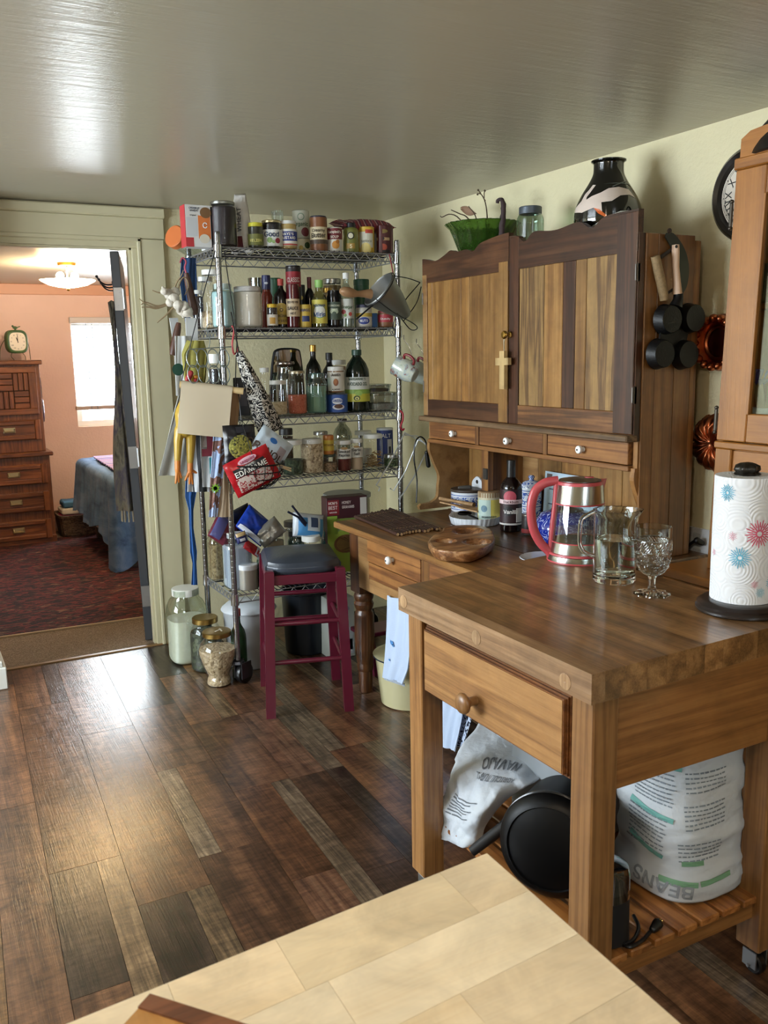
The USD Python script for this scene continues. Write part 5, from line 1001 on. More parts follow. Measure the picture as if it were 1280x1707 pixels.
# ---------------------------------------------------------------- stool
def stool(loc, rz, label):
    t = T('bar_stool', label, 'stool', loc, rz, rel=True)
    R = P('#5a1428', .3, coat=.2); Wd, Dp, Ht = .285, .33, .60
    legs = {}
    for i, (sx, sy) in enumerate(((0, 0), (1, 0), (0, 1), (1, 1))):
        tx, ty = sx * Wd, sy * Dp; ox, oy = (2 * sx - 1) * .018, (2 * sy - 1) * .02; q = []
        pr = [(-.019, -.019), (.019, -.019), (.019, .019), (-.019, .019)]
        v = [(tx + ox + a, ty + oy + b, 0) for a, b in pr] + [(tx + a, ty + b, Ht) for a, b in pr] + [(tx + a * .8, ty + b * .8, Ht + .004) for a, b in pr]
        f = [[0, 2, 1], [0, 3, 2], [8, 9, 10], [8, 10, 11]] + [w for l in (0, 4) for k in range(4) for w in ([l + k, l + (k + 1) % 4, l + 4 + (k + 1) % 4], [l + k, l + 4 + (k + 1) % 4, l + 4 + k])]
        t.p('leg', tm(v, f), R)
    for y in (0, Dp): t.p('seat_rail', bx(.015, Wd - .015, y - .011, y + .011, Ht - .055, Ht - .015, .003), R)
    for x in (0, Wd): t.p('seat_rail', bx(x - .011, x + .011, .015, Dp - .015, Ht - .055, Ht - .015, .003), R)
    rg = lambda a, b: t.p('rung', tube([a, (V(a) + V(b)) / 2, b], [.0095, .0105, .0095], 10), R, 60)
    k = lambda z: .018 * (1 - z / Ht); ky = lambda z: .02 * (1 - z / Ht)
    for z in (.385, .225): rg((-k(z), -ky(z), z), (Wd + k(z), -ky(z), z))
    for z in (.42, .30): rg((-k(z), Dp + ky(z), z), (Wd + k(z), Dp + ky(z), z))
    for z in (.36, .20):
        rg((-k(z), -ky(z), z), (-k(z), Dp + ky(z), z)); rg((Wd + k(z), -ky(z), z), (Wd + k(z), Dp + ky(z), z))
    m = bx(-.012, Wd + .012, -.005, Dp + .012, 0, .058, .02).subdivide().subdivide().subdivide(); v = m.vertices
    e = np.minimum(1, np.minimum(np.minimum(v[:, 0] + .012, Wd + .012 - v[:, 0]), np.minimum(v[:, 1] + .005, Dp + .012 - v[:, 1])) / .08)
    v = np.c_[v[:, :2], np.where(v[:, 2] > .02, v[:, 2] + .014 * e - .012 * (1 - e) ** 2 + .006 * (meshkit.fbm(v * 14, 3, 4) - .5), v[:, 2])]
    cut = lambda x, y: np.exp(-((v[:, 0] - x) ** 2 + (v[:, 1] - y) ** 2) / .0009)
    for x, y in ((0, 0), (Wd, 0)): v[:, 1] += .045 * cut(x, y - .0)
    v[:, 2] += Ht - .022
    t.p('cushion', tm(v, m.faces), P('#343a44', .3, bump=.0012, bs=90), 60, label='padded blue grey vinyl seat')
stool((1.214, 3.252, 0), -17, 'burgundy wooden stool with a blue grey vinyl seat in front of the shelves')
# ---------------------------------------------------------------- bottom shelf of the rack and the floor below it
z5 = SZ[4] + .003
TEAL = GL('#c0d6d6', .12)
J('plastic_jug', 'clear square jug of pale flour at the left of the bottom shelf', 'jug', 393, 888, 44, 0, 4, 'jar', y=3.80, sq=5, mat=GL('#dfe6ea', .14), lid=(LIDW, .09, .7), fill=(P('#c3c8cf', .9), .78))
J('plastic_jug', 'clear jug of oats behind the flour jug on the bottom shelf', 'jug', 362, 882, 34, 2, 4, 'jar', sq=5, mat=GL('#dfe0d6', .14), lid=(LIDW, .09, .7), fill=(OATS, .7))
J('canister', 'white lidded metal canister right of the front left post on the bottom shelf', 'canister', 413, 940, 32, 0, 4, 'plain', mat=P('#b9b5aa', .3, .6), lid=(P('#cfd3d8', .4), .2, 1.02))
J('mason_jar', 'large clip top jar with a pale lid behind the stool seat', 'jar', 458, 886, 30, 1, 4, 'widejar', lid=(P('#b9b09a', .5), .1, .9), fill=(P('#9a9078', .8), .8))
J('mason_jar', 'clip top jar with a dark lid at the back of the bottom shelf', 'jar', 487, 868, 30, 2, 4, 'widejar', lid=(P('#3a352e', .4), .12, .95), fill=(P('#8a8472', .8), .8))
J('mason_jar', 'aqua jar with a grey zinc lid behind the stool seat', 'jar', 492, 884, 28, 1, 4, 'jar', mat=TEAL, lid=(P('#5a646a', .45, .5), .13, .85), fill=(P('#55706e', .8), .75))
J('mason_jar', 'jar of white beans with a white lid behind the stool seat', 'jar', 518, 892, 36, 0, 4, 'jar', y=3.76, lid=(LIDW, .13, .86), fill=(SPECK('beans', ['#c9c4b6', '#dcd8cc', '#b0a998'], 70, .5, bump=.005), .7))
J('mason_jar', 'aqua jar with an aqua lid right of the white bean jar', 'jar', 548, 884, 28, 1, 4, 'jar', mat=TEAL, lid=(P('#4f7f88', .35, .3), .13, .9), fill=(P('#4f6a68', .8), .75))
J('food_can', 'short can with a pale blue label under the stool seat', 'can', 482, 942, 28, 0, 4, 'can', mat=P('#a9b2b4', .4), lab=dict(c='#8fb4cc', z=(.05, .9)))
J('mason_jar', 'clear jar seen below the stool seat beside the canister', 'jar', 440, 925, 26, 0, 4, 'widejar', mat=TEAL, lid=(P('#5d6a66', .5), .12, .9), fill=(P('#39463f', .8), .7))
bag('snack_bag', 'crumpled royal blue bag on top of the bottom shelf jars', 'bag', at(425, 876, 'y', 3.83), .13, .16, .05, (.62, .3, .62), (-.7, .0, .66), P('#1b3a98', .25, bump=.003, bs=25), [(-.95, -.7, -.9, .9, '#c9cdd6'), (-.5, .3, -.9, -.55, '#141a30')], [], 3)
bag('snack_bag', 'dark navy bag behind the royal blue bag', 'bag', at(403, 872, 'y', 3.94), .14, .15, .05, (.9, .2, .3), (-.35, 0, .9), P('#12131f', .3, bump=.003, bs=25), seed=4)
bag('foil_bag', 'crumpled silver grey foil bag lying on the jars', 'bag', at(449, 887, 'y', 3.80), .13, .09, .04, (.8, 0, .5), (-.45, .4, .75), P('#8d8980', .3, .5, bump=.004, bs=22), seed=8)
bag('snack_packet', 'red packet with a white and blue end hanging over the jars', 'packet', at(420, 914, 'y', 3.735), .085, .045, .02, (.78, 0, -.62), (.5, .35, .75), P('#8c1c22', .3, bump=.002, bs=30), [(.45, .95, -.9, .9, '#b9c4d8'), (.6, .85, -.6, .2, '#b03038')], [], 6)
bag('snack_packet', 'small tan and navy packet leaning on the front left post', 'packet', at(402, 896, 'y', 3.725), .05, .05, .02, (.95, 0, .2), (-.2, .25, .95), P('#252a5a', .4), [(-.9, .9, .2, .9, '#b39a6c'), (-.5, .5, -.7, -.2, '#c9cdd6')], [], 2)
bag('snack_bag', 'red and violet bag behind the left post above the jugs', 'bag', at(372, 885, 'y', 3.84), .12, .12, .04, (.75, 0, -.6), (.55, .3, .75), P('#6a2a38', .3, bump=.003, bs=25), [(-.9, -.1, -.9, .9, '#4a4a7a')], [], 12)
t = bag('frozen_bag', 'white and sky blue bag closed with a dark clip on the bottom shelf', 'bag', at(514, 876, 'y', 3.80), .17, .115, .06, (.96, .1, -.2), (.15, .25, .95), P('#c9d0d6', .35, bump=.003, bs=28), [(-.8, .75, -.9, .55, '#4a92cc'), (-.3, .5, -.5, .8, '#cdd8e2'), (-.1, .35, -.2, .6, '#3a4a6a')], [], 14)
q = at(497, 862, 'y', 3.76)
u = T('bag_clip', 'navy plastic clip pinching the white and blue bag', 'clip', q, rel=True)
u.p('jaw', tube([(-.05, 0, .03), (0, 0, .0), (.035, 0, -.045)], .0055, 6), P('#151d36', .4)); u.p('jaw', tube([(-.025, .008, .055), (.005, .004, .012), (.04, .0, -.035)], .0055, 6), P('#151d36', .4))
carton('cereal_box', 'large maroon and green honey graham cereal box on the bottom shelf', 'box', (544, 3.80), (612, 3.775), 831, 4, 3.8, .085,
       dict(c='#3d1820', r=[(0, 1, 0, .72, '#8aa03c'), (.0, .25, .52, .76, '#86a63e'), (.25, 1, .55, .72, '#a9c4cc'), (.02, .30, .77, .97, '#7a1c24'), (.82, .98, .76, .98, '#c9c6c0')], d=[(.45, .38, .3, .22, '#6a4a2a'), (.45, .38, .24, .17, '#a5834a'), (.75, .5, .2, .2, '#c98a3a')],
            t=[("MOM'S", .15, .93, .035, '#e6d8d2', .22), ('BEST', .15, .87, .045, '#e6d8d2', .22), ('HONEY', .48, .93, .035, '#d8c9c4', .22), ('GRAHAMS', .52, .87, .035, '#d8c9c4', .3), ('naturals', .15, .81, .02, '#e6d8d2', .2)]), z=z5)
J('storage_tub', 'round clear tub with a grey lid behind the cereal box', 'tub', 578, 821, 76, 0, 4, 'plain', y=3.99, z=z5, mat=GL('#a9aca6', .25), lid=(P('#8f9290', .45), .06, 1.04))

def from_base(pb, z=0.): return at(*pb, 'z', z)
def jar_at(name, label, kind, pb, top, w, prof, z=0., **kw):
    b = from_base(pb, z); return J(name, label, kind, pb[0], top, w, z=z + .001, y=b[1], prof=prof, **kw)
jar_at('glass_jar', 'big glass storage jar half full of white flour on the floor beside the door casing', 'jar', (308, 1101), 979, 64, [(0, 0), (.85, 0), (.95, .02), (1, .06), (1, .66), (.95, .75), (.8, .84), (.66, .88), (.66, 1), (0, 1)], sq=3.2, lid=(P('#cfcfc6', .4), .1, .68), fill=(POWDER, .58), mat=GL('#e6ece4', .1))
jar_at('glass_jar', 'gold lidded jar of dark leaves between the flour jar and the vase shaped jar', 'jar', (341, 1116), 1028, 54, [(0, 0), (.85, 0), (.96, .02), (1, .06), (1, .66), (.95, .76), (.78, .84), (.72, .87), (.72, 1), (0, 1)], lid=(GOLD, .1, .78), fill=(SPECK('bay_leaves', ['#1c2016', '#38402a', '#252c1e', '#505840'], 60), .72))
pv = [(0, 0), (.62, 0), (.64, .02), (.6, .1), (.52, .16), (.6, .2), (.82, .38), (1, .58), (.98, .68), (.86, .78), (.7, .84), (.64, .87), (.64, 1), (0, 1)]
def ginger():
    b = from_base((359, 1141)); t_, r, h, q = J('glass_jar', 'fluted vase shaped jar of dried beans, foremost of the jars on the floor', 'jar', 361, 1051, 66, z=.001, y=b[1], prof=pv, lid=(GOLD, .09, .72))
    body = scale_prof(pv, r, h, .66, .93, .004)
    t_.p('contents', lathe(body, 60, mod=lambda a, rr, z: 1 - .05 * abs(math.cos(6 * a)) * (z > .2 * h) * (z < .62 * h)), SPECK('pale_beans', ['#a38f70', '#c2b090', '#8d7858', '#b5a27f'], 85, .7, bump=.004), 50)
    t_.p('lid_slot', cat(*[plane_map(ext([(-.022, -.003), (.022, -.003), (.022, .003), (-.022, .003)], .001), (.012 * s, 0, h), (math.cos(s), math.sin(s), 0), (-math.sin(s), math.cos(s), 0)) for s in (.6, 1.5)]), P('#d9d4c4', .4))
ginger()
# galvanised can with a lid and bail
tx, ty, tr, th = 1.345, 3.895, .125, .325
t = T('metal_bucket', 'white galvanised lidded bucket under the bottom shelf', 'bucket', (tx, ty, .001), rel=True)
t.p('body', lathe([(0, 0), (.1, 0), (.104, .004), (.104, .012)] + [(.103 + .017 * z / .27 + (.002 if k % 2 else 0), z) for k, z in enumerate(np.linspace(.016, .27, 5))] + [(.122, .275), (0, .275)], 48, mod=lambda a, r, z: 1 + (.006 * math.cos(24 * a) if .02 < z < .25 else 0)), P('#aeb2b6', .4, .35), 50)
t.p('lid', lathe([(.118, .272), (.128, .27), (.131, .276), (.126, .284), (.10, .305), (.06, .314), (.03, .318), (0, .319)], 40), P('#c3c9cf', .4, .1), 50)
t.p('bail_ear', cat(mv(trimesh.creation.icosphere(1, .008), (.05, -.117, .235)), tube(curve([(.05, -.118, .235), (.075, -.112, .226), (.10, -.092, .222)]), .0035, 6)), STEEL)
J('wine_bottle', 'dark green glass bottle with a red and white neck label behind the front left post', 'bottle', 395, 1015, 26, z=.001, y=3.738, prof='bottle', mat=P('#163a20', .1), lid=(P('#8a2a26', .4), .1, .42), lab=dict(c=None, z=(.6, .8), t=[]))
t = T('waste_bin', 'dark navy round bin under the shelving behind the stool', 'bin', (at(512, 1040, 'y', 3.95)[0], 3.95, .001), rel=True)
t.p('body', lathe([(0, 0), (.105, 0), (.11, .006), (.122, .30), (.128, .305), (.128, .315), (.118, .315), (.108, .02), (0, .015)], 36), P('#141a22', .35), 40)
carton('cardboard_box', 'white and green printed carton standing on the floor right of the navy bin', 'box', (549, 3.735), (590, 3.735), 1001, 4, 3.7, .12, dict(c='#b9bcb2', r=[(0, .12, 0, 1, '#6a8a4a'), (.15, .95, .05, .5, '#c3c9cc'), (.2, .6, .6, .72, '#9aa5ac'), (.3, .9, .12, .3, '#a9b2b8')], d=[(.6, .82, .2, .12, '#8a94a4')]), z=.001)
t = T('step_stool', 'low burgundy wooden step stool beside the fluted table leg', 'step stool', (1.86, 3.52, 0), rel=True)
for x in (-.1, .1):
    t.p('side', plane_map(ext([(-.09, 0), (-.055, 0), (-.02, .13), (.02, .13), (.055, 0), (.09, 0), (.06, .18), (-.06, .18)], .018), (x + .009, 0, 0), (0, 1, 0), (0, 0, 1)), P('#54142a', .35))
t.p('tread', bx(-.13, .13, -.075, .075, .18, .2, .004), P('#54142a', .35))

# ---------------------------------------------------------------- things hanging at the left end of the rack
yH = 3.62
def hang_paper():
    a, b = at(301, 641, 'y', 3.66), at(404, 652, 'y', 3.57); o = (a + b) / 2; d = (b - a) / np.linalg.norm(b - a)
    t = T('paper_roll', 'brown kraft paper hanging over a wooden dowel at the corner of the shelving', 'paper', tuple(o), rel=True)
    n = np.cross(d, (0, 0, 1)); n /= np.linalg.norm(n); up = np.cross(n, d); L = np.linalg.norm(b - a)
    t.p('dowel', tube([a - o - d * .004, b - o + d * .004], .014, 16), P('#c2a878', .5, var=.08, vs=30), 50)
    hF = at(300, 722, 'y', 3.65)[2]; H1 = a[2] - hF
    def f(u, v, back=0.):
        s = v * (H1 + .05); R = .017 + back; k = -L / 2 + .004 + u * (L - .045)
        if s < .05: th = PI / 2 - (.05 - s) / .05 * PI * .9 if 0 else (s / .05) * PI * .95 - PI * .45; return d * k + n * R * math.sin(th) + up * R * math.cos(th)
        return d * k + n * (R + .004 * math.sin(u * 5) * v + .012 * v * v) + up * (.0 - (s - .05))
    t.p('front_sheet', grid(lambda u, v: f(u, v), 14, 24, .0014), P('#b3a58c', .6), 50)
    def g(u, v): return d * (-L / 2 + .03 + u * (L - .05)) - n * (.017 + .004 * v) + up * (.01 - v * (H1 * .98))
    t.p('back_sheet', grid(g, 8, 10, .0014), P('#8d6c48', .7), 50)
    def g2(u, v): return d * (-L / 2 + .05 + u * (L - .058)) - n * (.03 + .004 * v) + up * (.0 - v * (H1 * .94))
    t.p('back_sheet', grid(g2, 8, 10, .0014), P('#9c7b54', .7), 50)
    top = V([SX0, SY0, SZ[0]]) - o
    t.p('cord', cat(tube(curve([a - o, (a - o) * .5 + top * .5 + V([-.008, -.01, 0]), top + V([-.018, -.022, -.02])]), .0022, 5), tube([top + V([.02, -.022, -.02]), at(395, 560, 'y', 3.63) - o, b - o - d * .03], .0022, 5)), BLACK)
hang_paper()
def egg_rings():
    y = 3.635; o = at(349, 590, 'y', y)
    t = T('wire_egg_rings', 'grey wire rack of eight rings hanging in front of the left post', 'wire rack', tuple(o), rel=True)
    G = P('#8f9a98', .35, .7); q = lambda px, py: at(px, py, 'y', y) - o
    t.p('bar', tube([q(320, 582), q(386, 578)], .0024, 6), G)
    for r, (py, xs) in enumerate(((597, (320, 337, 355, 373)), (624, (322, 340, 357, 374)))):
        for px in xs:
            c = q(px, py); t.p('ring', tube([c + V([.023 * math.cos(k), .006 * math.sin(k), .037 * math.sin(k)]) for k in np.linspace(0, 2 * PI, 22)[:-1]], .0024, 6, closed=True), G)
    t.p('hook', tube(curve([q(348, 580), q(350, 567), q(346, 556), q(344, 548), q(347, 541), q(352, 540)]), .002, 6), G)
egg_rings()
def sheet_px(name, label, kind, pts, y, mat, th=.003, wob=.006, group=None, seed=0, rows=None):
    """A hanging cloth whose corners are pixels on the plane y (one y per row if a list): rows of (left px, right px, py)."""
    R = len(pts); ys = y if isinstance(y, (list, tuple)) else [y] * R
    def f(u, v):
        k = min(v * (R - 1), R - 1 - 1e-6); i = int(k); w = k - i
        L = at(pts[i][0], pts[i][2], 'y', ys[i]) * (1 - w) + at(pts[i + 1][0], pts[i + 1][2], 'y', ys[i + 1]) * w
        Q = at(pts[i][1], pts[i][2] if len(pts[i]) < 4 else pts[i][3], 'y', ys[i]) * (1 - w) + at(pts[i + 1][1], pts[i + 1][2] if len(pts[i + 1]) < 4 else pts[i + 1][3], 'y', ys[i + 1]) * w
        p = L * (1 - u) + Q * u; return p + V([0, wob * (math.sin(u * 9 + seed) + .5 * math.sin(u * 21 + v * 3 + seed)), 0])
    m = grid(f, 18, 8 * (R - 1), th); o = m.vertices.mean(0); u_ = T(name, label, kind, tuple(o)); u_.p('cloth', m, mat, 50); return u_, o
CL = P('#a9aaa4', .9, bump=.001, bs=250)
sheet_px('apron', 'light grey apron hanging lowest at the left end of the shelving', 'apron', [(303, 312, 640), (290, 330, 690), (278, 336, 740), (264, 338, 793)], [3.90, 3.90, 3.89, 3.88], CL, .004, .012)
u, o = sheet_px('shop_towel', 'white cloth bag with a dark round emblem above the grey apron', 'cloth', [(292, 322, 560), (293, 326, 610), (296, 328, 660)], 3.87, P('#bdbfbc', .9), .003, .006)
u.p('emblem', plane_map(disc(.026, .0006), at(297, 616, 'y', 3.852), (1, 0, 0), (0, 0, 1)), P('#1f4a3c', .7))
sheet_px('apron', 'blue apron folded behind the garlic and handles at the left end of the shelving', 'apron', [(303, 327, 430), (300, 328, 470), (309, 330, 540)], 3.98, P('#1d3a60', .85), .004, .004)
u, o = sheet_px('apron', 'bright blue apron tail and ribbon trailing down behind the towels', 'apron', [(312, 332, 660), (310, 332, 800), (309, 326, 828), (315, 322, 850), (316, 322, 880), (317, 328, 920), (321, 327, 940), (319, 329, 975)], 3.96, P('#1d4f8c', .8), .003, .003)
STR = STRIPES('striped_towel', [(0, '#c3c8cc'), (.12, '#2a2c30'), (.16, '#c3c8cc'), (.30, '#34363a'), (.58, '#c3c8cc'), (.64, '#2a2c30'), (.68, '#c3c8cc')], 'x', .135, phase=.5)
sheet_px('kitchen_towel', 'white towel with black stripes hanging below the paper roll', 'towel', [(318, 372, 700), (315, 362, 760), (312, 350, 820)], 3.76, STR, .003, .006, 'towels hanging on the rack')
u, o = sheet_px('kitchen_towel', 'white towel with a burgundy patchwork border hanging below the paper roll', 'towel', [(334, 376, 715), (335, 372, 760), (338, 366, 812)], 3.72, P('#bfc4c8', .9), .003, .005)
for (px0, px1, py0, py1, c) in ((337, 362, 747, 761, '#8a3a48'), (345, 354, 722, 748, '#8a3a48'), (337, 344, 726, 746, '#a59a94'), (350, 360, 762, 790, '#3f9aa8')):
    a, b = at(px0, py1, 'y', 3.708), at(px1, py0, 'y', 3.708); u.p('patch', bx(a[0], b[0], 3.706, 3.709, a[2], b[2], 0), P(c, .9))
u, o = sheet_px('kitchen_towel', 'pale blue towel printed with brown and a green flower beside the paper roll', 'towel', [(356, 382, 724), (353, 376, 770), (350, 367, 820), (348, 362, 862)], [3.63, 3.63, 3.64, 3.65], BLOTCH('printed_towel', ['#9fb4d8', '#a9bce0', '#7a5a52', '#8a6a60', '#b3bfdc'], 16, .9, detail=2, hard=True), .003, .004)
u.p('flower', cat(*[plane_map(mv(ext([(-.006, 0), (0, .024), (.006, 0)], .0006), (0, 0, 0), (k * PI / 5, (0, 0, 1))), at(359, 814, 'y', 3.627), (1, 0, 0), (0, 0, 1)) for k in range(10)]), P('#8fd03c', .8))
sheet_px('paper_bag', 'tan paper strip hanging beside the flowered towel', 'paper', [(368, 378, 785), (366, 382, 820), (359, 384, 862)], 3.652, P('#b7a48a', .7), .002, .003)
u, o = sheet_px('oven_mitt', 'yellow green oven mitt hanging behind the wire egg rings', 'oven mitt', [(315, 340, 568), (305, 345, 590), (308, 342, 630), (312, 338, 650)], 3.75, P('#8a8440', .9, var=.2, vs=25), .02, .004)
sheet_px('cutting_board', 'narrow white cutting board hanging behind the knife handles', 'cutting board', [(309, 329, 530), (312, 330, 600)], 3.93, P('#c9cccb', .5), .008, 0)
sheet_px('cutting_board', 'second white board hanging beside the door casing', 'cutting board', [(282, 296, 530), (290, 300, 580), (294, 301, 660)], 4.02, P('#c3c6c4', .5), .008, 0)
def handle(name, label, a, b, r, mat, y):
    p, q = at(*a, 'y', y), at(*b, 'y', y); o = (p + q) / 2; t = T(name, label, 'tool', tuple(o), rel=True)
    t.p('handle', tube([p - o + (q - p) * k for k in np.linspace(0, 1, 8)], V([.6, .85, .95, 1, 1.05, 1.1, 1.1, .85]) * r, 12), mat, 50); return t, o
BRN = P('#4a2c1e', .5, var=.2, vs=40)
t, o = handle('rolling_pin_handle', 'long dark wooden handled tool hanging above the garlic', (310, 455), (325, 525), .017, BRN, 3.88)
t.p('hook', tube(curve([at(300, 438, 'y', 3.88) - o, at(304, 430, 'y', 3.88) - o, at(310, 436, 'y', 3.88) - o, at(308, 446, 'y', 3.88) - o, at(311, 458, 'y', 3.88) - o]), .004, 6), P('#a8485a', .4))
t, o = handle('cleaver', 'knife with a brown wooden handle hanging below the garlic', (298, 538), (288, 592), .017, BRN, 3.95)
def garlic():
    o = at(301, 505, 'y', 3.84); t = T('garlic_braid', 'braid of white garlic bulbs with dry stalks reaching over the door casing', 'garlic', tuple(o), rel=True); q = lambda x, y, d=0: at(x, y, 'y', 3.84 + d) - o
    pr = [(0, -.02), (.012, -.019), (.022, -.008), (.024, .002), (.018, .014), (.008, .022), (.005, .032), (0, .034)]
    for k, (x, y, s) in enumerate(((281, 490, .95), (289, 497, 1.1), (297, 508, 1.0), (303, 517, 1.05), (312, 520, 1.05), (307, 510, .9), (292, 487, .9), (284, 504, .85), (274, 486, .7))):
        t.p('bulb', mv(lathe(pr, 24, mod=lambda a, r, z: 1 + .05 * math.cos(7 * a)), q(x, y, -.012 * (k % 3)), [(1.9 + .5 * k, (0, 1, 0)), (.7 * k, (0, 0, 1))], s), P('#c3bcae', .6, var=.12, vs=60), 50)
    st = []
    for (pts) in (((286, 505), (262, 512), (246, 508), (232, 498)), ((286, 505), (262, 514), (248, 512), (236, 512)), ((286, 503), (264, 510), (244, 504), (235, 508)), ((292, 510), (276, 526), (262, 538)), ((280, 486), (266, 488), (254, 484)), ((296, 490), (300, 470), (308, 462), (314, 476), (308, 492)), ((290, 486), (294, 472), (302, 460), (306, 450))):
        st.append(tube(curve([q(*p) for p in pts], 14), np.linspace(.0045, .002, 14), 5))
    t.p('stalk', cat(st), P('#8d7a5c', .8), 50)
garlic()
def chicken():
    y = 3.70; o = at(310, 700, 'y', y); t = T('rubber_chicken', 'yellow rubber toy chicken hanging behind the paper roll with its orange feet below', 'toy', tuple(o), rel=True); q = lambda px, py, d=0: at(px, py, 'y', y + d) - o
    YEL = P('#b3933a', .35)
    m = [hull((q(309, 690), .045), (q(308, 716), .036)), hull((q(309, 690), .045), (q(315, 655), .022)), hull((q(315, 655), .022), (q(318, 632), .02))]
    for pts, rs in ((((300, 716), (297, 735), (296, 768)), (.024, .019, .013)), (((317, 716), (318, 738), (317, 770)), (.026, .021, .014))):
        for (a, b), (r0, r1) in zip(zip(pts[:-1], pts[1:]), zip(rs[:-1], rs[1:])): m.append(hull((q(*a), r0), (q(*b), r1)))
    b = m[0]
    for x in m[1:]: b = b + x
    b = man(b.refine_to_length(.009)); trimesh.smoothing.filter_taubin(b, iterations=6); t.p('body', b, YEL, True)
    ft = []
    for ax, ay, toes in ((296, 766, ((293, 805), (298, 803), (302, 796))), (317, 768, ((309, 800), (316, 806), (321, 806), (327, 788)))):
        ft.append(hull((q(ax, ay), .013), (q(ax, ay + 18), .012)))
        for px, py in toes: ft.append(hull((q(ax, ay + 15), .009), (q(px, py), .0045)))
    b = ft[0]
    for x in ft[1:]: b = b + x
    b = man(b.refine_to_length(.007)); trimesh.smoothing.filter_taubin(b, iterations=4); t.p('feet', b, P('#c97a34', .4), True)
    cb = man(hull((q(318, 622, -.02), .012), (q(313, 632, -.02), .012)) + hull((q(326, 634, -.022), .009), (q(330, 640, -.022), .008)))
    t.p('comb', cb, P('#a5343a', .4), True)
    t.p('beak', man(hull((q(326, 628, -.02), .008), (q(334, 630, -.024), .003))), P('#c9862f', .4), True)
chicken()
t = bag('damask_bag', 'black and white damask printed cloth bag hanging right of the paper roll', 'cloth bag', at(426, 655, 'y', 3.60), .112, .37, .06, (.93, -.12, .36), (-.36, 0, .93), SWIRL('damask', '#101012', '#bdb9b0', 34, 30, .85, cut=.1), seed=21, taper=.72)
q = at(398, 592, 'y', 3.60) - at(426, 655, 'y', 3.60)
t.p('drawstring', tube(curve([q + V([.02, 0, -.03]), q + V([.0, 0, .02]), at(393, 560, 'y', 3.61) - at(426, 655, 'y', 3.60), at(385, 520, 'y', 3.62) - at(426, 655, 'y', 3.60)]), .003, 6), BLACK)
t = T('plastic_hook', 'coral red plastic hook on the edge of the second shelf', 'hook', tuple(at(389, 575, 'y', 3.655)), rel=True)
o = at(389, 575, 'y', 3.655); t.p('hook', tube(curve([at(x, y, 'y', 3.655) - o for x, y in ((386, 543), (390, 548), (389, 560), (387, 575), (390, 590), (395, 586), (397, 578))], 20), .004, 7), P('#b8474a', .4), True)
def basket():
    y = 3.52; o = at(424, 772, 'y', y); t = T('wire_basket', 'round black wire basket of snack bags hanging at the front of the shelving', 'basket', tuple(o), rel=True)
    R = .125; m = []
    for k in range(6):
        f = k / 5 * PI * .46; z, r = -R * math.sin(f) * .9, R * math.cos(f); m.append(tube([(r * math.cos(a), r * math.sin(a), z) for a in np.linspace(0, 2 * PI, 37)[:-1]], .0022 if k else .0035, 5, closed=True))
    for a in np.linspace(0, PI, 11)[:-1]:
        m.append(tube([(R * math.cos(f) * math.cos(a), R * math.cos(f) * math.sin(a), -R * math.sin(f) * .9) for f in np.linspace(0, PI, 25)], .0018, 4))
    t.p('bowl', cat(m), BLACK)
    top = at(402, 700, 'y', 3.56) - o
    t.p('chain', cat(*[tube([(R * math.cos(a), R * math.sin(a), 0), tuple(top)], .0015, 4) for a in (0.4, 2.5, 4.4)], tube([tuple(top), tuple(at(396, 640, 'y', 3.6) - o)], .0018, 4)), BLACK)
    bag('snack_bag', 'red roasted edamame snack bag in the wire basket', 'bag', at(420, 785, 'y', 3.45), .20, .15, .045, (.90, -.12, .40), (-.38, .1, .92), P('#a3161f', .25, bump=.002, bs=26), [(-.75, .65, .02, .5, '#141216'), (-.8, .7, -.8, -.02, SWIRL('edamame_photo', '#8a2a2e', '#b9aaa0', 60, 14, .4)), ('e', -.02, .72, .42, .17, '#c9a0ac')],
        [('EDAMAME', -.02, .2, .021, '#e0dcd4'), ('DRY ROASTED', -.1, .44, .007, '#e0dcd4'), ('seapoint', -.02, .72, .012, '#8a2a4a')], 31)
    bag('snack_bag', 'white and brown granola bag leaning out of the wire basket', 'bag', at(443, 760, 'y', 3.53), .16, .215, .045, (.78, -.1, -.62), (.62, .1, .78), P('#bccad4', .3, bump=.002, bs=26), [(-.95, .95, -.98, -.15, SPECK('granola', ['#6a4a22', '#94703a', '#4a3016'], 90)), ('e', -.15, .62, .22, .11, '#2f6ab0'), (.3, .75, .1, .6, '#a39aa0')], [('GRANOLA', -.1, .12, .03, '#3a2a20', .0)], 33)
    bag('snack_bag', 'black pistachio bag at the back of the wire basket', 'bag', at(400, 742, 'y', 3.56), .14, .17, .05, (1, 0, 0), (0, .1, 1), P('#17161a', .3), [('e', -.1, -.1, .7, .6, SPECK('pistachios', ['#8a8a3a', '#6a6a2c', '#a5a04a', '#3a3a1c'], 130)), (-.3, .8, .6, .9, '#2c2c34')], [], 35)
    p = at(470, 778, 'y', 3.44); u = T('clothes_peg', 'wooden clothes peg clipped on the granola bag', 'peg', tuple(p), rel=True)
    for s in (-1, 1): u.p('arm', tube([(-.035, 0, .014 + .002 * s), (0, 0, .003 * s), (.04, 0, -.016 + .005 * s)], .004, 6), P('#bfa984', .6))
    u.p('spring', tube([(-.004, -.006, .0), (-.004, .006, .0)], .006, 8), STEEL)
basket()

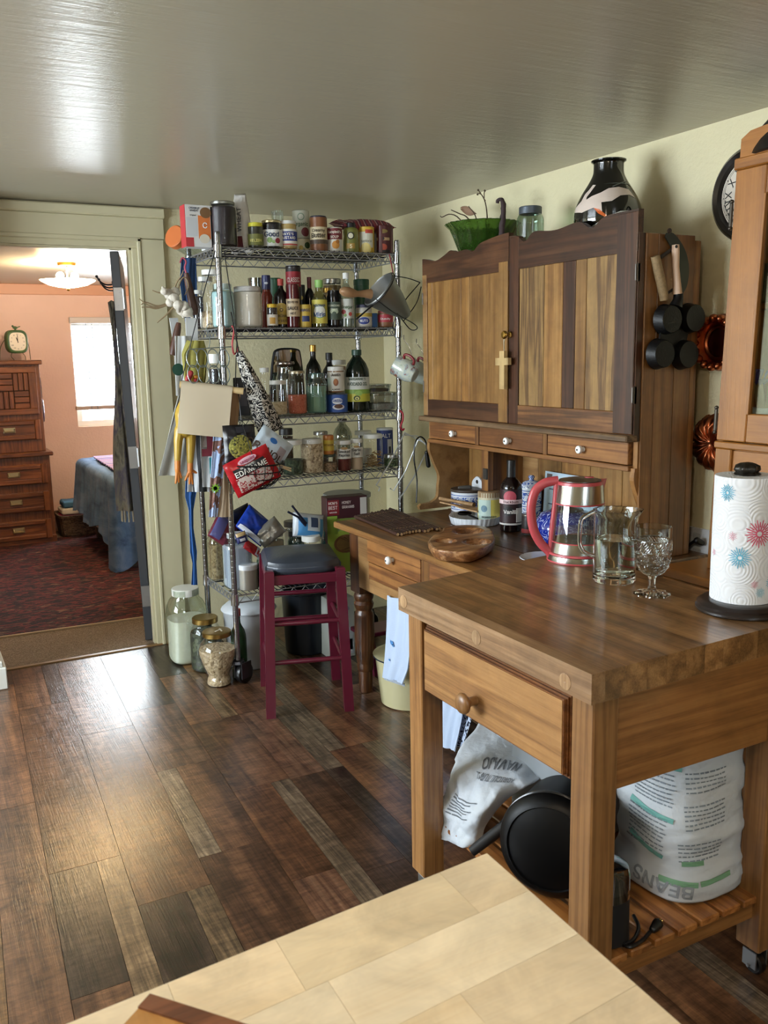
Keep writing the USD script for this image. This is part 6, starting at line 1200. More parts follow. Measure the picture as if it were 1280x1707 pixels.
# ---------------------------------------------------------------- things hanging at the right end of the rack
def sieve():
    y = 3.605; c, tip = at(631, 482, 'y', y), at(680, 527, 'y', y); d = (tip - c); L = np.linalg.norm(d); d /= L; o = c
    t = T('cone_sieve', 'large grey metal cone sieve hanging on its side from the top shelf', 'sieve', tuple(o), rel=True)
    m = lathe([(.0, L), (.018, L - .002), (.026, L - .012), (.06, L * .5), (.084, .012), (.088, .01), (.09, 0), (.086, -.004), (.082, .004), (.058, L * .5), (.02, L - .016), (0, L - .012)][::-1], 36)
    ax = np.cross((0, 0, 1), d); an = math.acos(d[2]); m = mv(m, (0, 0, 0), (an, ax))
    t.p('cone', m, P('#8a8b88', .38, .85, bump=.0012, bs=420), 40)
    t.p('handle', tube(curve([at(x, yy, 'y', y - .02) - o for x, yy in ((622, 508), (608, 520), (594, 532))]), .004, 6), P('#2a2a2c', .4, .6))
    t.p('loop', tube([at(649, 424, 'y', y + .03) - o, at(655, 455, 'y', y) - o], .003, 6), P('#8a2a34', .4))
    w = lambda *p: tube(curve([at(a, b, 'y', y + dy) - o for a, b, dy in p], 18), .0024, 5)
    s = T('wire_stand', 'black wire stand hooked round the cone sieve', 'wire stand', tuple(o), rel=True)
    s.p('leg', w((652, 459, 0), (680, 464, .02), (700, 471, .03)), BLACK); s.p('leg', w((700, 471, .03), (672, 505, -.03), (657, 535, -.02), (655, 548, 0)), BLACK); s.p('leg', w((627, 499, -.1), (655, 520, -.1), (690, 540, -.04), (695, 548, -.02), (684, 549, 0), (668, 530, 0)), BLACK)
    s.p('leg', w((702, 478, .03), (694, 505, .0), (672, 536, -.02)), BLACK); s.p('ring', tube([V(d) * .004 + V(np.cross(d, (0, 1, 0))) * .094 * math.cos(a) + V([0, 1, 0]) * .094 * math.sin(a) for a in np.linspace(0, 2 * PI, 31)[:-1]], .0026, 5, closed=True), BLACK)
    p = T('pestle', 'turned wooden pestle resting in the cone sieve', 'pestle', tuple(at(595, 488, 'y', 3.56)), rel=True); o2 = at(595, 488, 'y', 3.56)
    pts = [at(x, yy, 'y', 3.56) - o2 for x, yy in ((567, 485), (572, 485.5), (580, 487), (588, 489), (596, 490), (606, 489.5), (618, 490))]
    p.p('body', tube(pts, [.010, .020, .023, .019, .013, .016, .022], 16), P('#94714f', .55, var=.1, vs=30), 60)
sieve()
def mug(label, cx, cy, y, body, turn):
    o = at(cx, cy, 'y', y); t = T('mug', label, 'mug', tuple(o), rel=True)
    m = lathe([(0, 0), (.028, 0), (.032, .003), (.042, .03), (.044, .06), (.041, .092), (.043, .096), (.039, .096), (.039, .06), (.028, .008), (0, .006)], 32)
    d = V([-.50, .62, .42 + turn]); d /= np.linalg.norm(d); ax = np.cross((0, 0, 1), d); R_ = [(math.acos(d[2]), ax)]
    base = -d * .048
    m.apply_scale(1.12); t.p('body', mv(m, base, R_), body, 50)
    t.p('foot_ring', mv(lathe([(0, -.0015), (.026, -.0015), (.028, 0), (0, 0.001)], 28), base, R_), P('#9a9a94', .5), 40)
    h = tube(curve([(.043, 0, .078), (.066, 0, .082), (.074, 0, .055), (.062, 0, .03), (.041, 0, .028)], 18), .0065, 8)
    t.p('handle', mv(mv(h, rot=(-1.2, (0, 0, 1))), base, R_), P('#7a2a2c', .3), True)
    t.p('hook', tube(curve([V([.018, 0, .055]), V([.026, 0, .075]), V([.018, .01, .11]), V([.0, .02, .14]), V([.004, .03, .16])]), .0022, 6), STEEL)
mug('painted mug with a dark red handle hanging from the right front post', 678, 618, 3.56, BLOTCH('mug_paint', ['#5c7a4a', '#b9c2b4', '#c6cbbd', '#a8b8b8', '#8a4a3a', '#c9a85a'], 22, .25, coat=.4), 0)
mug('second mug behind the painted mug, against the cupboard edge', 699, 622, 3.68, P('#a9b0a4', .3), .1)
def wire_rack():
    y = 3.60; o = at(690, 740, 'y', y); t = T('wire_hanger_rack', 'folding chrome wire hanger rack clipped to the right front post', 'wire rack', tuple(o), rel=True)
    w = lambda *p: tube([at(a, b, 'y', y + dy) - o for a, b, dy in p], .003, 6)
    t.p('arm', w((674, 722, 0), (651, 770, -.03), (627, 809, -.06), (633, 812, -.06), (631, 819, -.06)), P('#c6c9cc', .35, .6)); t.p('arm', w((697, 733, 0), (676, 785, .03), (656, 818, .05), (650, 814, .05)), P('#c6c9cc', .35, .6)); t.p('arm', w((714, 746, -.03), (690, 795, -.05), (671, 824, -.06), (664, 832, -.06)), P('#c6c9cc', .35, .6))
    t.p('bar', w((674, 721, 0), (697, 733, 0), (714, 742, -.03)), P('#c6c9cc', .35, .6)); t.p('bar', w((674, 725, 0), (696, 727, 0), (714, 746, -.03)), P('#c6c9cc', .35, .6))
    p = at(669, 700, 'y', 3.64); c = T('plastic_clip', 'red plastic strap clip on the right front post', 'clip', tuple(p), rel=True)
    c.p('strap', tube(curve([(-.008, .0, .045), (.004, -.006, .03), (.003, -.008, 0), (-.008, -.006, -.03), (.004, -.004, -.048), (.012, -.004, -.04)], 18), .0045, 7), P('#a52a36', .4), True)
    y = 3.50; o = at(700, 770, 'y', y); k = T('power_cord', 'black power cord hanging beside the wire hanger rack', 'cord', tuple(o), rel=True); q = lambda a, b: at(a, b, 'y', y) - o
    k.p('cable', tube(curve([q(694, 838), q(695, 800), q(690, 765), q(692, 738), q(700, 728), q(709, 735), q(712, 752)], 26), .0035, 7), BLACK)
    k.p('plug', man(hull((q(711, 754), .009), (q(714, 776), .011))), BLACK, 50)
wire_rack()
# ---------------------------------------------------------------- on top of the cupboard (top boards at z = 1.80)
ZC = 1.80
def green_bowl():
    p = at(806, 380, 'x', 2.21); R = .155; top = at(806, 374, 'x', 2.21)[2]; h = top - ZC; o = (2.205, p[1], ZC)
    t = T('punch_bowl', 'dark green pressed glass punch bowl of dried twigs on top of the cupboard', 'bowl', o, rel=True)
    sc = lambda a, r, z: 1 + (.022 * math.cos(32 * a) * max(0, (z / h - .9) / .1) + .018 * math.cos(12 * a) * min(1, max(0, (z / h - .15) * 2)))
    t.p('body', lathe([(0, 0), (.07, 0), (.074, .006), (.078, .012), (.10, h * .35), (.122, h * .7), (.136, h * .88), (R, h), (R - .004, h + .003), (.132, h * .88), (.117, h * .7), (.095, h * .35), (.07, .016), (0, .014)], 96, mod=sc), usdkit.material(stage, '/World/Looks/green_glass', {'p': ('principled_bsdf', dict(base_color=lin('#567a36'), roughness=.05, ior=1.5, transmission_weight=.85)), 'n': ('noise_texture', dict(scale=60.)), 'tc': ('texture_coordinate', {}), 'b': ('bump', dict(strength=.4, distance=.003))}, [('tc.object', 'n.vector'), ('n.fac', 'b.height'), ('b.normal', 'p.normal')], surface='p.BSDF'), 40)
    q = lambda px, py, x=2.2: at(px, py, 'x', x) - V(o)
    tw = lambda pts, r0, r1: tube(curve([q(*a) for a in pts], 14), np.linspace(r0, r1, 14), 6)
    B = P('#4e3f2e', .8)
    t.p('twig', tw(((790, 400), (766, 365), (750, 357), (737, 362), (734, 360)), .003, .0018), B); t.p('twig', tw(((800, 400), (780, 364), (765, 356), (752, 350)), .0035, .002), B)
    t.p('twig', tw(((812, 400), (812, 362), (808, 335), (798, 318)), .003, .002), B); t.p('twig', cat(tw(((807, 330), (807, 322), (808, 318)), .002, .002), tw(((809, 335), (803, 325), (797, 322)), .002, .0015)), B); t.p('twig', tw(((800, 400), (793, 362), (781, 344)), .003, .0018), B)
    t.p('berry', cat(*[mv(trimesh.creation.icosphere(1, .0045), q(*a)) for a in ((797, 317), (808, 318), (800, 322), (796, 324))]), B)
    t.p('dry_leaf', grid(lambda u, v: q(767 + 24 * u, 347 + 9 * u) + V([.01 * math.sin(PI * v), 0, (v - .5) * .036 * math.sin(PI * min(1, u * .96 + .02)) ** .8]), 12, 8, .001), P('#8d6f58', .8), True)
    t.p('gnarled_stem', rough(tube(curve([q(835, 410), q(837, 375), q(839, 345), q(836, 333), q(830, 334), q(829, 339)], 30), np.linspace(.013, .006, 30), 10), .004, 60, 3), P('#3a2b2b', .8), 50)
green_bowl()
t_, r_, h_, q_ = J('mason_jar', 'empty pale glass jar with a grey zinc lid on top of the cupboard', 'jar', 884, 345, 45, z=ZC + .001, y=at(884, 385, 'x', 2.19)[1], prof='jar', mat=GL('#cfe0d4', .1), lid=(P('#4f565e', .45, .4), .15, .82, 1))
def vase():
    p = at(1014, 300, 'x', 2.19); o = V([2.19, p[1], ZC]); top = at(1014, 268, 'x', 2.19)[2] - ZC; s = depth(o + [0, 0, .15]) / FPX; h = top
    px = lambda w: w * s
    prof = [(0, 0), (px(36), 0), (px(42), .006), (px(54), h * .22), (px(55.5), h * .34), (px(53), h * .46), (px(44), h * .60), (px(32), h * .74), (px(25.5), h * .84), (px(24.5), h * .93), (px(25), h * .965), (px(28.5), h * .985), (px(28.5), h), (px(25), h * .995), (px(22), h * .9), (0, h * .85)]
    cp = curve([(r, z) for r, z in prof[2:12]], 40); pr = prof[:2] + [tuple(q) for q in cp] + prof[12:]
    t = T('crane_vase', 'large glossy black vase painted with a white crane on top of the cupboard', 'vase', tuple(o), rel=True)
    t.p('body', lathe(pr, 56), P('#0a0c0b', .06, spec=.7, coat=.6), 40)
    zs, rs = [q[1] for q in cp], [q[0] for q in cp]; view = math.atan2(-o[1], -o[0])
    c0 = at(1014, 320, 'x', 2.19)
    def paint(poly, col, lift=.0006, name='printing'):
        g = Polygon([((940 + x / 3.765 - 1014) * s, (320 - (220 + y / 3.765)) * s) for x, y in poly]).buffer(0)
        m = ext(g.segmentize(.008), .0003).subdivide_to_size(.012, max_iter=5); v = m.vertices
        z = np.clip(v[:, 1] + c0[2] - ZC, .004, h); R = np.interp(z, zs, rs); a = view + np.arcsin(np.clip(v[:, 0] / R, -.97, .97)); R = R + lift + v[:, 2] * 1
        t.p(name, tm(np.stack([R * np.cos(a), R * np.sin(a), z], 1), m.faces), P(col, .12, coat=.5))
    paint([(188, 345), (205, 350), (175, 392), (152, 420), (150, 437), (182, 420), (236, 404), (282, 380), (342, 373), (400, 386), (440, 437), (405, 421), (352, 428), (302, 462), (240, 466), (246, 522), (228, 520), (194, 494), (125, 513), (80, 500), (86, 470), (120, 440), (140, 400), (168, 372)], '#d9c9bd')
    paint([(194, 494), (228, 506), (288, 558), (272, 560), (222, 530)], '#c9622e', .0009)
    paint([(78, 600), (130, 606), (175, 606), (240, 572), (300, 545), (352, 522), (430, 516), (472, 536), (430, 524), (352, 530), (300, 553), (242, 580), (178, 613), (128, 613)], '#b9bdb4')
    paint([(250, 350), (330, 345), (400, 346), (415, 366), (395, 352), (330, 351)], '#5c625c')
    paint([(300, 368), (380, 330), (386, 334), (310, 372)], '#5c625c')
vase()
# ---------------------------------------------------------------- hanging on the cupboard side and the right wall
def egg_pan():
    y = 2.118; o = at(1118, 530, 'y', y); t = T('egg_pan', 'black cast iron four cup egg pan hanging by its wooden handle on the cupboard side', 'pan', tuple(o), rel=True); q = lambda a, b, yy=y: at(a, b, 'y', yy) - o
    I = P('#0a0a0b', .45, .1, spec=.35, bump=.0012, bs=160); r = .0475
    for c in ((1107, 533), (1146, 531), (1095, 590), (1135, 591)):
        t.p('cup', mv(lathe([(0, 0), (r * .86, 0), (r * .9, .002), (r, .03), (r + .002, .034), (r - .003, .034), (r * .84, .005), (0, .004)][::1], 30), q(*c) + V([0, -.035, 0]), (-PI / 2, (1, 0, 0))), I, 40)
    t.p('web', plane_map(ext(Polygon([tuple((q(*c))[[0, 2]]) for c in ((1108, 530), (1143, 528), (1130, 588), (1098, 588))]).buffer(.016), .006), (0, -.004, 0), (1, 0, 0), (0, 0, 1)), I)
    t.p('socket', tube([q(1126, 512, y - .02), q(1130, 500, y - .02), q(1131, 488, y - .02)], [.022, .016, .015], 12), I, 50)
    t.p('handle', tube([q(1129, 490, y - .02), q(1128, 470, y - .02), q(1126, 445, y - .02), q(1126, 420, y - .02), q(1126, 408, y - .02)], [.016, .013, .012, .013, .012], 14, prof=V([[math.cos(a) * 1.1, math.sin(a) * .75] for a in np.arange(14) * 2 * PI / 14])), P('#c2a184', .5, var=.06, vs=30), 60)
    t.p('hang_hole', mv(lathe([(0, 0), (.005, 0), (.005, .002), (0, .002)], 12), q(1127, 411, y - .033), (PI / 2, (1, 0, 0))), BLACK)
egg_pan()
def mezzaluna():
    y = 2.116; o = at(1120, 440, 'y', y); t = T('mezzaluna', 'curved mezzaluna blade with a pale wooden grip hanging behind the egg pan', 'knife', tuple(o), rel=True); q = lambda a, b: at(a, b, 'y', y) - o
    out = curve([q(1113, 388), q(1126, 390), q(1143, 415), q(1150, 445), q(1147, 475), q(1138, 492)], 24); inn = curve([q(1134, 480), q(1130, 450), q(1126, 425), q(1117, 405), q(1111, 395)], 16)
    t.p('blade', plane_map(ext([tuple(p[[0, 2]]) for p in out] + [tuple(p[[0, 2]]) for p in inn], .004), (0, .008, 0), (1, 0, 0), (0, 0, 1)), P('#3f423c', .45, .6))
    t.p('tang', cat(tube([q(1119, 416), q(1100, 430)], .006, 8), tube([q(1122, 482), q(1108, 492)], .004, 6)), P('#2c2520', .6))
    t.p('grip', rough(tube([q(1092, 427), q(1097, 450), q(1103, 475), q(1108, 500)], [.0145, .0155, .0155, .014], 14), .0016, 90, 2), P('#8a7350', .75, var=.2, vs=120), 60)
    t.p('nail', mv(lathe([(0, 0), (.008, 0), (.008, .004), (0, .006)], 10), q(1115, 385), (PI / 2, (1, 0, 0))), P('#3a2a20', .5))
mezzaluna()
def mold(label, c, rz, kind):
    o = at(*c, 'x', KX1 - .002); o[0] = KX1 - .003; t = T('copper_mold', label, 'mold', tuple(o), rel=True)
    C = P('#a5603f', .28, 1.)
    if kind == 0:
        m = lathe([(0, .004), (rz * .48, .004), (rz * .5, .012), (rz * .56, .016), (rz * .62, .012), (rz * .7, .03), (rz * .8, .036), (rz * .9, .03), (rz * .97, .012), (rz, .002), (rz * .97, 0)][::-1], 96, mod=None)
        t.p('ring', mv(m, rot=(-PI / 2, (0, 1, 0))), C, 40); t.p('centre', mv(lathe([(0, .007), (rz * .46, .007), (rz * .46, .005), (0, .005)][::-1], 32), rot=(-PI / 2, (0, 1, 0))), P('#4c1a16', .3, .8))
        t.p('bumps', cat(*[mv(trimesh.creation.icosphere(2, 1), (-.03, rz * .85 * math.cos(a), rz * .85 * math.sin(a)), s=(.018, rz * .15, rz * .15)) for a in np.arange(17) * 2 * PI / 17]), C, True)
    else:
        m = lathe([(0, .03), (rz * .2, .028), (rz * .3, .034), (rz * .55, .04), (rz * .8, .03), (rz * .95, .012), (rz, 0)][::-1], 120, mod=lambda a, r, z: 1 + .03 * math.cos(16 * a + 9 * z / .04))
        v = m.vertices; a = np.arctan2(v[:, 1], v[:, 0]); rr = np.hypot(v[:, 0], v[:, 1]); v[:, 2] += .006 * np.cos(16 * a + 5 * rr / rz) * np.minimum(1, rr / (rz * .4)); t.p('body', mv(tm(v, m.faces), rot=(-PI / 2, (0, 1, 0))), C, 50)
zr = lambda a, b, px: abs(at(px, a, 'x', KX1)[2] - at(px, b, 'x', KX1)[2]) / 2
mold('copper ring mold with round lobes hanging on the wall beside the hutch', (1202, 571), zr(524, 619, 1195), 0)
mold('copper mold with swirled flutes hanging below the lobed one', (1193, 738), zr(690, 786, 1190), 1)
def clock():
    zt, zb = at(1240, 247, 'x', KX1)[2], at(1217, 408, 'x', KX1)[2]; R = (zt - zb) / 2 + .004; zc = (zt + zb) / 2; yl = at(1186, 335, 'x', KX1 - .02)[1]; o = V([KX1 - .002, yl - R, zc])
    t = T('wall_clock', 'round black rimmed wall clock with roman numerals half hidden by the hutch', 'clock', tuple(o), rel=True); r_ = (-PI / 2, (0, 1, 0))
    t.p('rim', mv(lathe([(R * .76, .012), (R * .8, .026), (R * .88, .034), (R * .93, .028), (R * .97, .022), (R, .01), (R, 0), (0, 0)][::-1], 64), rot=r_), P('#17130f', .3, coat=.3), 30)
    t.p('dial', mv(lathe([(0, .012), (R * .8, .012), (R * .8, .008), (0, .008)][::-1], 48), rot=r_), P('#cfc6b8', .55, var=.05, vs=12))
    m = []; dots = []
    for i, s in enumerate(('XII', 'I', 'II', 'III', 'IIII', 'V', 'VI', 'VII', 'VIII', 'IX', 'X', 'XI')):
        a = i * PI / 6; c, n_ = V([math.sin(a), math.cos(a)]), V([math.cos(a), -math.sin(a)])
        g = mv(txt(s, R * .17), (0, 0, 0)); m.append(plane_map(g, (-.0125, -c[0] * R * .58, c[1] * R * .58), (0, -n_[0], n_[1]), (0, -c[0], c[1]), (-1, 0, 0))); dots.append(plane_map(disc(R * .012), (-.0125, -c[0] * R * .70, c[1] * R * .70), (0, -1, 0), (0, 0, 1), (-1, 0, 0)))
    t.p('numerals', cat(m + dots), P('#1a1714', .6))
    t.p('minute_track', mv(cat(*[tube([(R * k * math.cos(a), R * k * math.sin(a), .0125) for a in np.linspace(0, 2 * PI, 61)[:-1]], .0006, 4, closed=True) for k in (.69, .725)]), rot=r_), P('#3a342e', .6))
    for a, L, w in ((2.2, .5, .006), (.9, .36, .009)): t.p('hand', plane_map(ext([(-w, -.02), (w, -.02), (w * .4, R * L), (-w * .4, R * L)], .001), (-.016, 0, 0), (0, -math.cos(a), -math.sin(a)), (0, -math.sin(a), math.cos(a)), (-1, 0, 0)), BLACK)
clock()
o = at(1164, 908, 'x', KX1 - .001)
t = T('wall_outlet', 'white wall outlet behind the hutch with a black plug in it', 'outlet', tuple(o), rel=True)
t.p('plate', bx(-.006, 0, -.05, .05, -.07, .06, .002), P('#cfd3d6', .4)); t.p('socket', bx(-.009, -.004, -.018, .018, -.05, -.015, .003), P('#b9bdc0', .4)); t.p('socket', bx(-.009, -.004, -.018, .018, .005, .04, .003), P('#b9bdc0', .4))
t = T('power_cord', 'black plug and cord running from the wall outlet down behind the work table', 'cord', tuple(o), rel=True)
pa, pb = at(1170, 905, 'x', KX1 - .02) - o, at(1162, 901, 'x', KX1 - .04) - o; t.p('plug', man(hull((pa, .010), (pb, .012))), BLACK, 50)
pts = [at(x, y, 'x', KX1 - .04) - o for x, y in ((1171, 905), (1156, 903), (1147, 911), (1141, 926))]
t.p('cable', tube(curve([pb] + pts[1:] + [pts[-1] + V([-.0, .05, -.2])], 20), .005, 8), BLACK)
for i, (lab, a, b, zz) in enumerate((('dark bowl upside down on top of the glass hutch', 1.66, .13, 1.945),)):
    t = T('dark_bowl', lab, 'bowl', (2.16, a, zz + .001), rel=True); t.p('body', lathe([(0, .128), (.03, .128), (.035, .12), (.07, .11), (.105, .07), (.125, .02), (.13, .004), (.124, 0), (.1, .06), (.06, .1), (0, .108)], 40), P('#1d1916', .35), 50)

# ---------------------------------------------------------------- on the work table (z = 0.75)
ZT = .75
BLUEW = SWIRL('blue_onion', '#33509a', '#c3cbd8', 40, 26, .15, .4, cut=-.35, soft=.3); CHINA = P('#cfd4da', .15, coat=.4); COB = SWIRL('cobalt', '#1a2a86', '#a9b6d8', 34, 26, .12, .5, cut=.75, soft=.25)
def stick_mat():
    z = ZT + .007; A, B, C, D = at(592, 863, 'z', z), at(657, 890, 'z', z), at(733, 880, 'z', z), at(655, 849, 'z', z); o = (A + C) / 2; o[2] = ZT
    t = T('stick_mat', 'trivet mat of dark twigs tied side by side at the left of the work table', 'mat', tuple(o), rel=True); n = 14; pr = random.Random(5); w = np.linalg.norm(D - A) / n / 2
    TW = P('#3f2822', .4, var=.3, vs=70); CUT = P('#b89a70', .7)
    for k in range(n):
        u = (k + .5) / n; a, b = A + (D - A) * u + (A - B) * pr.uniform(0, .06), B + (C - B) * u + (B - A) * pr.uniform(0, .06); c = (a + b) / 2 + V([0, 0, pr.uniform(0, .002)])
        pts = [a - o, (a * .7 + b * .3) - o + V([0, 0, .001]), c - o, (a * .3 + b * .7) - o, b - o]
        r = min(w * .96, .0074) * pr.uniform(.75, 1.0); s = t.p('stick', tube(pts, [r, r * .94, r, r * .95, r], 9), TW, 60)
        d = (b - a) / np.linalg.norm(b - a); t.p('cut_end', cat(*[tube([q, q + e * .0006], r * .85, 8) for q, e in ((b - o, d), (a - o, -d))]), CUT, parent=s)
    for f in (.12, .5, .88):
        p0, p1 = A + (B - A) * f - o, D + (C - D) * f - o; t.p('cord', cat(*[tube([p0 + (p1 - p0) * (k + .5) / n + V([0, 0, .0075]) - (p1 - p0) / n * .25, p0 + (p1 - p0) * (k + .5) / n + V([0, 0, .0085]), p0 + (p1 - p0) * (k + .5) / n + V([0, 0, .0075]) + (p1 - p0) / n * .25], .0014, 4) for k in range(n)]), P('#8d7458', .8))
stick_mat()
def olive_dish():
    z = ZT; o = at(770, 908, 'z', z + .01); t = T('olive_wood_dish', 'heart shaped olive wood dish with three hollows on the work table', 'dish', tuple([o[0], o[1], z + .0005]), rel=True)
    q = lambda x, y, zz=.03: (at(x, y, 'z', z + zz) - V([o[0], o[1], z]))[:2]
    outline = curve([q(*a) for a in ((714, 908), (722, 898), (738, 890), (742, 883), (775, 880), (805, 882), (820, 889), (822, 897), (824, 905), (810, 916), (785, 925), (750, 924), (724, 920), (714, 908))], 60)
    g = Polygon([tuple(p) for p in outline]).buffer(0); top = g.buffer(.0)
    base = manifold3d.Manifold(manifold3d.Mesh(np.asarray(ext(g.buffer(-.006), .012).vertices, np.float32), np.asarray(ext(g.buffer(-.006), .012).faces, np.uint32))) if 0 else None
    layers = [(-.016, 0), (-.007, .005), (0, .02), (.002, .038), (-.002, .0415)]
    ring = lambda off: V([g.buffer(off).exterior.interpolate(f, normalized=True).coords[0] for f in np.linspace(0, 1, 90)[:-1]])
    # keep rings aligned by angle
    def ring(off):
        c = V(g.centroid.coords[0]); e = V(g.buffer(off).exterior.coords)[:-1]; a = np.arctan2(e[:, 1] - c[1], e[:, 0] - c[0]); d = np.hypot(e[:, 0] - c[0], e[:, 1] - c[1]); k = np.argsort(a); A = np.linspace(-PI, PI, 97)[:-1]
        dd = np.interp(A, a[k], d[k], period=2 * PI); return np.stack([c[0] + dd * np.cos(A), c[1] + dd * np.sin(A)], 1), c
    v, f, n = [], [], 96
    for off, zz in layers:
        r, c = ring(off); v.append(np.c_[r, np.full(n, zz)])
    hollows = [(q(780, 890, .03), .058), (q(742, 907, .03), .036), (q(795, 908, .03), .048)]
    r0, c = ring(-.003)
    for k in np.linspace(.96, .0, 30):
        p = c + (r0 - c) * k; zz = np.full(n, .0415)
        for hc, hr in hollows:
            dd = np.hypot(*(p - hc).T) / hr; zz = np.minimum(zz, np.where(dd < 1, .0415 - .034 * (1 - dd ** 5), .0415))
        v.append(np.c_[p, zz])
    v = np.vstack(v); L = len(v) // n
    i, j = np.meshgrid(np.arange(L - 1), np.arange(n), indexing='ij'); j2 = (j + 1) % n; a, b, cc, d = i * n + j, i * n + j2, (i + 1) * n + j2, (i + 1) * n + j
    f = np.stack([np.stack([a, b, cc], -1), np.stack([a, cc, d], -1)], 2).reshape(-1, 3); f = np.vstack([f, [[0, q_ + 1, q_] for q_ in range(1, n - 1)]])
    t.p('body', tm(v, f), WOOD('olive_wood', ['#4f2c16', '#94633a', '#c0966a'], 'x', 12, 16, .3, .3, stretch=.25), 50)
olive_dish()
def salt_box():
    b = at(766, 852, 'z', ZT); r = 29 * depth(b) / FPX; t = T('salt_box', 'blue and white china salt box with a dark wooden lid', 'salt box', (b[0] + r * .6, b[1], ZT), rel=True)
    h = .088; a0 = math.atan2(-b[1], -b[0])
    t.p('body', lathe([(0, 0), (r * .96, 0), (r, .004), (r, h), (r * .96, h), (0, h)], 40), CHINA, 50)
    t.p('printing', arc_band(r + .0006, a0, 1.4, .02, .068), BLUEW, 60); t.p('printing', cat(arc_band(r + .0008, a0, 1.4, .074, .077), arc_band(r + .0008, a0, 1.4, .012, .015)), P('#3a55a0', .2))
    t.p('lid', lathe([(0, h), (r * 1.02, h), (r * 1.04, h + .004), (r * 1.0, h + .011), (0, h + .012)], 40), P('#3f342c', .45), 40)
    t.p('lid_grip', mv(hull_mesh := man(hull(((-.02, .01, 0), .008), ((.022, -.008, 0), .010))), (-.02, 0, h + .016)), P('#4c4a46', .5), True)
    bp = curve([(-.04, 0), (-.042, .03), (-.02, .052), (0, .06), (.02, .052), (.042, .03), (.04, 0)], 24)
    t.p('hanging_plate', plane_map(ext([tuple(p) for p in bp], .008), (r * .72, 0, h), (0, -1, 0), (0, 0, 1), (-1, 0, 0)), CHINA); t.p('hang_hole', plane_map(disc(.009, .001), (r * .72 - .0085, 0, h + .036), (0, -1, 0), (0, 0, 1), (-1, 0, 0)), P('#2a221c', .7))
salt_box()
def tart_dish():
    b = at(792, 868, 'z', ZT + .01); r = 44 * depth(b) / FPX; t = T('tart_dish', 'white fluted china tart dish on the work table', 'dish', (b[0], b[1], ZT), rel=True)
    fl = lambda a, rr, z: 1 + (.022 * abs(math.cos(16 * a)) if rr > r * .8 else 0)
    t.p('body', lathe([(0, .0005), (r * .88, .0005), (r * .9, .003), (r * .97, .03), (r * .98, .034), (r * .95, .034), (r * .86, .007), (0, .006)], 128, mod=fl), CHINA, 50)
    c = (b[0], b[1])
    p = at(815, 866, 'z', ZT + .012); J('glass_jar', 'cork lidded jar with a yellow label standing in the white tart dish', 'jar', 815, 818, 37, z=ZT + .008, y=p[1] + .005, prof='plain', mat=P('#bfb79c', .3), lid=(P('#8f7455', .7, var=.15, vs=60), .2, 1.0), lab=dict(c='#c9b95a', z=(.06, .74), s=[('r', -1.1, .15, .08, .74, '#a9bcb4'), ('d', -.45, .45, .3, '#5a7a8a')], t=[('seasoning', .18, .08, '#3a4a4a')]))
    s = T('spatula', 'wooden spatula lying across the tart dish', 'spatula', (b[0] - .02, b[1], ZT + .036), rel=True); q = lambda x, y, z: at(x, y, 'z', ZT + z) - V([b[0] - .02, b[1], ZT + .036])
    for k, (e, f_) in enumerate((((735, 838, .055), (803, 853, .045)),)):
        a_, b_ = q(*e), q(*f_); d = b_ - a_; d /= np.linalg.norm(d); w = np.cross((0, 0, 1), d); w /= np.linalg.norm(w); L = np.linalg.norm(b_ - a_)
        poly = [(0, -.008), (L * .4, -.010), (L * .62, -.026), (L, -.030), (L, .030), (L * .62, .026), (L * .4, .010), (0, .008)]
        s.p('blade', plane_map(ext(poly, .006), a_, d, w), WOOD('spoon_wood', ['#8a6844', '#a9855c', '#b9966c'], 'x', 6, 14, .55))
    s2 = T('spatula', 'second wooden spatula under the first one on the tart dish', 'spatula', (b[0] - .03, b[1] + .01, ZT + .036), rel=True); a_, b_ = at(733, 831, 'z', ZT + .06) - V([b[0] - .03, b[1] + .01, ZT + .036]), at(790, 842, 'z', ZT + .055) - V([b[0] - .03, b[1] + .01, ZT + .036])
    s2.p('handle', tube([a_, (a_ + b_) / 2, b_], [.008, .0075, .011], 10), WOOD('spoon_wood', [], 'x'), 60)
    u = T('spoon', 'dark metal spoon resting in the tart dish', 'spoon', (b[0] - .05, b[1] + .03, ZT + .012), rel=True); o = V([b[0] - .05, b[1] + .03, ZT + .012])
    a_ = at(762, 851, 'z', ZT + .03) - o; c_ = at(790, 862, 'z', ZT + .02) - o
    u.p('bowl', mv(trimesh.creation.icosphere(3, 1), a_ * .6 + c_ * .4, [(-.5, (0, 0, 1))], (.035, .024, .010)), P('#3c3a3a', .2, 1.), True); u.p('handle', tube(curve([a_ * .3 + c_ * .7, c_, c_ + (c_ - a_) * .25]), .004, 7), P('#26262a', .3, .7))
tart_dish()
b = at(852, 884, 'z', ZT)
J('vanilla_bottle', 'dark brown extract bottle with a black cap and red white label on the work table', 'bottle', 852, 767, 36, z=ZT + .001, y=b[1], prof=[(0, 0), (.94, 0), (1, .02), (1, .60), (.94, .66), (.66, .72), (.40, .76), (.36, .79), (.36, 1), (0, 1)], mat=P('#140a0a', .08), lid=(P('#0e0e10', .4), .24, .4),
  lab=dict(c='#2a1416', z=(.1, .60), half=1.3, s=[('d', -.1, .5, .6, '#b04a58', .55), ('b', .1, .125, '#c9c6c2'), ('d', -.2, .3, .45, '#111013', .45), ('r', .45, 1.2, .14, .34, '#c3bfbc'), ('b', .40, .46, '#d3b9bc')], t=[('Blackburn', .43, .035, '#4a1a20'), ('Vanilla', .29, .05, '#d9d4d0')]))
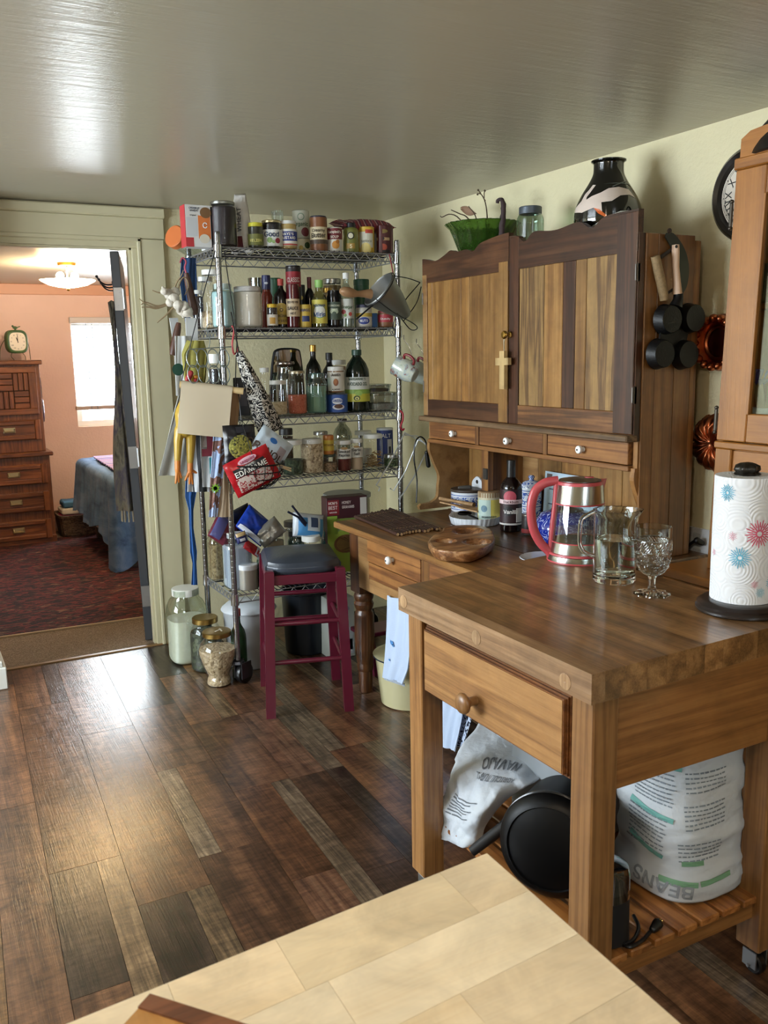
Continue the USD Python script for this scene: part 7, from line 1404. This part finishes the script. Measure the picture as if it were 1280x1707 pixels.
def china(label, pb, r_px, h, prof=None, mat=None, name='canister', kind='canister', knob=True, dx=0):
    b = at(*pb, 'z', ZT); r = r_px * depth(b) / FPX; t = T(name, label, kind, (b[0] + dx, b[1], ZT + .0005), rel=True); a0 = math.atan2(-b[1], -b[0])
    pr = prof or [(0, 0), (r * .9, 0), (r, .006), (r, h * .74), (r * .97, h * .76), (0, h * .76)]
    t.p('body', lathe(pr, 40), mat or CHINA, 50)
    if not prof:
        t.p('printing', arc_band(r + .0007, a0, 1.5, h * .1, h * .34), BLUEW, 60); t.p('printing', arc_band(r + .0007, a0, 1.5, h * .42, h * .66), BLUEW, 60); t.p('printing', cat(*[arc_band(r + .0009, a0, 1.5, z, z + .003) for z in (h * .06, h * .37, h * .69)]), P('#3a55a0', .2))
    if knob:
        t.p('lid', lathe([(0, h * .765), (r * 1.03, h * .765), (r * 1.03, h * .79), (r * .8, h * .86), (r * .3, h * .9), (r * .2, h * .92), (r * .3, h * .95), (r * .32, h * .97), (r * .2, h), (0, h)], 32), BLUEW if not prof else mat, 50)
    return t, r
china('blue and white china canister with a knobbed lid behind the extract bottle', (885, 873), 17, .20)
china('second blue and white china canister behind the red kettle handle', (914, 866), 19, .165)
china('third blue and white china canister seen through the kettle', (958, 876), 26, .15)
china('round lidded blue and white sugar bowl right of the kettle', (1022, 862), 26, .12)
b = at(944, 914, 'z', ZT); r = 54 * depth(b) / FPX
t, _ = china('round cobalt blue and white pot behind the kettle handle', (944, 914), 54, .14, prof=[(0, 0), (r * .55, 0), (r * .6, .004), (r * .85, .03), (r, .07), (r * .97, .095), (r * .8, .125), (r * .5, .137), (0, .139)], mat=COB, name='blue_pot', kind='pot', knob=False)
t.p('lid', lathe([(0, .137), (r * .5, .137), (r * .48, .143), (r * .2, .15), (r * .14, .155), (r * .2, .165), (r * .12, .173), (0, .174)], 28), P('#15152a', .25), 40)
china('white saucer under the cobalt pot, its rim showing left of the kettle', (908, 935), 36, .02, prof=[(0, 0), (.05, 0), (.07, .006), (.085, .012), (.083, .014), (.06, .008), (0, .006)], name='saucer', kind='saucer', knob=False)
b = at(880, 893, 'z', ZT); J('food_can', 'short dark tin behind the red kettle handle', 'tin', 882, 856, 26, z=ZT + .001, y=b[1] + .02, prof='can', mat=P('#2a2220', .35), lid=(P('#6a655c', .3, .8), .08, .98), lab=dict(c='#8a2c2c', z=(.1, .3)))
a = at(910, 785, 'x', 2.25); b = at(1000, 795, 'x', 2.25); t = T('recipe_card', 'pale blue printed card standing against the cupboard back behind the kettle', 'card', (2.235, (a[1] + b[1]) / 2, ZT + .001), rel=True)
hw = abs(a[1] - b[1]) / 2; hh = a[2] - ZT; t.p('card', mv(bx(-.001, .001, -hw, hw, 0, hh, 0), (0, 0, 0), (.06, (0, 1, 0))), P('#b3c9d6', .5))
t.p('printing', cat(*[mv(bx(-.0022, -.001, -hw * .75, hw * (.2 + .3 * (k % 3)), hh * (.86 - .09 * k), hh * (.88 - .09 * k), 0), (0, 0, 0), (.06, (0, 1, 0))) for k in range(6)]), P('#4a5a78', .6)); t.p('printing', mv(bx(-.0022, -.001, hw * .72, hw * .92, hh * .84, hh * .96, 0), (0, 0, 0), (.06, (0, 1, 0))), P('#5a4a4a', .6))

# ---------------------------------------------------------------- on the cart (z = 0.855)
ZK = .855
def kettle():
    b = at(964, 932, 'z', ZK); o = V([b[0], b[1], ZK + .0005]); s = depth(o) / FPX; t = T('electric_kettle', 'glass electric kettle with a coral red handle and steel bands on the cart', 'kettle', tuple(o), rel=True)
    H = at(963, 800, 'y', b[1])[2] - ZK; r0, r1 = 48 * s, 37 * s
    RED = P('#b4484e', .34); ST = P('#b3b3b0', .22, 1.)
    rr = lambda z: r0 + (r1 - r0) * ((z - .02) / (H - .02))
    t.p('power_base', lathe([(0, 0), (r0 * 1.06, 0), (r0 * 1.08, .003), (r0 * 1.05, .018), (r0 * .98, .02), (0, .02)], 44), ST, 40); t.p('base_ring', lathe([(r0 * .98, .0195), (r0 * 1.06, .0195), (r0 * 1.04, .025), (r0 * .98, .026)], 44), RED, 40); t.p('foot_ring', lathe([(r0 * 1.0, 0), (r0 * 1.095, 0), (r0 * 1.09, .004), (r0 * 1.0, .0045)], 44), RED, 40)
    z1, z2 = H * .24, H * .72
    t.p('lower_band', lathe([(0, .026), (rr(.026) * 1.0, .026), (rr(z1), z1), (0, z1)], 44), ST, 40); t.p('lower_ring', lathe([(rr(z1) * .97, z1), (rr(z1) * 1.01, z1), (rr(z1) * 1.01, z1 + .003), (rr(z1) * .97, z1 + .003)], 44), RED)
    t.p('glass', lathe([(rr(z1) * .99, z1), (rr(z2) * .99, z2)], 44), GL('#e9eef0', .07, .7), 40); t.p('water', lathe([(0, z1 + .004), (rr(z1) * .95, z1 + .004), (rr(z1) * .94, z1 + .03), (0, z1 + .031)], 40), GL('#eef2f4', .05, .4), 40)
    t.p('upper_band', lathe([(rr(z2), z2), (rr(H - .012), H - .012), (rr(H) * .94, H - .012)], 44), ST, 40); t.p('upper_ring', cat(lathe([(rr(z2) * .97, z2 - .003), (rr(z2) * 1.01, z2 - .003), (rr(z2) * 1.01, z2 + .001), (rr(z2) * .97, z2 + .001)], 44), lathe([(rr(H) * .9, H - .012), (rr(H) * 1.02, H - .012), (rr(H) * 1.0, H - .004), (rr(H) * .9, H - .002)], 44)), RED, 40)
    t.p('lid', lathe([(0, H - .006), (rr(H) * .93, H - .006), (rr(H) * .92, H), (rr(H) * .5, H + .005), (0, H + .006)], 40), P('#2e2b24', .3), 40); t.p('lid_button', mv(lathe([(0, 0), (.014, 0), (.013, .004), (0, .005)], 20), (.025, -.01, H + .003)), RED, 40)
    hd = CR.copy(); hd[2] = 0; hd = -hd / np.linalg.norm(hd)     # the handle points to the left as seen in the picture
    u = lambda w, z: hd * (w * s) + V([0, 0, z]); zz = lambda py: at(963, py, 'y', b[1])[2] - ZK
    t.p('handle', tube(curve([u(40, zz(943)), u(44, zz(930)), u(49, zz(919)), u(63, zz(905)), u(74, zz(885)), u(79, zz(862)), u(79, zz(840)), u(73, zz(818)), u(60, zz(806)), u(46, zz(802)), u(36, zz(801))], 44), .0105, 14, prof=V([[math.cos(a) * 1.0, math.sin(a) * 1.25] for a in np.arange(14) * 2 * PI / 14])), RED, 60)
    t.p('handle_spine', tube(curve([u(38, zz(805)), u(40, zz(840)), u(44, zz(880)), u(47, zz(925)), u(46, zz(940))], 20), .0085, 12), RED, 60); t.p('switch_tab', cbox(u(58, zz(934)), .025, .02, .004, .002), P('#c9c4c4', .4))
    sp = -hd * (r1 * .98); e = np.cross((0, 0, 1), sp / np.linalg.norm(sp)); v = [sp * .9 + e * .022 + V([0, 0, H * .80]), sp * .9 - e * .022 + V([0, 0, H * .80]), sp * .9 + e * .024 + V([0, 0, H - .003]), sp * .9 - e * .024 + V([0, 0, H - .003]), sp * 1.22 + V([0, 0, H + .002]), sp * 1.02 + V([0, 0, H * .80])]
    t.p('spout', trimesh.convex.convex_hull(V(v)), RED)
kettle()
def pitcher():
    b = at(1023, 968, 'z', ZK); o = V([b[0], b[1], ZK + .0006]); s = depth(o) / FPX; r = 35 * s; H = at(1023, 850, 'y', b[1])[2] - ZK; t = T('glass_pitcher', 'clear glass pitcher of water with a looped handle on the cart', 'pitcher', tuple(o), rel=True); w = .0032
    hd = CR.copy(); hd[2] = 0; hd = -hd / np.linalg.norm(hd); ha = math.atan2(hd[1], hd[0])
    lip = lambda a, rr, z: 1 + (.28 * max(0, math.cos(a - ha - PI)) ** 10 * max(0, (z - H * .8) / (H * .2)) ** 1.5)
    G = SOLID('#f3faf8')
    t.p('body', lathe([(0, 0), (r * .93, 0), (r, .005), (r, H * .8), (r * .985, H * .9), (r * 1.03, H * .98), (r * 1.03, H), (r * .99, H), (r * .95, H * .9), (r - w, H * .8), (r - w, .022), (r * .8, .016), (0, .016)], 64, mod=lip), G, 40)
    zl = H * .60; t.p('water', lathe([(0, .0165), (r * .8, .0165), (r - w - .0004, .0225), (r - w - .0004, zl), (r - w - .0004, zl), (0, zl)], 48), SOLID('#f6fbfb', 1.33), 40)
    u = lambda q, z: hd * (q * s) + V([0, 0, z]); zz = lambda py: at(1023, py, 'y', b[1])[2] - ZK
    t.p('handle', tube(curve([u(34, zz(852)), u(46, zz(858)), u(56, zz(866)), u(58, zz(885)), u(58, zz(905)), u(52, zz(918)), u(42, zz(924)), u(34, zz(926))], 30), .0058, 12), G, 60)
pitcher()
def goblet():
    b = at(1086, 992, 'z', ZK); o = V([b[0], b[1], ZK + .0005]); s = depth(o) / FPX; H = at(1086, 878, 'y', b[1])[2] - ZK; r = 29 * s; t = T('cut_glass_goblet', 'cut glass goblet with a diamond pattern and scalloped foot on the cart', 'goblet', tuple(o), rel=True)
    G = SOLID('#eef2f0')
    def dia(a, rr, z):
        if H * .36 < z < H * .62 and rr > r * .6: u, v = a * 10 / PI, (z - H * .36) / (H * .065); return 1 + .13 * (abs(((u + v) % 2) - 1) * abs(((u - v) % 2) - 1)) - .03
        if H * .64 < z < H * .8 and rr > r * .9: return 1 + .05 * abs(math.sin(20 * a + z * 700)) - .02
        if z < .012 and rr > r * .5: return 1 + .10 * math.cos(8 * a)
        return 1
    zs = [(r, H), (r * 1.0, H * .82)] + [(r * 1.02, z) for z in np.linspace(H * .8, H * .64, 10)] + [(r * (.98 - .25 * ((H * .62 - z) / (H * .26)) ** 2), z) for z in np.linspace(H * .62, H * .37, 22)] + [(r * .5, H * .31), (r * .26, H * .28), (r * .2, H * .24), (r * .2, H * .12), (r * .28, H * .08), (r * .6, .010), (r * .94, .006), (r * .96, .002), (r * .9, 0), (0, 0)]
    inn = [(0, H * .35), (r * .4, H * .36), (r * .78, H * .48), (r * .9, H * .62), (r * .93, H * .8), (r * .94, H)]
    t.p('body', lathe(zs[::-1] + inn[::-1], 120, mod=dia), G)
    t.p('gilt_line', lathe([(r * 1.005, H * .815), (r * 1.015, H * .818), (r * 1.005, H * .821)], 60), P('#a5a59c', .3, .6))
goblet()
def towel_roll():
    b = at(1233, 1016, 'z', ZK); o = V([b[0], b[1], ZK + .0005]); s = depth(o) / FPX; r = 49 * s; H0 = .028; H = at(1238, 793, 'y', b[1])[2] - ZK; a0 = math.atan2(-b[1], -b[0])
    t = T('paper_towel_roll', 'roll of white embossed paper towel printed with pink and blue bursts', 'paper towel', tuple(o + [0, 0, H0]), rel=True); L = H - H0
    def PT(path):
        n = {'tc': ('texture_coordinate', {}), 'v': ('voronoi_texture', dict(scale=17., randomness=.7)), 'k': ('math', dict(math_type='multiply', value2=62.)), 's': ('math', dict(math_type='sine')), 'b': ('bump', dict(strength=.5, distance=.0007)), 'p': ('principled_bsdf', dict(base_color=lin('#dfe1e4'), roughness=.9))}
        return usdkit.material(stage, path, n, [('tc.object', 'v.vector'), ('v.distance', 'k.value1'), ('k.value', 's.value1'), ('s.value', 'b.height'), ('b.normal', 'p.normal')], surface='p.BSDF')
    t.p('paper', lathe([(.02, 0), (r * .99, 0), (r, .002), (r * 1.005, L * .5), (r, L - .003), (r * .985, L), (.02, L), (.02, 0)], 56), _m('embossed_paper', PT), 40); t.p('core', lathe([(.019, .001), (.0205, .001), (.0205, L + .0005), (.019, L + .0005), (.019, .001)], 24), P('#9a8468', .8))
    def burst(px, py, R, col, n):
        z = at(px, py, 'y', b[1] - r * .8)[2] - ZK - H0; x = (px - 1233) * s; a = a0 + math.asin(max(-.95, min(.95, x / r))); g = []
        for k in range(n):
            th = 2 * PI * k / n + .1; l0, l1 = (.25 if k % 2 else .45) * R, (.95 if k % 2 else .8) * R; w = R * .045; g.append(mv(ext([(l0, -w), (l1, -w * .6), (l1, w * .6), (l0, w)], .0004), rot=(th, (0, 0, 1)))); g.append(mv(disc(R * .05, n=8), (R * .22 * math.cos(th), R * .22 * math.sin(th), 0)))
        t.p('printing', wrap(cat(g), r * 1.005 + .0006, a, z), P(col, .8))
    for px, py, R, c, n in ((1256, 890, 24, '#c9546e', 26), (1229, 935, 19, '#5aa9c4', 24), (1206, 831, 15, '#5aa9c4', 22), (1217, 902, 8, '#d07a92', 12), (1253, 974, 7, '#c9647c', 12), (1276, 968, 13, '#5aa9c4', 20), (1190, 940, 6, '#d07a92', 10), (1262, 986, 9, '#6ab0c4', 14)): burst(px, py, R * s, c, n)
    h = T('paper_towel_holder', 'dark turned wooden paper towel holder with a carved knob on the cart', 'paper towel holder', tuple(o), rel=True); R = 71 * s
    DK = P('#211a18', .35, coat=.3)
    h.p('base', lathe([(0, 0), (R * .97, 0), (R, .003), (R, .008), (R * .96, .012), (R * .97, .017), (R * .9, .022), (R * .82, .0275), (0, .0278)], 56), DK, 40); h.p('rod', lathe([(0, .027), (.009, .027), (.009, H + .004), (0, H + .004)], 16), DK)
    h.p('knob', rough(lathe([(0, H + .0005), (.024, H + .0005), (.028, H + .003), (.022, H + .007), (.027, H + .013), (.025, H + .021), (.015, H + .027), (0, H + .029)], 36, mod=lambda a, rr, z: 1 + .08 * math.cos(7 * a)), .0015, 120), P('#2a2620', .35, .5), 40)
towel_roll()

# ---------------------------------------------------------------- in the hutch
J('glass_jar', 'dark green glass jar standing on the upper shelf of the glass hutch', 'jar', 1283, 440, 58, z=1.561, y=at(1283, 440, 'x', 2.118)[1], prof='jar', mat=P('#0e2a20', .08, coat=.5))
def white_jug():
    o = V([2.118, 1.44, 1.1765]); p = at(1268, 690, 'x', 2.118); o[1] = p[1] - .005; t = T('white_jug', 'white china jug behind the hutch glass holding wooden spoons and a purple iris', 'jug', tuple(o), rel=True)
    t.p('body', lathe([(0, 0), (.04, 0), (.045, .006), (.043, .05), (.034, .085), (.036, .10), (.032, .10), (.03, .085), (.039, .05), (.039, .01), (0, .008)], 32), P('#cfd0cc', .2, coat=.3), 50)
    t.p('handle', tube(curve([(-.02, .028, .09), (-.025, .055, .085), (-.025, .058, .05), (-.02, .036, .03)], 16), .0065, 8), P('#cfd0cc', .2, coat=.3), 60)
    f = T('iris_flower', 'purple blue iris flower in the white jug', 'flower', tuple(o + [0, .02, .09]), rel=True); m = []
    for k in range(9):
        a = k * 2 * PI / 9; m.append(grid(lambda u, v, a=a: V([(.012 + .035 * u) * math.cos(a) + .018 * (v - .5) * math.sin(PI * u) * -math.sin(a), (.012 + .035 * u) * math.sin(a) + .018 * (v - .5) * math.sin(PI * u) * 2 * math.cos(a), .07 + .045 * math.sin(u * 2.6) * (1 if k % 2 else .4)]), 8, 5, .001))
    f.p('petals', cat(m), P('#4c4f9a', .7), 60); f.p('stem', tube([(0, 0, -.07), (.005, 0, .0), (0, 0, .075)], .003, 6), P('#4a5a34', .7))
    w = T('wooden_spoons', 'pale wooden spatula standing in the white jug', 'spatula', tuple(o + [0, -.01, .02]), rel=True); w.p('blade', cat(mv(bx(-.003, .003, -.012, .012, 0, .17, .002), rot=(.12, (1, 0, 0))), mv(bx(-.003, .003, -.014, .014, 0, .155, .002), rot=(-.2, (1, 0, 0)))), P('#b9a47c', .6))
white_jug()
J('glass_jar', 'clear tumbler behind the hutch glass right of the green jar', 'tumbler', 1310, 500, 40, z=1.561, y=at(1283, 440, 'x', 2.118)[1] - .13, prof=[(0, 0), (.8, 0), (.85, .03), (1, 1), (.94, 1), (.8, .06), (0, .06)], mat=GL('#e4eae8', .14))

# ---------------------------------------------------------------- under the cart
PR = P('#8f959c', .8); ZS = .2145
def sacks():
    # white sack draped open over a grey tub
    t = T('storage_tub', 'grey lidded tub under the draped white sack on the cart shelf', 'tub', (1.47, 1.70, ZS), rel=True); t.p('body', bx(-.13, .13, -.12, .12, 0, .31, .012), P('#8f9498', .5)); t.p('lid', bx(-.14, .14, -.13, .13, .31, .33, .006), P('#a3a8ac', .5))
    rows = [[(815, 1190, 1.52), (850, 1195, 1.52), (900, 1215, 1.52), (945, 1240, 1.52)], [(800, 1205, 1.42), (835, 1225, 1.40), (885, 1262, 1.38), (912, 1285, 1.40)], [(768, 1250, 1.27), (810, 1275, 1.26), (850, 1295, 1.27), (893, 1303, 1.32)], [(749, 1300, 1.19), (785, 1325, 1.18), (820, 1330, 1.19), (845, 1330, 1.24)], [(733, 1350, 1.16), (765, 1368, 1.155), (795, 1372, 1.16), (815, 1370, 1.20)], [(717, 1391, 1.15), (745, 1402, 1.145), (775, 1412, 1.15), (803, 1400, 1.18)]]
    Pg = V([[at(x, y, 'x', X) for x, y, X in r] for r in rows]); a = V([curve(Pg[:, j], 40) for j in range(4)]); G = V([curve(a[:, i], 30) for i in range(40)])
    nz = meshkit.fbm(G * 20, 4, 3) - .5 + .35 * (meshkit.fbm(G * 55, 3, 5) - .5); G = G + nz[..., None] * V([-.042, -.018, .012]); m = sheet(G, .004); o = m.vertices.mean(0)
    u = T('paper_sack', 'crumpled white paper sack with faint print draped out under the cart drawer', 'sack', tuple(o)); u.p('sheet', m, P('#bcc3cb', .75, bump=.004, bs=45), 60)
    def onto(g, i0, j0, lift=.0035):      # prints a flat mesh (cm-like unit square x: along row, y: up) onto the sheet
        g = g.subdivide_to_size(.05, max_iter=6); v = g.vertices; out = []
        N = np.cross(np.gradient(G, axis=0), np.gradient(G, axis=1)); N /= np.linalg.norm(N, axis=2, keepdims=True); sg = -1 if (N[20, 15] @ (CAM - G[20, 15])) < 0 else 1
        for x, y, z in v:
            i, j = min(38.99, max(0, i0 - y * 39)), min(28.99, max(0, j0 + x * 29)); a, b = int(i), int(j); p, q = i - a, j - b
            bl = lambda A: A[a, b] * (1 - p) * (1 - q) + A[a + 1, b] * p * (1 - q) + A[a, b + 1] * (1 - p) * q + A[a + 1, b + 1] * p * q
            out.append(bl(G) + bl(N) * sg * lift)
        return tm(V(out), g.faces)
    u.p('lettering', cat(onto(mv(txt('NAVAJO', .07, True), (0, 0, 0), (PI + .25, (0, 0, 1))), 14, 14), onto(mv(txt('AGRICULTURAL', .045, True), (0, 0, 0), (PI + .1, (0, 0, 1))), 18, 15)), PR)
    u.p('printing', cat(*[onto(mv(bx(-.18, .18 - .06 * (k % 3), -.004, .004, 0, .001, 0), (0, -.02 * k, 0)), 25.5, 9) for k in range(7)]), PR)
    # big filled sack
    b = at(1128, 1452, 'z', ZS); s = depth((b[0], b[1], .35)) / FPX; R = 92 * s; H = .40
    k = T('paper_sack', 'big full white paper sack with printed text standing on the cart slats', 'sack', (b[0], b[1], ZS + .001), rel=True); a0 = math.atan2(-b[1], -b[0])
    pr = [(0, 0), (R * .9, 0), (R * 1.02, .01), (R * 1.04, .04), (R * 1.0, .075), (R * .97, .10), (R * .98, .15), (R * .98, .18), (R * .98, .22), (R * .97, .30), (R * .9, H * .9), (R * .7, H), (0, H * 1.01)]
    cp = curve(pr[2:11], 50); m = lathe(pr[:2] + [tuple(c) for c in cp] + pr[11:], 72, sq=2.6); v = m.vertices; nrm = np.c_[v[:, :2] / (np.linalg.norm(v[:, :2], axis=1, keepdims=True) + 1e-9), np.zeros(len(v))]
    dis = lambda q: ((meshkit.fbm(q * V([9, 9, 26.]), 4, 8) - .5) * .022) * np.clip(q[:, 2] / .01, 0, 1)
    m = tm(v + nrm * dis(v)[:, None], m.faces); k.p('bag', m, P('#bfc3c6', .7, bump=.005, bs=28), 60)
    zs, rs = [c[1] for c in cp], [c[0] for c in cp]
    def pr_(g, ua, z0, col):
        g = g.subdivide_to_size(.012, max_iter=6); w = g.vertices; z = z0 + w[:, 1]; a = a0 + ua + w[:, 0] / R; sq = 2.6
        r = np.interp(z, zs, rs) / (np.abs(np.cos(a)) ** sq + np.abs(np.sin(a)) ** sq) ** (1 / sq); q = np.stack([r * np.cos(a), r * np.sin(a), z], 1); n2 = np.c_[np.cos(a), np.sin(a), np.zeros(len(a))]
        k.p('printing', tm(q + n2 * (dis(q) + .0016 + w[:, 2])[:, None], g.faces), P(col, .7))
    rr = random.Random(2)
    for blk, (ua, z0, n, tilt) in enumerate(((-.55, .155, 9, -.12), (-.45, .265, 8, -.05), (.45, .21, 6, .1), (.45, .29, 5, .08), (.38, .125, 5, .08))):
        g = []
        for i in range(n):
            x = -.05
            while x < .045:
                w = rr.uniform(.004, .014); g.append(bx(x, min(x + w, .05), -.0016 - i * .0105, .0016 - i * .0105, 0, .0003, 0)); x += w + .003
        pr_(mv(cat(g), rot=(tilt, (0, 0, 1))), ua, z0 + n * .005, '#7d858c')
    for ua, z0, w, tilt in ((-.4, .205, .07, -.15), (-.5, .115, .06, -.3), (.3, .1, .03, .05), (.1, .055, .05, -.05), (.75, .06, .05, .1), (-.35, .325, .08, -.1)): pr_(mv(bx(-w, w * .6, -.006, .006, 0, .0003, 0), rot=(tilt, (0, 0, 1))), ua, z0, '#6aa39a' if z0 > .1 else '#6f9a78')
    g = mv(txt('BEANS', .03, True), rot=(PI - .1, (0, 0, 1))); pr_(g, -.25, .04, '#8a8f94')
sacks()
def cooker():
    c = at(905, 1405, 'y', 1.46) ; o = V([1.215, 1.475, ZS]); t = T('black_cooker', 'black round lidded cooker lying on its side with a long handle on the cart shelf', 'cooker', tuple(o), rel=True)
    R = .118; ax = V([-.80, -.58, .08]); ax /= np.linalg.norm(ax); rot = (math.acos(ax[2]), np.cross((0, 0, 1), ax)); cz = V([0, 0, R + .008])
    K = P('#050506', .42, spec=.2)
    t.p('body', mv(lathe([(0, -.13), (R * .8, -.13), (R * .92, -.12), (R * .96, 0), (R * .96, .02), (0, .02)], 48), cz, rot), K, 40)
    t.p('lid', mv(lathe([(R * .94, .022), (R, .024), (R * 1.03, .03), (R * 1.0, .04), (R * .9, .052), (R * .82, .056), (R * .80, .052), (R * .5, .064), (0, .068)], 56), cz, rot), K, 35); t.p('rim', mv(lathe([(R * .98, .012), (R * 1.04, .016), (R * 1.04, .022), (R * .98, .026)], 56), cz, rot), P('#15161a', .2), 40)
    p0 = at(842, 1376, 'x', 1.175) - o; p1 = at(786, 1420, 'x', 1.10) - o
    t.p('handle', tube([p0 + (p0 - p1) * .25, p0, p0 * .6 + p1 * .4, p1], [.012, .013, .014, .012], 12), BLACKM, 60); t.p('handle_bracket', man(hull((p0 + (p0 - p1) * .3, .02), (p0, .015), (p0 + V([.05, .0, .03]), .015))), K, 50); t.p('spring', tube([p0 + (p0 - p1) * .05 + V([.004 * math.cos(k), 0, .016 * math.sin(k)]) + (p0 - p1) * .012 * k / 3 for k in np.linspace(0, 18, 80)], .002, 5), BLACK)
cooker()
def grinder():
    b = at(1030, 1560, 'z', ZS); o = V([b[0], b[1], ZS + .0005]); o[0], o[1] = 1.205, 1.29; s = depth(o + [0, 0, .09]) / FPX; t = T('coffee_grinder', 'black coffee grinder with a smoky clear lid beside the cart leg', 'coffee grinder', tuple(o), rel=True); r = 36 * s
    t.p('body', lathe([(0, 0), (r * .95, 0), (r, .004), (r * .96, .112), (r * .9, .116), (0, .116)], 36, sq=2.3), BLACKM, 40); t.p('lid', lathe([(r * .93, .10), (r * .98, .10), (r * .97, .15), (r * .88, .168), (r * .6, .176), (0, .178)], 36, sq=2.3), GL('#8f979c', .2, .6), 40)
    c = T('appliance_cord', 'black cord with a two pin plug lying on the cart slats by the grinder', 'cord', tuple(o), rel=True); q = lambda x, y, z=.005: at(x, y, 'z', ZS + z) - o
    c.p('cable', tube(curve([q(1035, 1572), q(1050, 1578), q(1070, 1568), q(1082, 1555), q(1090, 1548)], 24), .0042, 8), BLACK); c.p('cable', tube(curve([q(1056, 1526, .01), q(1064, 1545), q(1056, 1566), q(1038, 1576)], 18), .0042, 8), BLACK); c.p('plug', man(hull((q(1088, 1549, .008), .008), (q(1096, 1540, .012), .012))), BLACK, 50); c.p('prong', cat(tube([q(1097, 1538, .018), q(1101, 1531, .024)], .0015, 5), tube([q(1099, 1540, .014), q(1104, 1534, .02)], .0015, 5)), BRASS)
grinder()

# ---------------------------------------------------------------- under the work table
def enamel_pot():
    b = at(684, 1168, 'z', 0); s = depth(b) / FPX; R = 58 * s; o = (b[0], b[1], .001); t = T('enamel_pot', 'cream enamel lidded pail with a dark rim under the work table', 'pail', o, rel=True); E = P('#c3bc94', .25, coat=.4)
    H = .205
    t.p('body', lathe([(0, 0), (R * .78, 0), (R * .84, .006), (R * .98, H * .92), (R * 1.0, H), (R * .97, H), (0, H * .96)], 44), E, 50); t.p('rim', lathe([(R * .98, H - .003), (R * 1.05, H), (R * 1.05, H + .004), (R * .98, H + .005)], 44), P('#1e2a3a', .3), 40)
    t.p('lid', lathe([(0, H + .004), (R * 1.03, H + .004), (R * 1.05, H + .008), (R * .9, H + .014), (R * .8, H + .008), (R * .5, H + .02), (0, H + .024)], 44), E, 50)
enamel_pot()
u, o = sheet_px('kitchen_towel', 'white fringed towel with a small blue butterfly hanging from the table apron', 'towel', [(646, 668, 990), (645, 676, 1040), (643, 680, 1100), (641, 672, 1132, 1140)], [2.83, 2.83, 2.83, 2.83], P('#b9c6d8', .9, bump=.001, bs=200), .004, .006) if 0 else (None, None)
def px_x(name, label, kind, pts, x, mat, th=.003, wob=.006, group=None):
    R = len(pts)
    def f(u, v):
        k = min(v * (R - 1), R - 1 - 1e-6); i = int(k); w = k - i; A = lambda r: (at(r[0], r[2], 'x', x), at(r[1], r[3] if len(r) > 3 else r[2], 'x', x)); a, b = A(pts[i]); c, d = A(pts[i + 1])
        p = (a * (1 - w) + c * w) * (1 - u) + (b * (1 - w) + d * w) * u; return p + V([-wob * (.5 + .5 * math.sin(u * 8)) + wob * .3 * math.sin(u * 19 + v * 4), 0, 0])
    m = grid(f, 22, 9 * (R - 1), th); o = m.vertices.mean(0); t = T(name, label, kind, tuple(o), group=group); t.p('cloth', m, mat, 50); return t, o
t, o = px_x('kitchen_towel', 'white fringed towel with small blue flowers hanging from the work table apron', 'towel', [(648, 690, 992, 1005), (646, 690, 1040, 1055), (643, 684, 1100, 1115), (641, 676, 1128, 1140)], 1.598, P('#b3c3dc', .9, bump=.0012, bs=160), .004, .012)
fr = [tube([at(641 + k * 2.05, 1128 + k * .7, 'x', 1.592), at(641 + k * 2.05, 1133 + k * .7, 'x', 1.592)], .0022, 4) for k in range(17)]; t.p('fringe', cat(fr), P('#b3c3dc', .9))
for (x, y, r) in ((653, 1072, .012), (650, 1068, .009), (655, 1076, .008), (649, 1100, .006)): t.p('flower', plane_map(disc(r, .0006, ry=r * .7), at(x, y, 'x', 1.586), (0, -1, 0), (0, 0, 1), (-1, 0, 0)), P('#4a86c4', .8))
t, o = px_x('kitchen_towel', 'second white towel hanging beside the dark printed one under the table', 'towel', [(738, 775, 1165, 1185), (738, 768, 1200, 1220), (736, 762, 1243, 1252)], 1.596, P('#b3c3dc', .9, bump=.0012, bs=160), .004, .008)
t, o = px_x('kitchen_towel', 'white towel with a navy floral edge hanging under the table', 'towel', [(764, 790, 1178, 1192), (760, 780, 1210, 1225), (758, 772, 1240, 1248)], 1.61, SWIRL('navy_print', '#141c34', '#b3c0d8', 50, 16, .9, cut=-.2), .004, .006)
for i, (c, s, col, lab) in enumerate((((2.06, 3.06, .12), (.15, .15, .12), '#1a2230', 'dark navy plastic bag slumped under the work table'), ((2.08, 2.62, .14), (.2, .19, .14), '#15171c', 'black plastic bag under the middle of the work table'), ((2.06, 3.08, .325), (.12, .11, .09), '#5a626c', 'grey translucent plastic bag on top of the navy bag'))):
    m = mv(trimesh.creation.icosphere(4, 1), s=s); v = m.vertices; nn = v / np.linalg.norm(v, axis=1, keepdims=True); m = tm(v + nn * ((meshkit.fbm(v * 16, 4, i) - .5) * .10)[:, None], m.faces); v = m.vertices; v[:, 2] = np.maximum(v[:, 2], -c[2] + .001 if i < 2 else -1)
    one('plastic_bag', mv(tm(v, m.faces), c), P(col, .22 if i < 2 else .3), lab, 'bag', 60)
